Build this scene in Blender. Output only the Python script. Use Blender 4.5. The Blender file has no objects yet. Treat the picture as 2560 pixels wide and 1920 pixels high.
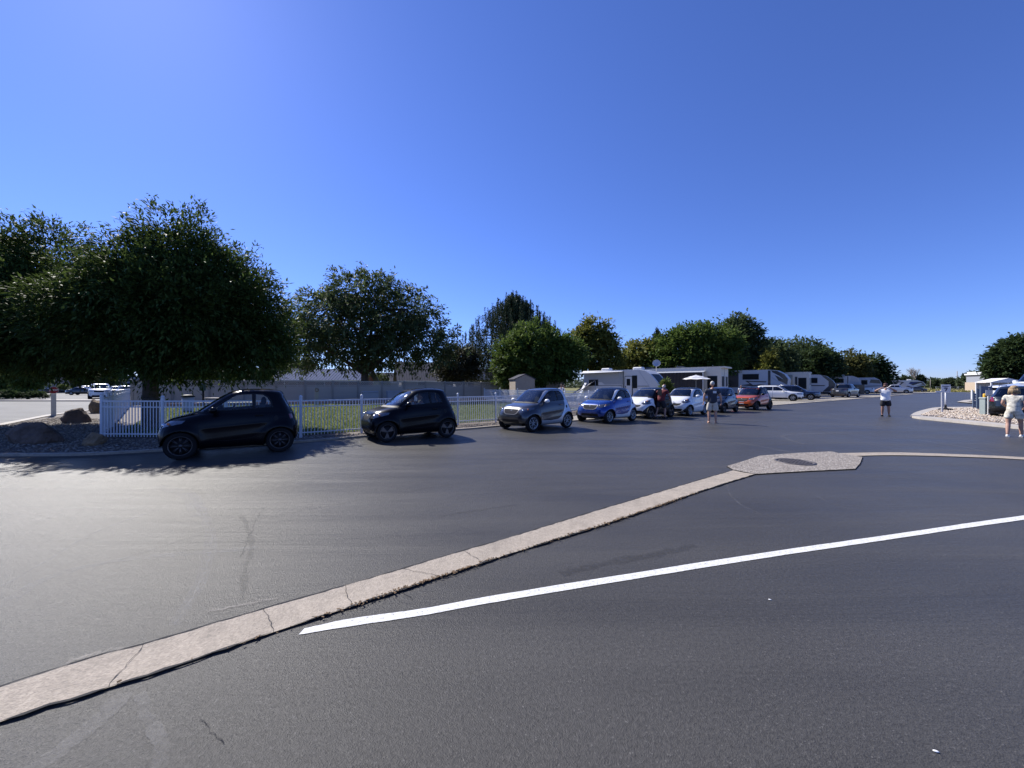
import bpy, bmesh, math, random
import numpy as np
from mathutils import Vector, Matrix, Euler

random.seed(7)
np.random.seed(7)
R = math.radians
SC = bpy.context.scene
COL = SC.collection

# ------------------------------------------------------------------ camera, world, sun, exposure
CAM_H = 1.62
cam_d = bpy.data.cameras.new('camera')
cam_d.sensor_width = 36.0
cam_d.lens = 13.5
cam_d.shift_y = 0.002
cam_d.clip_start = 0.05
cam_d.clip_end = 6000
cam = bpy.data.objects.new('camera', cam_d)
cam.location = (0, 0, CAM_H)
cam.rotation_euler = (R(90), 0, 0)
COL.objects.link(cam)
SC.camera = cam

SUN_AZ = -46.0      # degrees from +Y towards +X
SUN_EL = 42.0
w = bpy.data.worlds.new('World')
SC.world = w
w.use_nodes = True
wn = w.node_tree
wn.nodes.clear()
sky = wn.nodes.new('ShaderNodeTexSky')
sky.sky_type = 'NISHITA'
sky.sun_disc = False
sky.sun_elevation = R(SUN_EL)
sky.sun_rotation = R(SUN_AZ)
sky.altitude = 800
sky.air_density = 1.0
sky.dust_density = 0.25
sky.ozone_density = 6.0
bg = wn.nodes.new('ShaderNodeBackground')
bg.inputs['Strength'].default_value = 0.066
wo = wn.nodes.new('ShaderNodeOutputWorld')
tnt = wn.nodes.new('ShaderNodeVectorMath')
tnt.operation = 'MULTIPLY'
tnt.inputs[1].default_value = (1.0, 1.12, 1.76)
wn.links.new(sky.outputs[0], tnt.inputs[0])
wn.links.new(tnt.outputs[0], bg.inputs[0])
wn.links.new(bg.outputs[0], wo.inputs[0])

sun_d = bpy.data.lights.new('sun', 'SUN')
sun_d.energy = 5.0
sun_d.angle = R(0.5)
sun_d.color = (1.0, 0.955, 0.89)
sun = bpy.data.objects.new('sun', sun_d)
sv = Vector((math.sin(R(SUN_AZ)) * math.cos(R(SUN_EL)), math.cos(R(SUN_AZ)) * math.cos(R(SUN_EL)), math.sin(R(SUN_EL))))
sun.rotation_euler = sv.to_track_quat('Z', 'Y').to_euler()
sun.location = (0, 0, 60)
COL.objects.link(sun)

SC.view_settings.view_transform = 'Standard'
SC.view_settings.look = 'None'
SC.view_settings.exposure = 0.6
SC.view_settings.gamma = 1.0
SC.view_settings.use_curve_mapping = False

# ------------------------------------------------------------------ helpers
FPX, HY = 960.0, 965.0


def gp(px, py):
    """ground point seen at a place of the 2560 x 1920 photograph"""
    Y = FPX * CAM_H / (py - HY)
    return ((px - 1280.0) / FPX * Y, Y)


def hp(px, Y):
    return (px - 1280.0) / FPX * Y


def hz(py, Y):
    return CAM_H + (HY - py) / FPX * Y


MATS = {}


def nn(nt, typ, **kw):
    n = nt.nodes.new(typ)
    for k, v in kw.items():
        setattr(n, k, v)
    return n


def mat(name, col, rough=0.5, metal=0.0, var=0.12, vs=3.0, bump=0.0, bs=60.0, coat=0.0, spec=0.5, flake=False, bd=0.01):
    if name in MATS:
        return MATS[name]
    m = bpy.data.materials.new(name)
    m.use_nodes = True
    nt = m.node_tree
    b = nt.nodes['Principled BSDF']
    tc = nn(nt, 'ShaderNodeTexCoord')
    nz = nn(nt, 'ShaderNodeTexNoise')
    nz.inputs['Scale'].default_value = vs
    nz.inputs['Detail'].default_value = 5
    nz.inputs['Roughness'].default_value = 0.65
    nt.links.new(tc.outputs['Object'], nz.inputs['Vector'])
    rp = nn(nt, 'ShaderNodeMapRange')
    rp.inputs['From Min'].default_value = 0.3
    rp.inputs['From Max'].default_value = 0.7
    rp.inputs['To Min'].default_value = 1 - var
    rp.inputs['To Max'].default_value = 1 + var
    nt.links.new(nz.outputs['Fac'], rp.inputs['Value'])
    mx = nn(nt, 'ShaderNodeVectorMath', operation='SCALE')
    mx.inputs[0].default_value = col[:3]
    nt.links.new(rp.outputs[0], mx.inputs['Scale'])
    nt.links.new(mx.outputs[0], b.inputs['Base Color'])
    b.inputs['Metallic'].default_value = metal
    b.inputs['Specular IOR Level'].default_value = spec
    b.inputs['Coat Weight'].default_value = coat
    b.inputs['Coat Roughness'].default_value = 0.03
    rr = nn(nt, 'ShaderNodeMapRange')
    rr.inputs['To Min'].default_value = max(0.0, rough - 0.08)
    rr.inputs['To Max'].default_value = min(1.0, rough + 0.08)
    nt.links.new(nz.outputs['Fac'], rr.inputs['Value'])
    nt.links.new(rr.outputs[0], b.inputs['Roughness'])
    if bump > 0:
        n2 = nn(nt, 'ShaderNodeTexNoise')
        n2.inputs['Scale'].default_value = bs
        n2.inputs['Detail'].default_value = 4
        nt.links.new(tc.outputs['Object'], n2.inputs['Vector'])
        bm_ = nn(nt, 'ShaderNodeBump')
        bm_.inputs['Strength'].default_value = bump
        bm_.inputs['Distance'].default_value = bd
        nt.links.new(n2.outputs['Fac'], bm_.inputs['Height'])
        nt.links.new(bm_.outputs[0], b.inputs['Normal'])
    MATS[name] = m
    return m


def glass_mat(name, tint=(0.55, 0.6, 0.6), refl=1.0):
    if name in MATS:
        return MATS[name]
    m = bpy.data.materials.new(name)
    m.use_nodes = True
    nt = m.node_tree
    nt.nodes.clear()
    o = nn(nt, 'ShaderNodeOutputMaterial')
    mix = nn(nt, 'ShaderNodeMixShader')
    tr = nn(nt, 'ShaderNodeBsdfTransparent')
    tr.inputs[0].default_value = (*tint, 1)
    gl = nn(nt, 'ShaderNodeBsdfGlossy')
    gl.inputs['Color'].default_value = (0.95, 0.97, 1, 1)
    gl.inputs['Roughness'].default_value = 0.03
    fr = nn(nt, 'ShaderNodeFresnel')
    fr.inputs['IOR'].default_value = 1.5
    mp = nn(nt, 'ShaderNodeMath', operation='MULTIPLY_ADD')
    mp.inputs[1].default_value = refl
    mp.inputs[2].default_value = 0.02
    nt.links.new(fr.outputs[0], mp.inputs[0])
    nt.links.new(mp.outputs[0], mix.inputs[0])
    nt.links.new(tr.outputs[0], mix.inputs[1])
    nt.links.new(gl.outputs[0], mix.inputs[2])
    nt.links.new(mix.outputs[0], o.inputs[0])
    MATS[name] = m
    return m


def link(name, me, parent=None, m=None):
    o = bpy.data.objects.new(name, me)
    COL.objects.link(o)
    if parent is not None:
        o.parent = parent
    if m is not None:
        if len(me.materials) == 0:
            me.materials.append(m)
        else:
            o.material_slots[0].link = 'OBJECT'
            o.material_slots[0].material = m
    return o


def empty(name, loc, rz=0.0):
    o = bpy.data.objects.new(name, None)
    o.empty_display_size = 0.2
    o.location = (loc[0], loc[1], loc[2] if len(loc) > 2 else 0)
    o.rotation_euler = (0, 0, rz)
    COL.objects.link(o)
    return o


def tag(o, label=None, cat=None, group=None, kind=None):
    if label:
        o['label'] = label
    if cat:
        o['category'] = cat
    if group:
        o['group'] = group
    if kind:
        o['kind'] = kind
    return o


def np_mesh(name, V, Fq):
    """V (n,3) array, Fq (m,k) int array, all faces with k corners"""
    me = bpy.data.meshes.new(name)
    V = np.ascontiguousarray(V, dtype=np.float32)
    Fq = np.ascontiguousarray(Fq, dtype=np.int32)
    k = Fq.shape[1]
    me.vertices.add(len(V))
    me.vertices.foreach_set('co', V.ravel())
    me.loops.add(Fq.size)
    me.loops.foreach_set('vertex_index', Fq.ravel())
    me.polygons.add(len(Fq))
    me.polygons.foreach_set('loop_start', np.arange(0, Fq.size, k, dtype=np.int32))
    try:
        me.polygons.foreach_set('loop_total', np.full(len(Fq), k, dtype=np.int32))
    except Exception:
        pass
    me.update(calc_edges=True)
    return me


class MB:
    """collects simple solids; build() links them as one mesh object"""

    def __init__(self):
        self.v, self.f, self.s = [], [], []

    def add(self, vs, fs, smooth=False):
        n = len(self.v)
        self.v += [tuple(p) for p in vs]
        self.f += [tuple(n + i for i in f) for f in fs]
        self.s += [smooth] * len(fs)
        return self

    def box(self, c, s, rz=0.0, M=None):
        x, y, z = s[0] / 2, s[1] / 2, s[2] / 2
        pts = [Vector((a * x, b * y, d * z)) for d in (-1, 1) for b in (-1, 1) for a in (-1, 1)]
        if rz:
            q = Matrix.Rotation(rz, 3, 'Z')
            pts = [q @ p for p in pts]
        if M is not None:
            pts = [M @ p for p in pts]
        pts = [p + Vector(c) for p in pts]
        return self.add(pts, [(0, 2, 3, 1), (4, 5, 7, 6), (0, 1, 5, 4), (2, 6, 7, 3), (0, 4, 6, 2), (1, 3, 7, 5)])

    def bbox(self, c, s, b=0.01):
        """box with bevelled vertical and top edges"""
        x, y, z = s[0] / 2, s[1] / 2, s[2] / 2
        b = min(b, x * 0.9, y * 0.9, z * 0.9)
        ring = [(-x + b, -y), (x - b, -y), (x, -y + b), (x, y - b), (x - b, y), (-x + b, y), (-x, y - b), (-x, -y + b)]
        rin = [(-x + b, -y + b), (x - b, -y + b), (x - b, -y + b), (x - b, y - b), (x - b, y - b), (-x + b, y - b), (-x + b, y - b), (-x + b, -y + b)]
        vs = [(p[0], p[1], -z) for p in ring] + [(p[0], p[1], z - b) for p in ring] + [(p[0], p[1], z) for p in rin]
        fs = [tuple(range(7, -1, -1))]
        for i in range(8):
            j = (i + 1) % 8
            fs.append((i, j, 8 + j, 8 + i))
            fs.append((8 + i, 8 + j, 16 + j, 16 + i))
        fs.append((16, 17, 19, 21))
        vs = [(p[0] + c[0], p[1] + c[1], p[2] + c[2]) for p in vs]
        return self.add(vs, fs)

    def tube(self, p0, p1, r0, r1=None, n=8, cap=True, smooth=True):
        r1 = r0 if r1 is None else r1
        p0, p1 = Vector(p0), Vector(p1)
        d = (p1 - p0)
        if d.length < 1e-6:
            return self
        d.normalize()
        a = d.orthogonal().normalized()
        b = d.cross(a)
        vs, fs = [], []
        for p, r in ((p0, r0), (p1, r1)):
            for i in range(n):
                t = 2 * math.pi * i / n
                vs.append(p + (a * math.cos(t) + b * math.sin(t)) * r)
        for i in range(n):
            j = (i + 1) % n
            fs.append((i, j, n + j, n + i))
        if cap:
            fs.append(tuple(range(n - 1, -1, -1)))
            fs.append(tuple(range(n, 2 * n)))
        self.add(vs, fs, smooth)
        return self

    def path(self, pts, rad, n=8):
        for i in range(len(pts) - 1):
            r0 = rad[i] if isinstance(rad, (list, tuple)) else rad
            r1 = rad[i + 1] if isinstance(rad, (list, tuple)) else rad
            self.tube(pts[i], pts[i + 1], r0, r1, n)
        return self

    def lathe(self, prof, n=24, c=(0, 0, 0), axis='Z', smooth=True, closed=False):
        """prof = [(r, h)]"""
        vs, fs = [], []
        k = len(prof)
        for i in range(n):
            t = 2 * math.pi * i / n
            ct, st = math.cos(t), math.sin(t)
            for r, h in prof:
                if axis == 'Z':
                    vs.append((c[0] + r * ct, c[1] + r * st, c[2] + h))
                elif axis == 'Y':
                    vs.append((c[0] + r * ct, c[1] + h, c[2] + r * st))
                else:
                    vs.append((c[0] + h, c[1] + r * ct, c[2] + r * st))
        for i in range(n):
            j = (i + 1) % n
            for q in range(k if closed else k - 1):
                q2 = (q + 1) % k
                fs.append((i * k + q, j * k + q, j * k + q2, i * k + q2))
        return self.add(vs, fs, smooth)

    def ell(self, c, r, nu=12, nv=8, M=None):
        vs, fs = [], []
        for j in range(nv + 1):
            ph = math.pi * j / nv
            for i in range(nu):
                th = 2 * math.pi * i / nu
                p = Vector((r[0] * math.sin(ph) * math.cos(th), r[1] * math.sin(ph) * math.sin(th), r[2] * math.cos(ph)))
                if M is not None:
                    p = M @ p
                vs.append(p + Vector(c))
        for j in range(nv):
            for i in range(nu):
                k = (i + 1) % nu
                fs.append((j * nu + i, (j + 1) * nu + i, (j + 1) * nu + k, j * nu + k))
        return self.add(vs, fs, True)

    def prism(self, poly, y0, y1, plane='xz', inset=0.0):
        """extrude a 2d polygon; plane xz extrudes along y, plane xy along z, plane yz along x"""
        n = len(poly)

        def P(p, h):
            return (p[0], h, p[1]) if plane == 'xz' else ((p[0], p[1], h) if plane == 'xy' else (h, p[0], p[1]))
        vs = [P(p, y0) for p in poly] + [P(p, y1) for p in poly]
        fs = [tuple(range(n)), tuple(range(2 * n - 1, n - 1, -1))]
        for i in range(n):
            j = (i + 1) % n
            fs.append((i, n + i, n + j, j))
        return self.add(vs, fs)

    def mesh(self, name='mesh', fix=True):
        me = bpy.data.meshes.new(name)
        me.from_pydata([tuple(p) for p in self.v], [], self.f)
        me.polygons.foreach_set('use_smooth', self.s)
        if fix:
            bm = bmesh.new()
            bm.from_mesh(me)
            bmesh.ops.recalc_face_normals(bm, faces=bm.faces)
            bm.to_mesh(me)
            bm.free()
        me.update()
        return me

    def build(self, name, m, parent=None, fix=True):
        return link(name, self.mesh(name, fix), parent, m)


def sheet(name, poly, z, m, kind='structure', hole=None):
    me = bpy.data.meshes.new(name)
    bm = bmesh.new()
    vs = [bm.verts.new((p[0], p[1], z)) for p in poly]
    es = [bm.edges.new((vs[i], vs[(i + 1) % len(vs)])) for i in range(len(vs))]
    bmesh.ops.triangle_fill(bm, use_beauty=True, edges=es)
    for f in bm.faces:
        if f.normal.z < 0:
            f.normal_flip()
    bm.normal_update()
    for f in bm.faces:
        if f.normal.z < 0:
            f.normal_flip()
    bm.to_mesh(me)
    bm.free()
    o = link(name, me, None, m)
    if kind:
        o['kind'] = kind
    return o


def offset_line(pts, d):
    out = []
    for i, p in enumerate(pts):
        a = Vector(pts[max(0, i - 1)])
        b = Vector(pts[min(len(pts) - 1, i + 1)])
        t = (b - a).normalized()
        n = Vector((-t.y, t.x))
        out.append((p[0] + n.x * d, p[1] + n.y * d))
    return out


def resample(pts, step):
    out = []
    for i in range(len(pts) - 1):
        a, b = Vector(pts[i]), Vector(pts[i + 1])
        n = max(1, int((b - a).length / step))
        for k in range(n):
            out.append(tuple(a.lerp(b, k / n)))
    out.append(tuple(pts[-1]))
    return out


def smooth_line(pts, sub=6):
    P = [Vector(p) for p in pts]
    P = [2 * P[0] - P[1]] + P + [2 * P[-1] - P[-2]]
    out = []
    for i in range(1, len(P) - 2):
        for k in range(sub):
            t = k / sub
            a, b, c, d = P[i - 1], P[i], P[i + 1], P[i + 2]
            out.append(tuple(0.5 * ((2 * b) + (c - a) * t + (2 * a - 5 * b + 4 * c - d) * t * t + (3 * b - a - 3 * c + d) * t ** 3)))
    out.append(tuple(P[-2]))
    return out


def ribbon(name, pts, width, z, m, jit=0.0, kind='structure', side=0.0, parent=None):
    vs, fs = [], []
    n = len(pts)
    for i, p in enumerate(pts):
        a = Vector(pts[max(0, i - 1)][:2])
        b = Vector(pts[min(n - 1, i + 1)][:2])
        t = (b - a).normalized()
        q = Vector((-t.y, t.x))
        wl = width / 2 + random.uniform(-jit, jit)
        wr = width / 2 + random.uniform(-jit, jit)
        c = Vector(p[:2]) + q * side
        vs += [(c.x + q.x * wl, c.y + q.y * wl, z), (c.x - q.x * wr, c.y - q.y * wr, z)]
    for i in range(n - 1):
        fs.append((2 * i, 2 * i + 1, 2 * i + 3, 2 * i + 2))
    me = bpy.data.meshes.new(name)
    me.from_pydata(vs, [], fs)
    me.update()
    o = link(name, me, parent, m)
    if kind:
        o['kind'] = kind
    return o


def in_poly(x, y, poly):
    c = False
    n = len(poly)
    j = n - 1
    for i in range(n):
        xi, yi = poly[i]
        xj, yj = poly[j]
        if (yi > y) != (yj > y) and x < (xj - xi) * (y - yi) / (yj - yi) + xi:
            c = not c
        j = i
    return c


# ------------------------------------------------------------------ ground materials
def asphalt_mat(name, base=0.055, glare=0.42, tintv=(0.96, 1.0, 1.06)):
    m = bpy.data.materials.new(name)
    m.use_nodes = True
    nt = m.node_tree
    L = nt.links.new
    b = nt.nodes['Principled BSDF']
    tc = nn(nt, 'ShaderNodeTexCoord')
    # stone chips
    vo = nn(nt, 'ShaderNodeTexVoronoi')
    vo.inputs['Scale'].default_value = 150
    L(tc.outputs['Object'], vo.inputs['Vector'])
    n1 = nn(nt, 'ShaderNodeTexNoise')
    n1.inputs['Scale'].default_value = 45
    n1.inputs['Detail'].default_value = 8
    n1.inputs['Roughness'].default_value = 0.75
    L(tc.outputs['Object'], n1.inputs['Vector'])
    # long streaks along the driving direction
    mp = nn(nt, 'ShaderNodeMapping')
    mp.inputs['Rotation'].default_value = (0, 0, R(-30))
    mp.inputs['Scale'].default_value = (0.18, 1.5, 1)
    L(tc.outputs['Object'], mp.inputs['Vector'])
    n2 = nn(nt, 'ShaderNodeTexNoise')
    n2.inputs['Scale'].default_value = 1.0
    n2.inputs['Detail'].default_value = 7
    n2.inputs['Roughness'].default_value = 0.6
    n2.inputs['Distortion'].default_value = 0.6
    L(mp.outputs[0], n2.inputs['Vector'])
    n3 = nn(nt, 'ShaderNodeTexNoise')
    n3.inputs['Scale'].default_value = 0.35
    n3.inputs['Detail'].default_value = 5
    L(tc.outputs['Object'], n3.inputs['Vector'])

    def rng(src, a, bb, lo, hi):
        r = nn(nt, 'ShaderNodeMapRange')
        r.inputs['From Min'].default_value = a
        r.inputs['From Max'].default_value = bb
        r.inputs['To Min'].default_value = lo
        r.inputs['To Max'].default_value = hi
        L(src, r.inputs['Value'])
        return r.outputs[0]

    def mul(a, c):
        q = nn(nt, 'ShaderNodeMath', operation='MULTIPLY')
        L(a, q.inputs[0])
        L(c, q.inputs[1])
        return q.outputs[0]
    f = mul(rng(n1.outputs['Fac'], 0.3, 0.7, 0.6, 1.42), rng(n2.outputs['Fac'], 0.3, 0.7, 0.86, 1.16))
    f = mul(f, rng(n3.outputs['Fac'], 0.3, 0.7, 0.88, 1.14))
    # a few pale chips
    wn_ = nn(nt, 'ShaderNodeTexWhiteNoise')
    L(vo.outputs['Position'], wn_.inputs['Vector'])
    chips = rng(wn_.outputs['Value'], 0.97, 1.0, 1.0, 1.9)
    f = mul(f, chips)
    sc = nn(nt, 'ShaderNodeVectorMath', operation='SCALE')
    sc.inputs[0].default_value = tuple(base * t for t in tintv)
    L(f, sc.inputs['Scale'])
    L(sc.outputs[0], b.inputs['Base Color'])
    rg = rng(n2.outputs['Fac'], 0.3, 0.7, glare - 0.05, glare + 0.07)
    L(rg, b.inputs['Roughness'])
    b.inputs['Specular IOR Level'].default_value = 0.17
    # relief
    bu = nn(nt, 'ShaderNodeBump')
    bu.inputs['Strength'].default_value = 0.5
    bu.inputs['Distance'].default_value = 0.004
    L(vo.outputs['Distance'], bu.inputs['Height'])
    bu2 = nn(nt, 'ShaderNodeBump')
    bu2.inputs['Strength'].default_value = 0.7
    bu2.inputs['Distance'].default_value = 0.007
    L(n1.outputs['Fac'], bu2.inputs['Height'])
    L(bu.outputs[0], bu2.inputs['Normal'])
    bu3 = nn(nt, 'ShaderNodeBump')
    bu3.inputs['Strength'].default_value = 0.5
    bu3.inputs['Distance'].default_value = 0.05
    L(n2.outputs['Fac'], bu3.inputs['Height'])
    L(bu2.outputs[0], bu3.inputs['Normal'])
    L(bu3.outputs[0], b.inputs['Normal'])
    MATS[name] = m
    return m


def gravel_mat(name, cols, scale=16, bd=0.03):
    m = bpy.data.materials.new(name)
    m.use_nodes = True
    nt = m.node_tree
    L = nt.links.new
    b = nt.nodes['Principled BSDF']
    tc = nn(nt, 'ShaderNodeTexCoord')
    vo = nn(nt, 'ShaderNodeTexVoronoi')
    vo.inputs['Scale'].default_value = scale
    L(tc.outputs['Object'], vo.inputs['Vector'])
    wn_ = nn(nt, 'ShaderNodeTexWhiteNoise')
    L(vo.outputs['Position'], wn_.inputs['Vector'])
    cr = nn(nt, 'ShaderNodeValToRGB')
    cr.color_ramp.interpolation = 'LINEAR'
    els = cr.color_ramp.elements
    for i, c in enumerate(cols):
        e = els[i] if i < 2 else els.new(0.5)
        e.position = i / (len(cols) - 1)
        e.color = (*c, 1)
    L(wn_.outputs['Value'], cr.inputs[0])
    mr = nn(nt, 'ShaderNodeMapRange')
    mr.inputs['From Min'].default_value = 0.2 / scale * 1
    mr.inputs['From Max'].default_value = 0.75
    mr.inputs['To Min'].default_value = 1.1
    mr.inputs['To Max'].default_value = 0.35
    L(vo.outputs['Distance'], mr.inputs['Value'])
    mx = nn(nt, 'ShaderNodeVectorMath', operation='SCALE')
    L(cr.outputs[0], mx.inputs[0])
    L(mr.outputs[0], mx.inputs['Scale'])
    L(mx.outputs[0], b.inputs['Base Color'])
    b.inputs['Roughness'].default_value = 0.85
    bu = nn(nt, 'ShaderNodeBump', invert=True)
    bu.inputs['Strength'].default_value = 1.0
    bu.inputs['Distance'].default_value = bd
    L(vo.outputs['Distance'], bu.inputs['Height'])
    L(bu.outputs[0], b.inputs['Normal'])
    MATS[name] = m
    return m


def ground_mat(name, ca, cb, cc, s1=0.08, s2=2.5):
    m = bpy.data.materials.new(name)
    m.use_nodes = True
    nt = m.node_tree
    L = nt.links.new
    b = nt.nodes['Principled BSDF']
    tc = nn(nt, 'ShaderNodeTexCoord')
    n1 = nn(nt, 'ShaderNodeTexNoise')
    n1.inputs['Scale'].default_value = s1
    n1.inputs['Detail'].default_value = 6
    n2 = nn(nt, 'ShaderNodeTexNoise')
    n2.inputs['Scale'].default_value = s2
    n2.inputs['Detail'].default_value = 8
    n2.inputs['Roughness'].default_value = 0.7
    L(tc.outputs['Object'], n1.inputs['Vector'])
    L(tc.outputs['Object'], n2.inputs['Vector'])
    c1 = nn(nt, 'ShaderNodeValToRGB')
    c1.color_ramp.elements[0].position = 0.38
    c1.color_ramp.elements[1].position = 0.62
    c1.color_ramp.elements[0].color = (*ca, 1)
    c1.color_ramp.elements[1].color = (*cb, 1)
    L(n1.outputs['Fac'], c1.inputs[0])
    mx = nn(nt, 'ShaderNodeMix', data_type='RGBA')
    r = nn(nt, 'ShaderNodeMapRange')
    r.inputs['From Min'].default_value = 0.45
    r.inputs['From Max'].default_value = 0.62
    L(n2.outputs['Fac'], r.inputs['Value'])
    L(r.outputs[0], mx.inputs[0])
    L(c1.outputs[0], mx.inputs[6])
    mx.inputs[7].default_value = (*cc, 1)
    L(mx.outputs[2], b.inputs['Base Color'])
    b.inputs['Roughness'].default_value = 0.9
    b.inputs['Specular IOR Level'].default_value = 0.15
    bu = nn(nt, 'ShaderNodeBump')
    bu.inputs['Strength'].default_value = 0.6
    bu.inputs['Distance'].default_value = 0.05
    L(n2.outputs['Fac'], bu.inputs['Height'])
    L(bu.outputs[0], b.inputs['Normal'])
    MATS[name] = m
    return m


def leaf_mat(name, c1, c2, trans=0.35):
    m = bpy.data.materials.new(name)
    m.use_nodes = True
    nt = m.node_tree
    L = nt.links.new
    b = nt.nodes['Principled BSDF']
    out = [n for n in nt.nodes if n.type == 'OUTPUT_MATERIAL'][0]
    ge = nn(nt, 'ShaderNodeNewGeometry')
    cr = nn(nt, 'ShaderNodeValToRGB')
    cr.color_ramp.elements[0].color = (*c1, 1)
    cr.color_ramp.elements[1].color = (*c2, 1)
    L(ge.outputs['Random Per Island'], cr.inputs[0])
    L(cr.outputs[0], b.inputs['Base Color'])
    b.inputs['Roughness'].default_value = 0.62
    b.inputs['Specular IOR Level'].default_value = 0.13
    tl = nn(nt, 'ShaderNodeBsdfTranslucent')
    hs = nn(nt, 'ShaderNodeHueSaturation')
    hs.inputs['Value'].default_value = 1.5
    hs.inputs['Hue'].default_value = 0.48
    L(cr.outputs[0], hs.inputs['Color'])
    L(hs.outputs[0], tl.inputs[0])
    mx = nn(nt, 'ShaderNodeMixShader')
    mx.inputs[0].default_value = trans
    L(b.outputs[0], mx.inputs[1])
    L(tl.outputs[0], mx.inputs[2])
    L(mx.outputs[0], out.inputs[0])
    MATS[name] = m
    return m


ASPH = asphalt_mat('asphalt', base=0.053, glare=0.40, tintv=(1.06, 1.02, 0.95))
ASPH2 = asphalt_mat('glare_asphalt', base=0.065, glare=0.7, tintv=(1.0, 1.0, 1.0))  # paler base colour stands in for sun glare on street and car park
CONC = mat('concrete', (0.335, 0.287, 0.23), 0.85, var=0.15, vs=9, bump=0.9, bs=90, bd=0.008)
_nt = CONC.node_tree
_b = _nt.nodes['Principled BSDF']
_src = _b.inputs['Base Color'].links[0].from_socket
_tc = nn(_nt, 'ShaderNodeTexCoord')
_v = nn(_nt, 'ShaderNodeTexVoronoi')
_v.inputs['Scale'].default_value = 75
_nt.links.new(_tc.outputs['Object'], _v.inputs['Vector'])
_w = nn(_nt, 'ShaderNodeTexWhiteNoise')
_nt.links.new(_v.outputs['Position'], _w.inputs['Vector'])
_r = nn(_nt, 'ShaderNodeMapRange')
_r.inputs['From Min'].default_value = 0.0
_r.inputs['To Min'].default_value = 0.84
_r.inputs['To Max'].default_value = 1.14
_nt.links.new(_w.outputs['Value'], _r.inputs['Value'])
_n = nn(_nt, 'ShaderNodeTexNoise')
_n.inputs['Scale'].default_value = 2.2
_n.inputs['Detail'].default_value = 9
_n.inputs['Roughness'].default_value = 0.75
_nt.links.new(_tc.outputs['Object'], _n.inputs['Vector'])
_r2 = nn(_nt, 'ShaderNodeMapRange')
_r2.inputs['From Min'].default_value = 0.35
_r2.inputs['From Max'].default_value = 0.62
_r2.inputs['To Min'].default_value = 0.84
_r2.inputs['To Max'].default_value = 1.06
_nt.links.new(_n.outputs['Fac'], _r2.inputs['Value'])
_m1 = nn(_nt, 'ShaderNodeMath', operation='MULTIPLY')
_nt.links.new(_r.outputs[0], _m1.inputs[0])
_nt.links.new(_r2.outputs[0], _m1.inputs[1])
_m2 = nn(_nt, 'ShaderNodeVectorMath', operation='SCALE')
_nt.links.new(_src, _m2.inputs[0])
_nt.links.new(_m1.outputs[0], _m2.inputs['Scale'])
_nt.links.new(_m2.outputs[0], _b.inputs['Base Color'])
CONC2 = mat('pale_concrete', (0.38, 0.35, 0.31), 0.85, var=0.15, vs=4, bump=0.4, bs=40)
APRON = gravel_mat('exposed_aggregate_concrete', [(0.62, 0.57, 0.5), (0.4, 0.35, 0.3), (0.66, 0.62, 0.56), (0.3, 0.26, 0.22)], 38, 0.01)
GRAV = gravel_mat('river_gravel', [(0.28, 0.23, 0.18), (0.17, 0.13, 0.10), (0.36, 0.31, 0.25), (0.12, 0.10, 0.08)], 14, 0.03)
PADM = gravel_mat('pad_gravel', [(0.5, 0.46, 0.38), (0.4, 0.36, 0.29), (0.56, 0.52, 0.45)], 22, 0.01)
FIELD = ground_mat('dry_field', (0.13, 0.13, 0.04), (0.28, 0.24, 0.1), (0.08, 0.1, 0.035))
LAWN = ground_mat('lawn', (0.06, 0.085, 0.022), (0.10, 0.115, 0.035), (0.035, 0.05, 0.016), 0.7, 14)
LINE = mat('white_line_paint', (0.62, 0.62, 0.60), 0.75, var=0.22, vs=28, bump=0.7, bs=120, bd=0.005)
TAR = mat('tar_joint', (0.012, 0.012, 0.014), 0.9, var=0.4, vs=30)
DEBRIS = mat('dead_leaf_litter', (0.16, 0.10, 0.05), 0.9, var=0.5, vs=60)

# ------------------------------------------------------------------ the ground
sheet('ground', [(-2500, -600), (2500, -600), (2500, 3500), (-2500, 3500)], -0.06, FIELD)
kerb = [(-34, 8.0), (-16, 8.75), gp(0, 1141), gp(200, 1139), gp(380, 1130), gp(560, 1119), gp(760, 1106), gp(900, 1094), gp(1030, 1083),
        gp(1156, 1075), gp(1245, 1067), (1.8, 16.8), (9, 22.1), (21.7, 31.7), (40.3, 45.7), (81.8, 77.8), (116, 103)]
kerb_s = smooth_line(kerb[:11], 4)[:-1] + kerb[10:]
sheet('asphalt_lot', kerb_s + [(330, 103), (330, -14), (-34, -14)], 0.0, ASPH)
# bed of gravel between the kerb and the fences, dog park lawn
gb = kerb_s[:]
sheet('gravel_bed', [(p[0], p[1]) for p in gb[:-5]] + [(9, 22.1), (12, 30), (-2, 56), (-31, 31.2), (-25.3, 21.3), (-20.7, 15.6), (-20.4, 12), (-34, 10)], 0.012, GRAV)
fence_front = [(-12.55, 11.75), (-10.6, 11.65), (-8.75, 11.75), (-6.6, 12.0), (-5.15, 13.15), (-3.7, 14.55), (-2.25, 15.95), (-0.72, 17.0), (1.2, 19.6), (3.1, 22.6), (5.2, 26.0)]
lawn_poly = [(-12.6, 12.2), (-10.6, 12.1), (-8.7, 12.25), (-6.7, 12.5), (-5.4, 13.6), (-2.5, 16.4), (-1.1, 17.5), (2.8, 23.0), (4.8, 26.4), (-2.8, 42), (-6.5, 46), (-28.5, 31.5)]
sheet('lawn', lawn_poly, 0.03, LAWN)
sheet('mulch_bed', [(-28.2, 31.3), (-26.8, 29.9), (-2.9, 41.0), (-5.2, 47.4)], 0.045, mat('bark_mulch', (0.09, 0.05, 0.035), 0.95, var=0.4, vs=9, bump=1, bs=25, bd=0.03))
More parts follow.
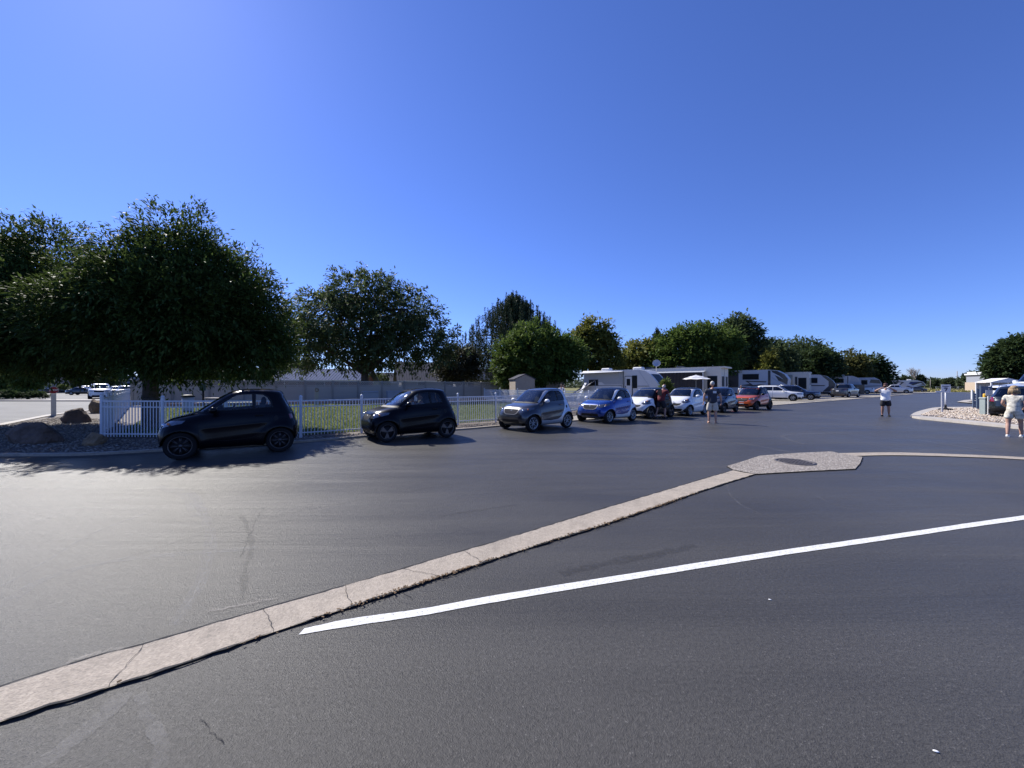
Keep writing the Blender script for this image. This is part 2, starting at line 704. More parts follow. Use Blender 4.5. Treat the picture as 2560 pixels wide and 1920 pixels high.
# side street, its kerb and the shop car park beyond
sheet('side_street', [(-34, 8.0), (-34, 10), (-20.6, 12.05), (-20.9, 15.5), (-25.5, 21.2), (-31.5, 31.5), (-38, 40.4), (-260, 40.4), (-260, 8)], 0.006, ASPH2)
sheet('street_kerb', [(-260, 40.4), (-38, 40.4), (-38, 41.0), (-260, 41.0)], 0.12, CONC2)
sheet('verge', [(-260, 41.0), (-38, 41.0), (-38, 43.2), (-260, 43.2)], 0.10, CONC2)
MBk = MB().box((-149, 40.4, 0.06), (222, 0.02, 0.12)).build('kerb_face', mat('kerb_face_concrete', (0.2, 0.19, 0.18), 0.9))
MBk['kind'] = 'structure'
sheet('car_park', [(-330, 43.2), (-40, 43.2), (-62, 170), (-330, 170)], 0.02, ASPH2)
ribbon('street_edge_strip', [(-20.5, 12.0), (-20.95, 15.6), (-25.6, 21.3), (-31.7, 31.6)], 0.35, 0.035, CONC2)
# kerb strip
kl = resample(kerb_s, 0.4)
o = MB()
ins = offset_line(kl, 0.16)
for i in range(len(kl) - 1):
    a, b, c, d = kl[i], kl[i + 1], ins[i + 1], ins[i]
    h = 0.055
    vs = [(a[0], a[1], 0), (b[0], b[1], 0), (b[0], b[1], h), (a[0], a[1], h), (d[0], d[1], h), (c[0], c[1], h), (c[0], c[1], 0), (d[0], d[1], 0)]
    o.add(vs, [(0, 1, 2, 3), (3, 2, 5, 4), (4, 5, 6, 7)])
ko = o.build('kerb_strip', CONC)
ko['kind'] = 'structure'
# pads of the caravan pitches
sheet('caravan_pads', [(1.9, 17.2), (9.2, 22.5), (21.6, 31.9), (40.2, 45.9), (81.7, 78.0), (116, 103.4), (106, 125), (60, 96), (20, 66), (2, 52), (5.9, 28), (5.6, 26)], 0.018, PADM)

# valley gutter: concrete ribbon
up = [(-420, 1850), (0, 1722), (231, 1647), (359, 1614), (660, 1525), (865, 1466), (1007, 1424), (1157, 1379.5), (1280, 1344), (1483, 1281), (1640, 1234), (1760, 1198), (1832, 1177)]
lo = [(-420, 1990), (0, 1811), (278, 1722), (492, 1650), (683, 1585), (880, 1519.5), (1094, 1447), (1280, 1386), (1400, 1348), (1530, 1307), (1660, 1262), (1760, 1227), (1887, 1187)]
U = smooth_line([gp(*p) for p in up], 5)
Lw = smooth_line([gp(*p) for p in lo], 5)
n = min(len(U), len(Lw))
gut = empty('valley_gutter', (0, 0, 0))
gut['kind'] = 'structure'


def strip_mesh(A, B, z, mid=-0.012):
    vs, fs = [], []
    for a, b in zip(A, B):
        c = ((a[0] + b[0]) / 2, (a[1] + b[1]) / 2)
        vs += [(a[0], a[1], z), (c[0], c[1], z + mid), (b[0], b[1], z)]
    for i in range(len(A) - 1):
        for k in (0, 1):
            fs.append((3 * i + k, 3 * i + k + 3, 3 * i + k + 4, 3 * i + k + 1))
    return vs, fs


cuts = [0, 13, 22, 27, 34, 44, n - 1]
for a, b in zip(cuts[:-1], cuts[1:]):
    vs, fs = strip_mesh(U[a:b + 1], Lw[a:b + 1], 0.012, -0.006)
    g = MB().add(vs, fs, True).build('gutter_slab', CONC, gut)
ribbon('gutter_joint', resample(U, 0.05), 0.011, 0.0145, TAR, 0.006)
ribbon('gutter_joint', resample(Lw, 0.05), 0.016, 0.0155, TAR, 0.011)
lt = MB()
LR = resample(Lw, 0.02)
for i in range(500):
    k = int(random.choice([0.24, 0.31, 0.5, 0.62, 0.7]) * len(LR) + random.gauss(0, 22))
    if 0 <= k < len(LR):
        p = LR[k]
        s = random.uniform(0.004, 0.012)
        x, y = p[0] + random.gauss(0, 0.016), p[1] + random.gauss(0, 0.016)
        a = random.uniform(0, 6.28)
        M_ = Matrix.Rotation(a, 3, 'Z') @ Matrix.Rotation(random.uniform(-.6, .6), 3, 'X')
        lt.box((x, y, 0.019), (s * 2, s, 0.003), M=M_)
t_ = lt.build('leaf_litter', DEBRIS)
tag(t_, 'brown dead leaf litter caught along the lower edge of the concrete gutter', 'leaf litter', kind='stuff')


def crack(a, b, w_, z, jit=0.02, step=0.03):
    p = resample([a, b], step)
    q = [p[0]]
    off = 0
    d = (Vector(b) - Vector(a)).normalized()
    for t in p[1:-1]:
        off = off * 0.8 + random.uniform(-jit, jit)
        q.append((t[0] - d.y * off, t[1] + d.x * off))
    q.append(p[-1])
    ribbon('crack', q, w_, z, TAR, w_ * 0.35)


for a, b in [((359, 1614), (272, 1723)), ((660, 1525), (683, 1585)), ((865, 1466), (878, 1520)), ((1157, 1379.5), (1207, 1408)), ((1007, 1424), (1100, 1443))]:
    crack(gp(*a), gp(*b), 0.0035, 0.013, 0.008)
for a, b in [((600, 1395), (640, 1300)), ((640, 1300), (655, 1270)), ((500, 1800), (560, 1860))]:
    crack(gp(*a), gp(*b), 0.0025, 0.004, 0.010)
crack(gp(1000, 1470), gp(1030, 1500), 0.005, 0.004)

apron = [gp(*p) for p in [(1818, 1167), (1860, 1154), (1899, 1141), (1990, 1134), (2078, 1130), (2100, 1135), (2156, 1144), (2150, 1160), (2138, 1174), (2010, 1180), (1887, 1187), (1832, 1176)]]
sheet('gutter_apron', apron, 0.018, APRON)
ribbon('gutter_joint', resample(apron + [apron[0]], 0.1), 0.03, 0.006, TAR, 0.012)
r_up = [gp(*p) for p in [(2095, 1134), (2230, 1132), (2375, 1136), (2560, 1144), (2900, 1166)]]
r_lo = [gp(*p) for p in [(2140, 1141), (2230, 1139), (2375, 1142), (2560, 1150), (2900, 1174)]]
vs, fs = strip_mesh(smooth_line(r_up, 4), smooth_line(r_lo, 4), 0.013, -0.004)
g = MB().add(vs, fs, True).build('gutter_slab', CONC, gut)
ribbon('gutter_joint', resample(smooth_line(r_lo, 4), 0.1), 0.05, 0.008, TAR, 0.015)
# parking line
lup = [gp(*p) for p in [(761, 1572), (880, 1547), (1065, 1521), (1280, 1482), (1859, 1390), (2212, 1339), (2560, 1289), (3000, 1233)]]
llo = [gp(*p) for p in [(746, 1588), (900, 1563), (1065, 1538), (1280, 1499), (1859, 1404), (2212, 1351), (2560, 1300), (3000, 1242)]]
A_, B_ = smooth_line(lup, 12), smooth_line(llo, 12)
A_ = [(p[0] + random.uniform(-.002, .002), p[1] + random.uniform(-.002, .002)) for p in A_]
B_ = [(p[0] + random.uniform(-.002, .002), p[1] + random.uniform(-.002, .002)) for p in B_]
vs, fs = strip_mesh(A_, B_, 0.004, 0)
ln = MB().add(vs, fs, False).build('painted_line', LINE)
ln['kind'] = 'structure'


_nt = LINE.node_tree
_b = _nt.nodes['Principled BSDF']
_o = [q for q in _nt.nodes if q.type == 'OUTPUT_MATERIAL'][0]
_tc = nn(_nt, 'ShaderNodeTexCoord')
_n = nn(_nt, 'ShaderNodeTexNoise')
_n.inputs['Scale'].default_value = 55
_n.inputs['Detail'].default_value = 6
_n.inputs['Roughness'].default_value = 0.8
_nt.links.new(_tc.outputs['Object'], _n.inputs['Vector'])
_r = nn(_nt, 'ShaderNodeMapRange')
_r.inputs['From Min'].default_value = 0.34
_r.inputs['From Max'].default_value = 0.46
_r.inputs['To Min'].default_value = 0.35
_nt.links.new(_n.outputs['Fac'], _r.inputs['Value'])
_t = nn(_nt, 'ShaderNodeBsdfTransparent')
_m = nn(_nt, 'ShaderNodeMixShader')
_nt.links.new(_r.outputs[0], _m.inputs[0])
_nt.links.new(_t.outputs[0], _m.inputs[1])
_nt.links.new(_b.outputs[0], _m.inputs[2])
_nt.links.new(_m.outputs[0], _o.inputs[0])
# faint tyre scuffs and seams on the asphalt
def mark_mat(name, col, cover, sc):
    m = bpy.data.materials.new(name)
    m.use_nodes = True
    nt = m.node_tree
    L = nt.links.new
    b = nt.nodes['Principled BSDF']
    out = [q for q in nt.nodes if q.type == 'OUTPUT_MATERIAL'][0]
    b.inputs['Base Color'].default_value = (*col, 1)
    b.inputs['Roughness'].default_value = 0.7
    tc = nn(nt, 'ShaderNodeTexCoord')
    nz = nn(nt, 'ShaderNodeTexNoise')
    nz.inputs['Scale'].default_value = sc
    nz.inputs['Detail'].default_value = 8
    nz.inputs['Roughness'].default_value = 0.8
    L(tc.outputs['Object'], nz.inputs['Vector'])
    mr = nn(nt, 'ShaderNodeMapRange')
    mr.inputs['From Min'].default_value = 0.35
    mr.inputs['From Max'].default_value = 0.7
    mr.inputs['To Max'].default_value = cover
    L(nz.outputs['Fac'], mr.inputs['Value'])
    tr = nn(nt, 'ShaderNodeBsdfTransparent')
    mx = nn(nt, 'ShaderNodeMixShader')
    L(mr.outputs[0], mx.inputs[0])
    L(tr.outputs[0], mx.inputs[1])
    L(b.outputs[0], mx.inputs[2])
    L(mx.outputs[0], out.inputs[0])
    return m


SCUFF = mark_mat('pale_scuff', (0.24, 0.235, 0.23), 0.27, 5)
SEAM = mark_mat('dark_seam', (0.015, 0.015, 0.017), 0.42, 20)
DUST = mark_mat('dust_patch', (0.28, 0.25, 0.22), 0.5, 6)
zz = 0.0015


def scuff(pl, width, m=SCUFF, name='tyre_mark', jit=0.01):
    global zz
    zz += 0.0003
    pts = resample(smooth_line([gp(*p) for p in pl], 6), 0.1)
    ribbon(name, pts, width, zz, m, jit)


scuff([(474, 1233), (510, 1300), (521, 1360), (492, 1459), (428, 1563)], 0.06)
scuff([(486, 1233), (522, 1300), (534, 1360), (505, 1459), (440, 1563)], 0.05)
scuff([(400, 1215), (430, 1225), (474, 1240), (500, 1290)], 0.2)
scuff([(0, 1468), (120, 1400), (240, 1330), (430, 1262)], 0.025)
scuff([(0, 1520), (120, 1445), (300, 1400), (500, 1382), (640, 1370)], 0.10)
scuff([(1580, 1075), (1700, 1090), (1850, 1108), (1980, 1131)], 0.10)
scuff([(1818, 1195), (1822, 1230), (1850, 1260), (1900, 1285)], 0.018)
scuff([(2030, 1232), (2070, 1255), (2130, 1275)], 0.015)
scuff([(2110, 1082), (1965, 1087), (1975, 1100), (2010, 1110)], 0.10)
scuff([(2300, 1100), (2420, 1120), (2500, 1137)], 0.08)
scuff([(2180, 1055), (2290, 1040), (2300, 1058)], 0.08)
scuff([(2045, 1035), (2055, 1040), (2075, 1043)], 0.12)
scuff([(2170, 998), (2280, 1001), (2400, 1003)], 0.25)
scuff([(350, 1735), (370, 1800), (400, 1860), (400, 1930)], 0.05)
scuff([(310, 1735), (250, 1800), (160, 1870), (60, 1940)], 0.09)
scuff([(600, 1290), (625, 1330), (628, 1380), (615, 1420), (605, 1500)], 0.045, SEAM, 'tar_seam', 0.015)
scuff([(520, 1530), (600, 1515), (700, 1495)], 0.035, DUST, 'dust_streak', 0.015)
scuff([(170, 1655), (230, 1640), (310, 1622)], 0.05, DUST, 'dust_streak', 0.02)
scuff([(1100, 1290), (1200, 1275), (1290, 1262)], 0.05, SEAM, 'tar_seam', 0.01)
scuff([(1400, 1435), (1500, 1412), (1640, 1385), (1740, 1365)], 0.09, SEAM, 'tyre_mark', 0.03)
scuff([(1350, 1195), (1180, 1205), (900, 1250), (600, 1310), (300, 1400)], 0.02, SEAM, 'tar_seam', 0.006)

# manhole cover with a pattern of ribs
mh = empty('manhole_cover', (*gp(1987, 1157), 0.020))
tag(mh, 'round dark iron manhole cover set in the pebbled concrete apron', 'manhole cover')
IRON = mat('cast_iron', (0.10, 0.09, 0.088), 0.6, metal=0.3, var=0.3, vs=12, bump=0.4, bs=50)
MB().lathe([(0.0, 0.004), (0.30, 0.004), (0.305, 0.0)], 32).build('plate', IRON, mh)
MB().lathe([(0.31, 0.0), (0.31, 0.012), (0.36, 0.012), (0.365, 0.0)], 32).build('rim', IRON, mh)
rb = MB()
for i in range(-3, 4):
    L_ = math.sqrt(0.28 ** 2 - (i * 0.08) ** 2) * 2
    rb.box((i * 0.08, 0, 0.009), (0.022, L_, 0.01))
    rb.box((0, i * 0.08, 0.0095), (L_, 0.022, 0.01))
rb.build('rib', IRON, mh)
for (px, py, L_) in ((1925, 1500, 0.012), (2340, 1880, 0.012)):
    x, y = gp(px, py)
    t_ = MB().ell((0, 0, 0.002), (L_, 0.006, 0.003), 8, 5).build('litter_scrap', mat('white_paper', (0.8, 0.8, 0.78), 0.8))
    t_.location = (x, y, 0.002)
    t_.rotation_euler = (0, 0, -0.4)
    tag(t_, 'tiny white scrap of litter on the asphalt, %s' % ('just below the white line' if px < 2000 else 'near the bottom right corner of the photo'), 'litter')

# right hand islands
isl = smooth_line([gp(*p) for p in [(2277, 1042), (2290, 1034), (2325, 1024), (2352, 1021), (2400, 1020.5), (2470, 1020), (2600, 1020)]], 3) + [(52, 22), (46, 12)] + [gp(*p) for p in [(2900, 1108), (2560, 1074), (2400, 1058), (2300, 1048), (2282, 1045)]]
sheet('gravel_island', isl, 0.10, CONC2)
im = MB()
for i in range(len(isl)):
    a, b = isl[i], isl[(i + 1) % len(isl)]
    im.add([(a[0], a[1], 0), (b[0], b[1], 0), (b[0], b[1], 0.1), (a[0], a[1], 0.1)], [(0, 1, 2, 3)])
t_ = im.build('island_kerb', CONC2)
t_['kind'] = 'structure'
isl_g = [gp(*p) for p in [(2302, 1041), (2330, 1031), (2362, 1024), (2450, 1023), (2600, 1023)]] + [(51, 21.6), (45, 12.4)] + [gp(*p) for p in [(2900, 1100), (2560, 1069), (2400, 1053), (2310, 1044)]]
sheet('gravel_fill', isl_g, 0.104, GRAV)
isl2 = [gp(*p) for p in [(2392, 1006), (2410, 1002), (2430, 1000.5), (2520, 1001), (2640, 1003)]] + [gp(*p) for p in [(2640, 1014), (2480, 1010), (2420, 1008.5)]]
sheet('gravel_island', isl2, 0.08, CONC2)
sheet('gravel_fill', [((p[0] - isl2[4][0]) * 0.9 + isl2[4][0] * 1.0, (p[1] - 39.5) * 0.75 + 39.5) for p in isl2], 0.085, GRAV)


# loose stones, only where near enough to see them
def scatter_stones(name, poly, count, smin, smax, z, m, label):
    xs = [p[0] for p in poly]
    ys = [p[1] for p in poly]
    P = []
    while len(P) < count:
        x, y = random.uniform(min(xs), max(xs)), random.uniform(min(ys), max(ys))
        if in_poly(x, y, poly):
            P.append((x, y))
    base = np.array([(1, 0, 0), (0, 1, 0), (-1, 0, 0), (0, -1, 0), (0, 0, 1), (0, 0, -1)], float)
    F_ = np.array([(0, 1, 4), (1, 2, 4), (2, 3, 4), (3, 0, 4), (1, 0, 5), (2, 1, 5), (3, 2, 5), (0, 3, 5)])
    V, Fs = [], []
    for i, (x, y) in enumerate(P):
        s = random.uniform(smin, smax)
        a = random.uniform(0, 6.28)
        q = base * np.array([s * random.uniform(.8, 1.5), s, s * .6]) * np.random.uniform(.7, 1.2, (6, 1))
        c, d = math.cos(a), math.sin(a)
        q = np.stack([q[:, 0] * c - q[:, 1] * d + x, q[:, 0] * d + q[:, 1] * c + y, q[:, 2] + z], 1)
        V.append(q)
        Fs.append(F_ + 6 * i)
    me = np_mesh(name, np.concatenate(V), np.concatenate(Fs))
    o_ = link(name, me, None, m)
    tag(o_, label, 'gravel', kind='stuff')


def stone_mat(k=1.0):
    m = bpy.data.materials.new('river_stone')
    m.use_nodes = True
    nt = m.node_tree
    b = nt.nodes['Principled BSDF']
    ge = nn(nt, 'ShaderNodeNewGeometry')
    cr = nn(nt, 'ShaderNodeValToRGB')
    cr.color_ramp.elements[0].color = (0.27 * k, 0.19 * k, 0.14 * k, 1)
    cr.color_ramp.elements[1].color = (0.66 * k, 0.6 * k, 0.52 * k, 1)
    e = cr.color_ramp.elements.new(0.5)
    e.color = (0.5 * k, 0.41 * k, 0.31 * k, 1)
    nt.links.new(ge.outputs['Random Per Island'], cr.inputs[0])
    nt.links.new(cr.outputs[0], b.inputs['Base Color'])
    b.inputs['Roughness'].default_value = 0.8
    return m


STONE = stone_mat()
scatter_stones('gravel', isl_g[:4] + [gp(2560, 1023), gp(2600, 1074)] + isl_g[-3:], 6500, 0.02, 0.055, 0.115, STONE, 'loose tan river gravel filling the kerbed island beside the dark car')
bed_near = kerb_s[4:-6] + [(-0.2, 16.5), (-2.2, 15.6), (-5.1, 12.9), (-6.6, 11.8), (-12.7, 11.6), (-20, 14), (-19.5, 9.2), (-14, 9.2)]
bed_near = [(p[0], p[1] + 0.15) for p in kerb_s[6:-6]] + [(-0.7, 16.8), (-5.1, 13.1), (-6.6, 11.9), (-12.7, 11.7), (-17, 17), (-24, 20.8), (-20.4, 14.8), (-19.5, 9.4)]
scatter_stones('gravel', bed_near, 7000, 0.015, 0.045, 0.02, stone_mat(.45), 'loose gravel strip between the asphalt kerb and the white picket fence')  # darkened stone copy, tree shade on the bed put into its colour


# grass blades
def grass(name, poly, count, h, wdt, m, label):
    xs = [p[0] for p in poly]
    ys = [p[1] for p in poly]
    N = count
    P = np.zeros((0, 2))
    out = []
    tot = 0
    while tot < N:
        x = random.uniform(min(xs), max(xs))
        y = min(ys) + (max(ys) - min(ys)) * random.random() ** 1.5
        if in_poly(x, y, poly):
            out.append((x, y))
            tot += 1
    P = np.array(out)
    a = np.random.uniform(0, 2 * np.pi, N)
    hh = h * np.random.uniform(.5, 1.3, N)
    lean = np.random.normal(0, .4, (N, 2)) * hh[:, None]
    dx = np.stack([np.cos(a), np.sin(a)], 1) * wdt / 2
    V = np.zeros((N, 3, 3))
    V[:, 0, :2] = P - dx
    V[:, 1, :2] = P + dx
    V[:, 2, :2] = P + lean
    V[:, :2, 2] = 0.03
    V[:, 2, 2] = 0.03 + hh
    me = np_mesh(name, V.reshape(-1, 3), np.arange(3 * N).reshape(N, 3))
    o_ = link(name, me, None, m)
    tag(o_, label, 'grass', kind='stuff')


GRASS = leaf_mat('grass_blade', (0.045, 0.085, 0.015), (0.15, 0.18, 0.05), 0.4)
grass('grass', lawn_poly, 60000, 0.075, 0.035, GRASS, 'mown sunlit lawn inside the white fenced dog park')
FG = leaf_mat('field_grass_blade', (0.12, 0.14, 0.03), (0.4, 0.34, 0.14), 0.3)
grass('grass', [(108, 104), (320, 104), (420, 190), (130, 190)], 15000, 0.4, 0.5, FG, 'dry yellow green field grass beyond the end of the car park')

# ------------------------------------------------------------------ trees
BARK = mat('bark', (0.085, 0.065, 0.05), 0.9, var=0.35, vs=7, bump=1.0, bs=16, bd=0.03)


def leaves(centres, dirs, per, ll, lw, spread, tl, droop, flat=0.35):
    """leaflets set along short twigs. centres (n,3), dirs (n,3)"""
    n = len(centres)
    C_ = np.repeat(centres, per, 0)
    D = np.repeat(dirs, per, 0)
    N = n * per
    t = np.random.uniform(0, 1, N)[:, None]
    rnd = np.random.normal(0, 1, (N, 3))
    ax = D + rnd * spread
    ax[:, 2] -= droop * t[:, 0]
    ax /= np.linalg.norm(ax, axis=1)[:, None] + 1e-9
    base = C_ + D * t * tl + np.random.normal(0, 1, (N, 3)) * tl * 0.22
    base[:, 2] -= droop * 0.4 * tl * t[:, 0] ** 2
    up = np.tile(np.array([[0, 0, 1.0]]), (N, 1)) + np.random.normal(0, 1, (N, 3)) * flat
    side = np.cross(ax, up)
    side /= np.linalg.norm(side, axis=1)[:, None] + 1e-9
    nor = np.cross(side, ax)
    s = np.random.uniform(.65, 1.3, N)[:, None]
    V = np.zeros((N, 4, 3))
    V[:, 0] = base
    V[:, 1] = base + ax * ll * .45 * s + side * lw * .5 * s + nor * lw * .12
    V[:, 2] = base + ax * ll * s - nor * ll * .08
    V[:, 3] = base + ax * ll * .45 * s - side * lw * .5 * s + nor * lw * .12
    return V


def tree(name, label, cat, loc, lobes, n_cl, per, ll, lw, m, trunk_h, trunk_r, tl=0.5, spread=0.55, droop=0.5,
         inner=0.25, group=None, n_limb=14, fork=3, upb=0.25, trunk_dx=(0, 0), rag=0.10, dens_low=1.0):
    """lobes: [(cx, cy, cz, rx, ry, rz)] relative to the trunk foot"""
    root = empty(name, loc)
    tag(root, label, cat, group)
    lob = np.array(lobes, float)
    vol = (lob[:, 3] * lob[:, 4] * lob[:, 5]) ** (0.7)
    idx = np.random.choice(len(lob), n_cl, p=vol / vol.sum())
    d = np.random.normal(0, 1, (n_cl, 3))
    d /= np.linalg.norm(d, axis=1)[:, None]
    rr = np.where(np.random.uniform(0, 1, n_cl) < inner, np.random.uniform(.35, .85, n_cl), np.random.uniform(.84, 1.0, n_cl) + np.abs(np.random.normal(0, rag, n_cl)))
    L_ = lob[idx]
    # bumpy outline: clumps are pulled to a lattice of random tufts
    nb = 7
    ang = np.random.uniform(0, 2 * np.pi, (len(lob), nb, 3))
    bump = np.zeros(n_cl)
    for k in range(nb):
        f = 2.0 + k
        bump += np.sin(d[:, 0] * f * 1.7 + ang[idx, k, 0]) * np.sin(d[:, 1] * f * 1.7 + ang[idx, k, 1]) * np.sin(d[:, 2] * f * 1.7 + ang[idx, k, 2]) * (0.22 / (1 + 0.25 * k))
    rr = rr * (1 + bump * 0.8)
    P = L_[:, :3] + d * L_[:, 3:] * rr[:, None]
    # drop clumps buried deep in another lobe
    keep = np.ones(n_cl, bool)
    for q in lob:
        e = ((P - q[:3]) / q[3:])
        keep &= ~((np.linalg.norm(e, axis=1) < 0.5) & (np.random.uniform(0, 1, n_cl) < 0.8))
    keep &= P[:, 2] > 0.5
    P, d = P[keep], d[keep]
    dirs = d * np.array([1, 1, .7]) + np.random.normal(0, .35, d.shape)
    dirs[:, 2] += upb
    dirs /= np.linalg.norm(dirs, axis=1)[:, None]
    V = leaves(P, dirs, per, ll, lw, spread, tl, droop)
    N = len(V)
    me = np_mesh('crown', V.reshape(-1, 3), np.arange(4 * N).reshape(N, 4))
    link('crown', me, root, m)
    # wood
    tb = MB()
    tip = Vector((trunk_dx[0], trunk_dx[1], trunk_h))
    pts = [Vector((0, 0, -0.05)), Vector((0, 0, 0.25)), tip * 0.5 + Vector((random.uniform(-.05, .05), 0, 0)), tip]
    tb.path(pts, [trunk_r * 1.45, trunk_r * 1.1, trunk_r, trunk_r * .9], 12)
    tb.ell(tip, (trunk_r * .95, trunk_r * .95, trunk_r * .8))
    tb.build('trunk', BARK, root)
    lbm = MB()
    mains = []
    for k in range(fork):
        q = lob[k % len(lob)]
        a = 2 * math.pi * k / fork + random.uniform(-.4, .4)
        e = Vector((q[0] + math.cos(a) * q[3] * .35, q[1] + math.sin(a) * q[4] * .35, q[2] + random.uniform(-.1, .35) * q[5]))
        mid = tip.lerp(e, .5) + Vector((random.uniform(-.15, .15), random.uniform(-.15, .15), random.uniform(0, .2))) * trunk_r * 3
        lbm.path([tip - Vector((0, 0, trunk_r * .3)), mid, e], [trunk_r * .62, trunk_r * .42, trunk_r * .2], 8)
        mains += [mid, e]
    for k in range(n_limb):
        a = random.choice(mains)
        e = Vector(P[random.randrange(len(P))])
        mid = Vector(a).lerp(e, .55) + Vector((0, 0, random.uniform(0, .06) * (e - Vector(a)).length))
        lbm.path([a, mid, e], [trunk_r * .24, trunk_r * .15, trunk_r * .04], 5)
    lbm.build('limb', BARK, root)
    return root


def px_tree(name, label, cat, pxc, top, bot, hw, Y, m, n_cl, per=14, lobes=None, group=None, trunk=None, **kw):
    """tree placed at a real distance Y, its size read off the photograph"""
    X = hp(pxc, Y)
    zt, zb = hz(top, Y), max(0.6, hz(bot, Y))
    rx = hw / FPX * Y * math.cos(math.atan((pxc - 1280) / FPX)) * .97
    k = Y / 384.0
    ll = kw.pop('ll', max(0.16, 3.6 * k))
    lw = kw.pop('lw', ll * .5)
    rz = (zt - zb) / 2
    cz = (zt + zb) / 2
    if lobes is None:
        lobes = []
        for i in range(7):
            a = i * 2.4
            s = random.uniform(.5, .66)
            lobes.append((math.cos(a) * rx * .42, math.sin(a) * rx * .42, cz + random.uniform(-.32, .3) * rz, rx * s, rx * s, rz * s))
        lobes.append((0, 0, cz + rz * .3, rx * .62, rx * .62, rz * .68))
        lobes.append((0, 0, cz - rz * .25, rx * .85, rx * .75, rz * .6))
    else:
        lobes = [(q[0] * rx, q[1] * rx, cz + q[2] * rz, q[3] * rx, q[4] * rx, q[5] * rz) for q in lobes]
    return tree(name, label, cat, (X, Y, 0), lobes, n_cl, per, ll, lw, m, trunk or max(1.0, zb + rz * .35), max(.12, rx * .045), tl=kw.pop('tl', ll * 2.0), group=group, **kw)


L_ASH = leaf_mat('ash_leaf', (0.026, 0.048, 0.012), (0.066, 0.108, 0.026), 0.3)
L_LOC = leaf_mat('locust_leaf', (0.035, 0.058, 0.022), (0.085, 0.12, 0.05), 0.3)
L_GRN = leaf_mat('maple_leaf', (0.038, 0.075, 0.016), (0.095, 0.15, 0.035), 0.3)
L_YEL = leaf_mat('yellowing_leaf', (0.07, 0.095, 0.02), (0.19, 0.20, 0.05), 0.3)
L_DRK = leaf_mat('dark_leaf', (0.022, 0.042, 0.016), (0.05, 0.08, 0.028), 0.25)
L_PUR = leaf_mat('plum_leaf', (0.03, 0.034, 0.02), (0.07, 0.075, 0.045), 0.25)
L_PIN = leaf_mat('pine_needle', (0.022, 0.040, 0.020), (0.055, 0.075, 0.038), 0.1)
L_FAR = leaf_mat('far_leaf', (0.05, 0.075, 0.04), (0.085, 0.11, 0.055), 0.2)
L_BSH = leaf_mat('bush_leaf', (0.05, 0.09, 0.02), (0.14, 0.18, 0.05), 0.3)

YA = 14.6
XA = hp(378, YA)
# the big ash: lobes from its outline, nearer ones added for shade, relative to the trunk
A = [(1.15, 0, 6.35, 1.2, 1.4, 1.55), (0.6, .3, 5.1, 1.6, 2.0, 2.0), (2.3, .2, 4.9, 1.6, 1.8, 1.9), (3.4, 0, 4.1, 1.3, 1.6, 1.6), (-.3, -.3, 5.0, .9, 1.2, 1.1),
     (-.9, -.3, 4.2, 1.4, 1.8, 1.6), (1.6, .1, 3.7, 2.6, 2.3, 1.4), (3.4, .1, 3.0, 1.4, 1.5, .95), (0.9, .4, 4.2, 2.2, 2.2, 2.0), (4.15, .1, 3.4, .7, 1.0, .9), (-1.9, .2, 3.4, 1.1, 1.4, .9), (1.0, -1.4, 2.9, .9, .8, .8), (2.2, 0, 6.0, .7, .9, .8), (.8, -1.6, 4.6, 1.7, 1.3, 1.5), (2.4, -1.5, 4.3, 1.5, 1.3, 1.3), (-.7, -1.6, 4.0, 1.3, 1.2, 1.1)]
tree('ash_tree', 'tall dark green ash tree whose forked trunk stands behind the white picket fence corner', 'tree', (XA, YA, 0), A, 10500, 18, 0.18, 0.058, L_ASH,
     2.35, 0.24, tl=0.5, spread=0.5, droop=0.55, inner=0.5, n_limb=40, fork=5, upb=0.35)
YB = 16.0
XB = hp(-70, YB)
B = [(3.5, -1.8, 4.5, 1.7, 1.4, 1.4), (1.4, -1.8, 4.5, 1.9, 1.4, 1.4), (4.9, -1.6, 4.0, 1.1, 1.2, 1.1), (3.3, 0, 7.0, 1.0, 1.3, 1.2), (3.0, 0, 4.9, 1.9, 2.1, 1.9), (1.2, 0, 6.1, 1.5, 1.8, 1.5), (5.0, 0, 4.3, 1.4, 1.6, 1.8), (3.7, -.2, 3.3, 2.3, 2.0, 1.05), (0, 0, 5.6, 2.4, 2.4, 2.2),  # foremost lobes added to fill out the crown's cast shade
     (-1.5, 0, 4.8, 2.3, 2.2, 2.0), (1.2, 0, 3.9, 2.4, 2.2, 1.2), (4.7, 0, 3.2, 1.3, 1.5, 1.0), (2.6, .1, 3.7, 2.0, 2.0, 1.2)]
tree('ash_tree', 'broad dark ash crown reaching in from the left edge above the stop sign', 'tree', (XB, YB, 0), B, 10500, 18, 0.19, 0.06, L_ASH,
     2.6, 0.26, tl=0.52, spread=0.5, droop=0.55, inner=0.5, n_limb=36, fork=5, upb=0.35)

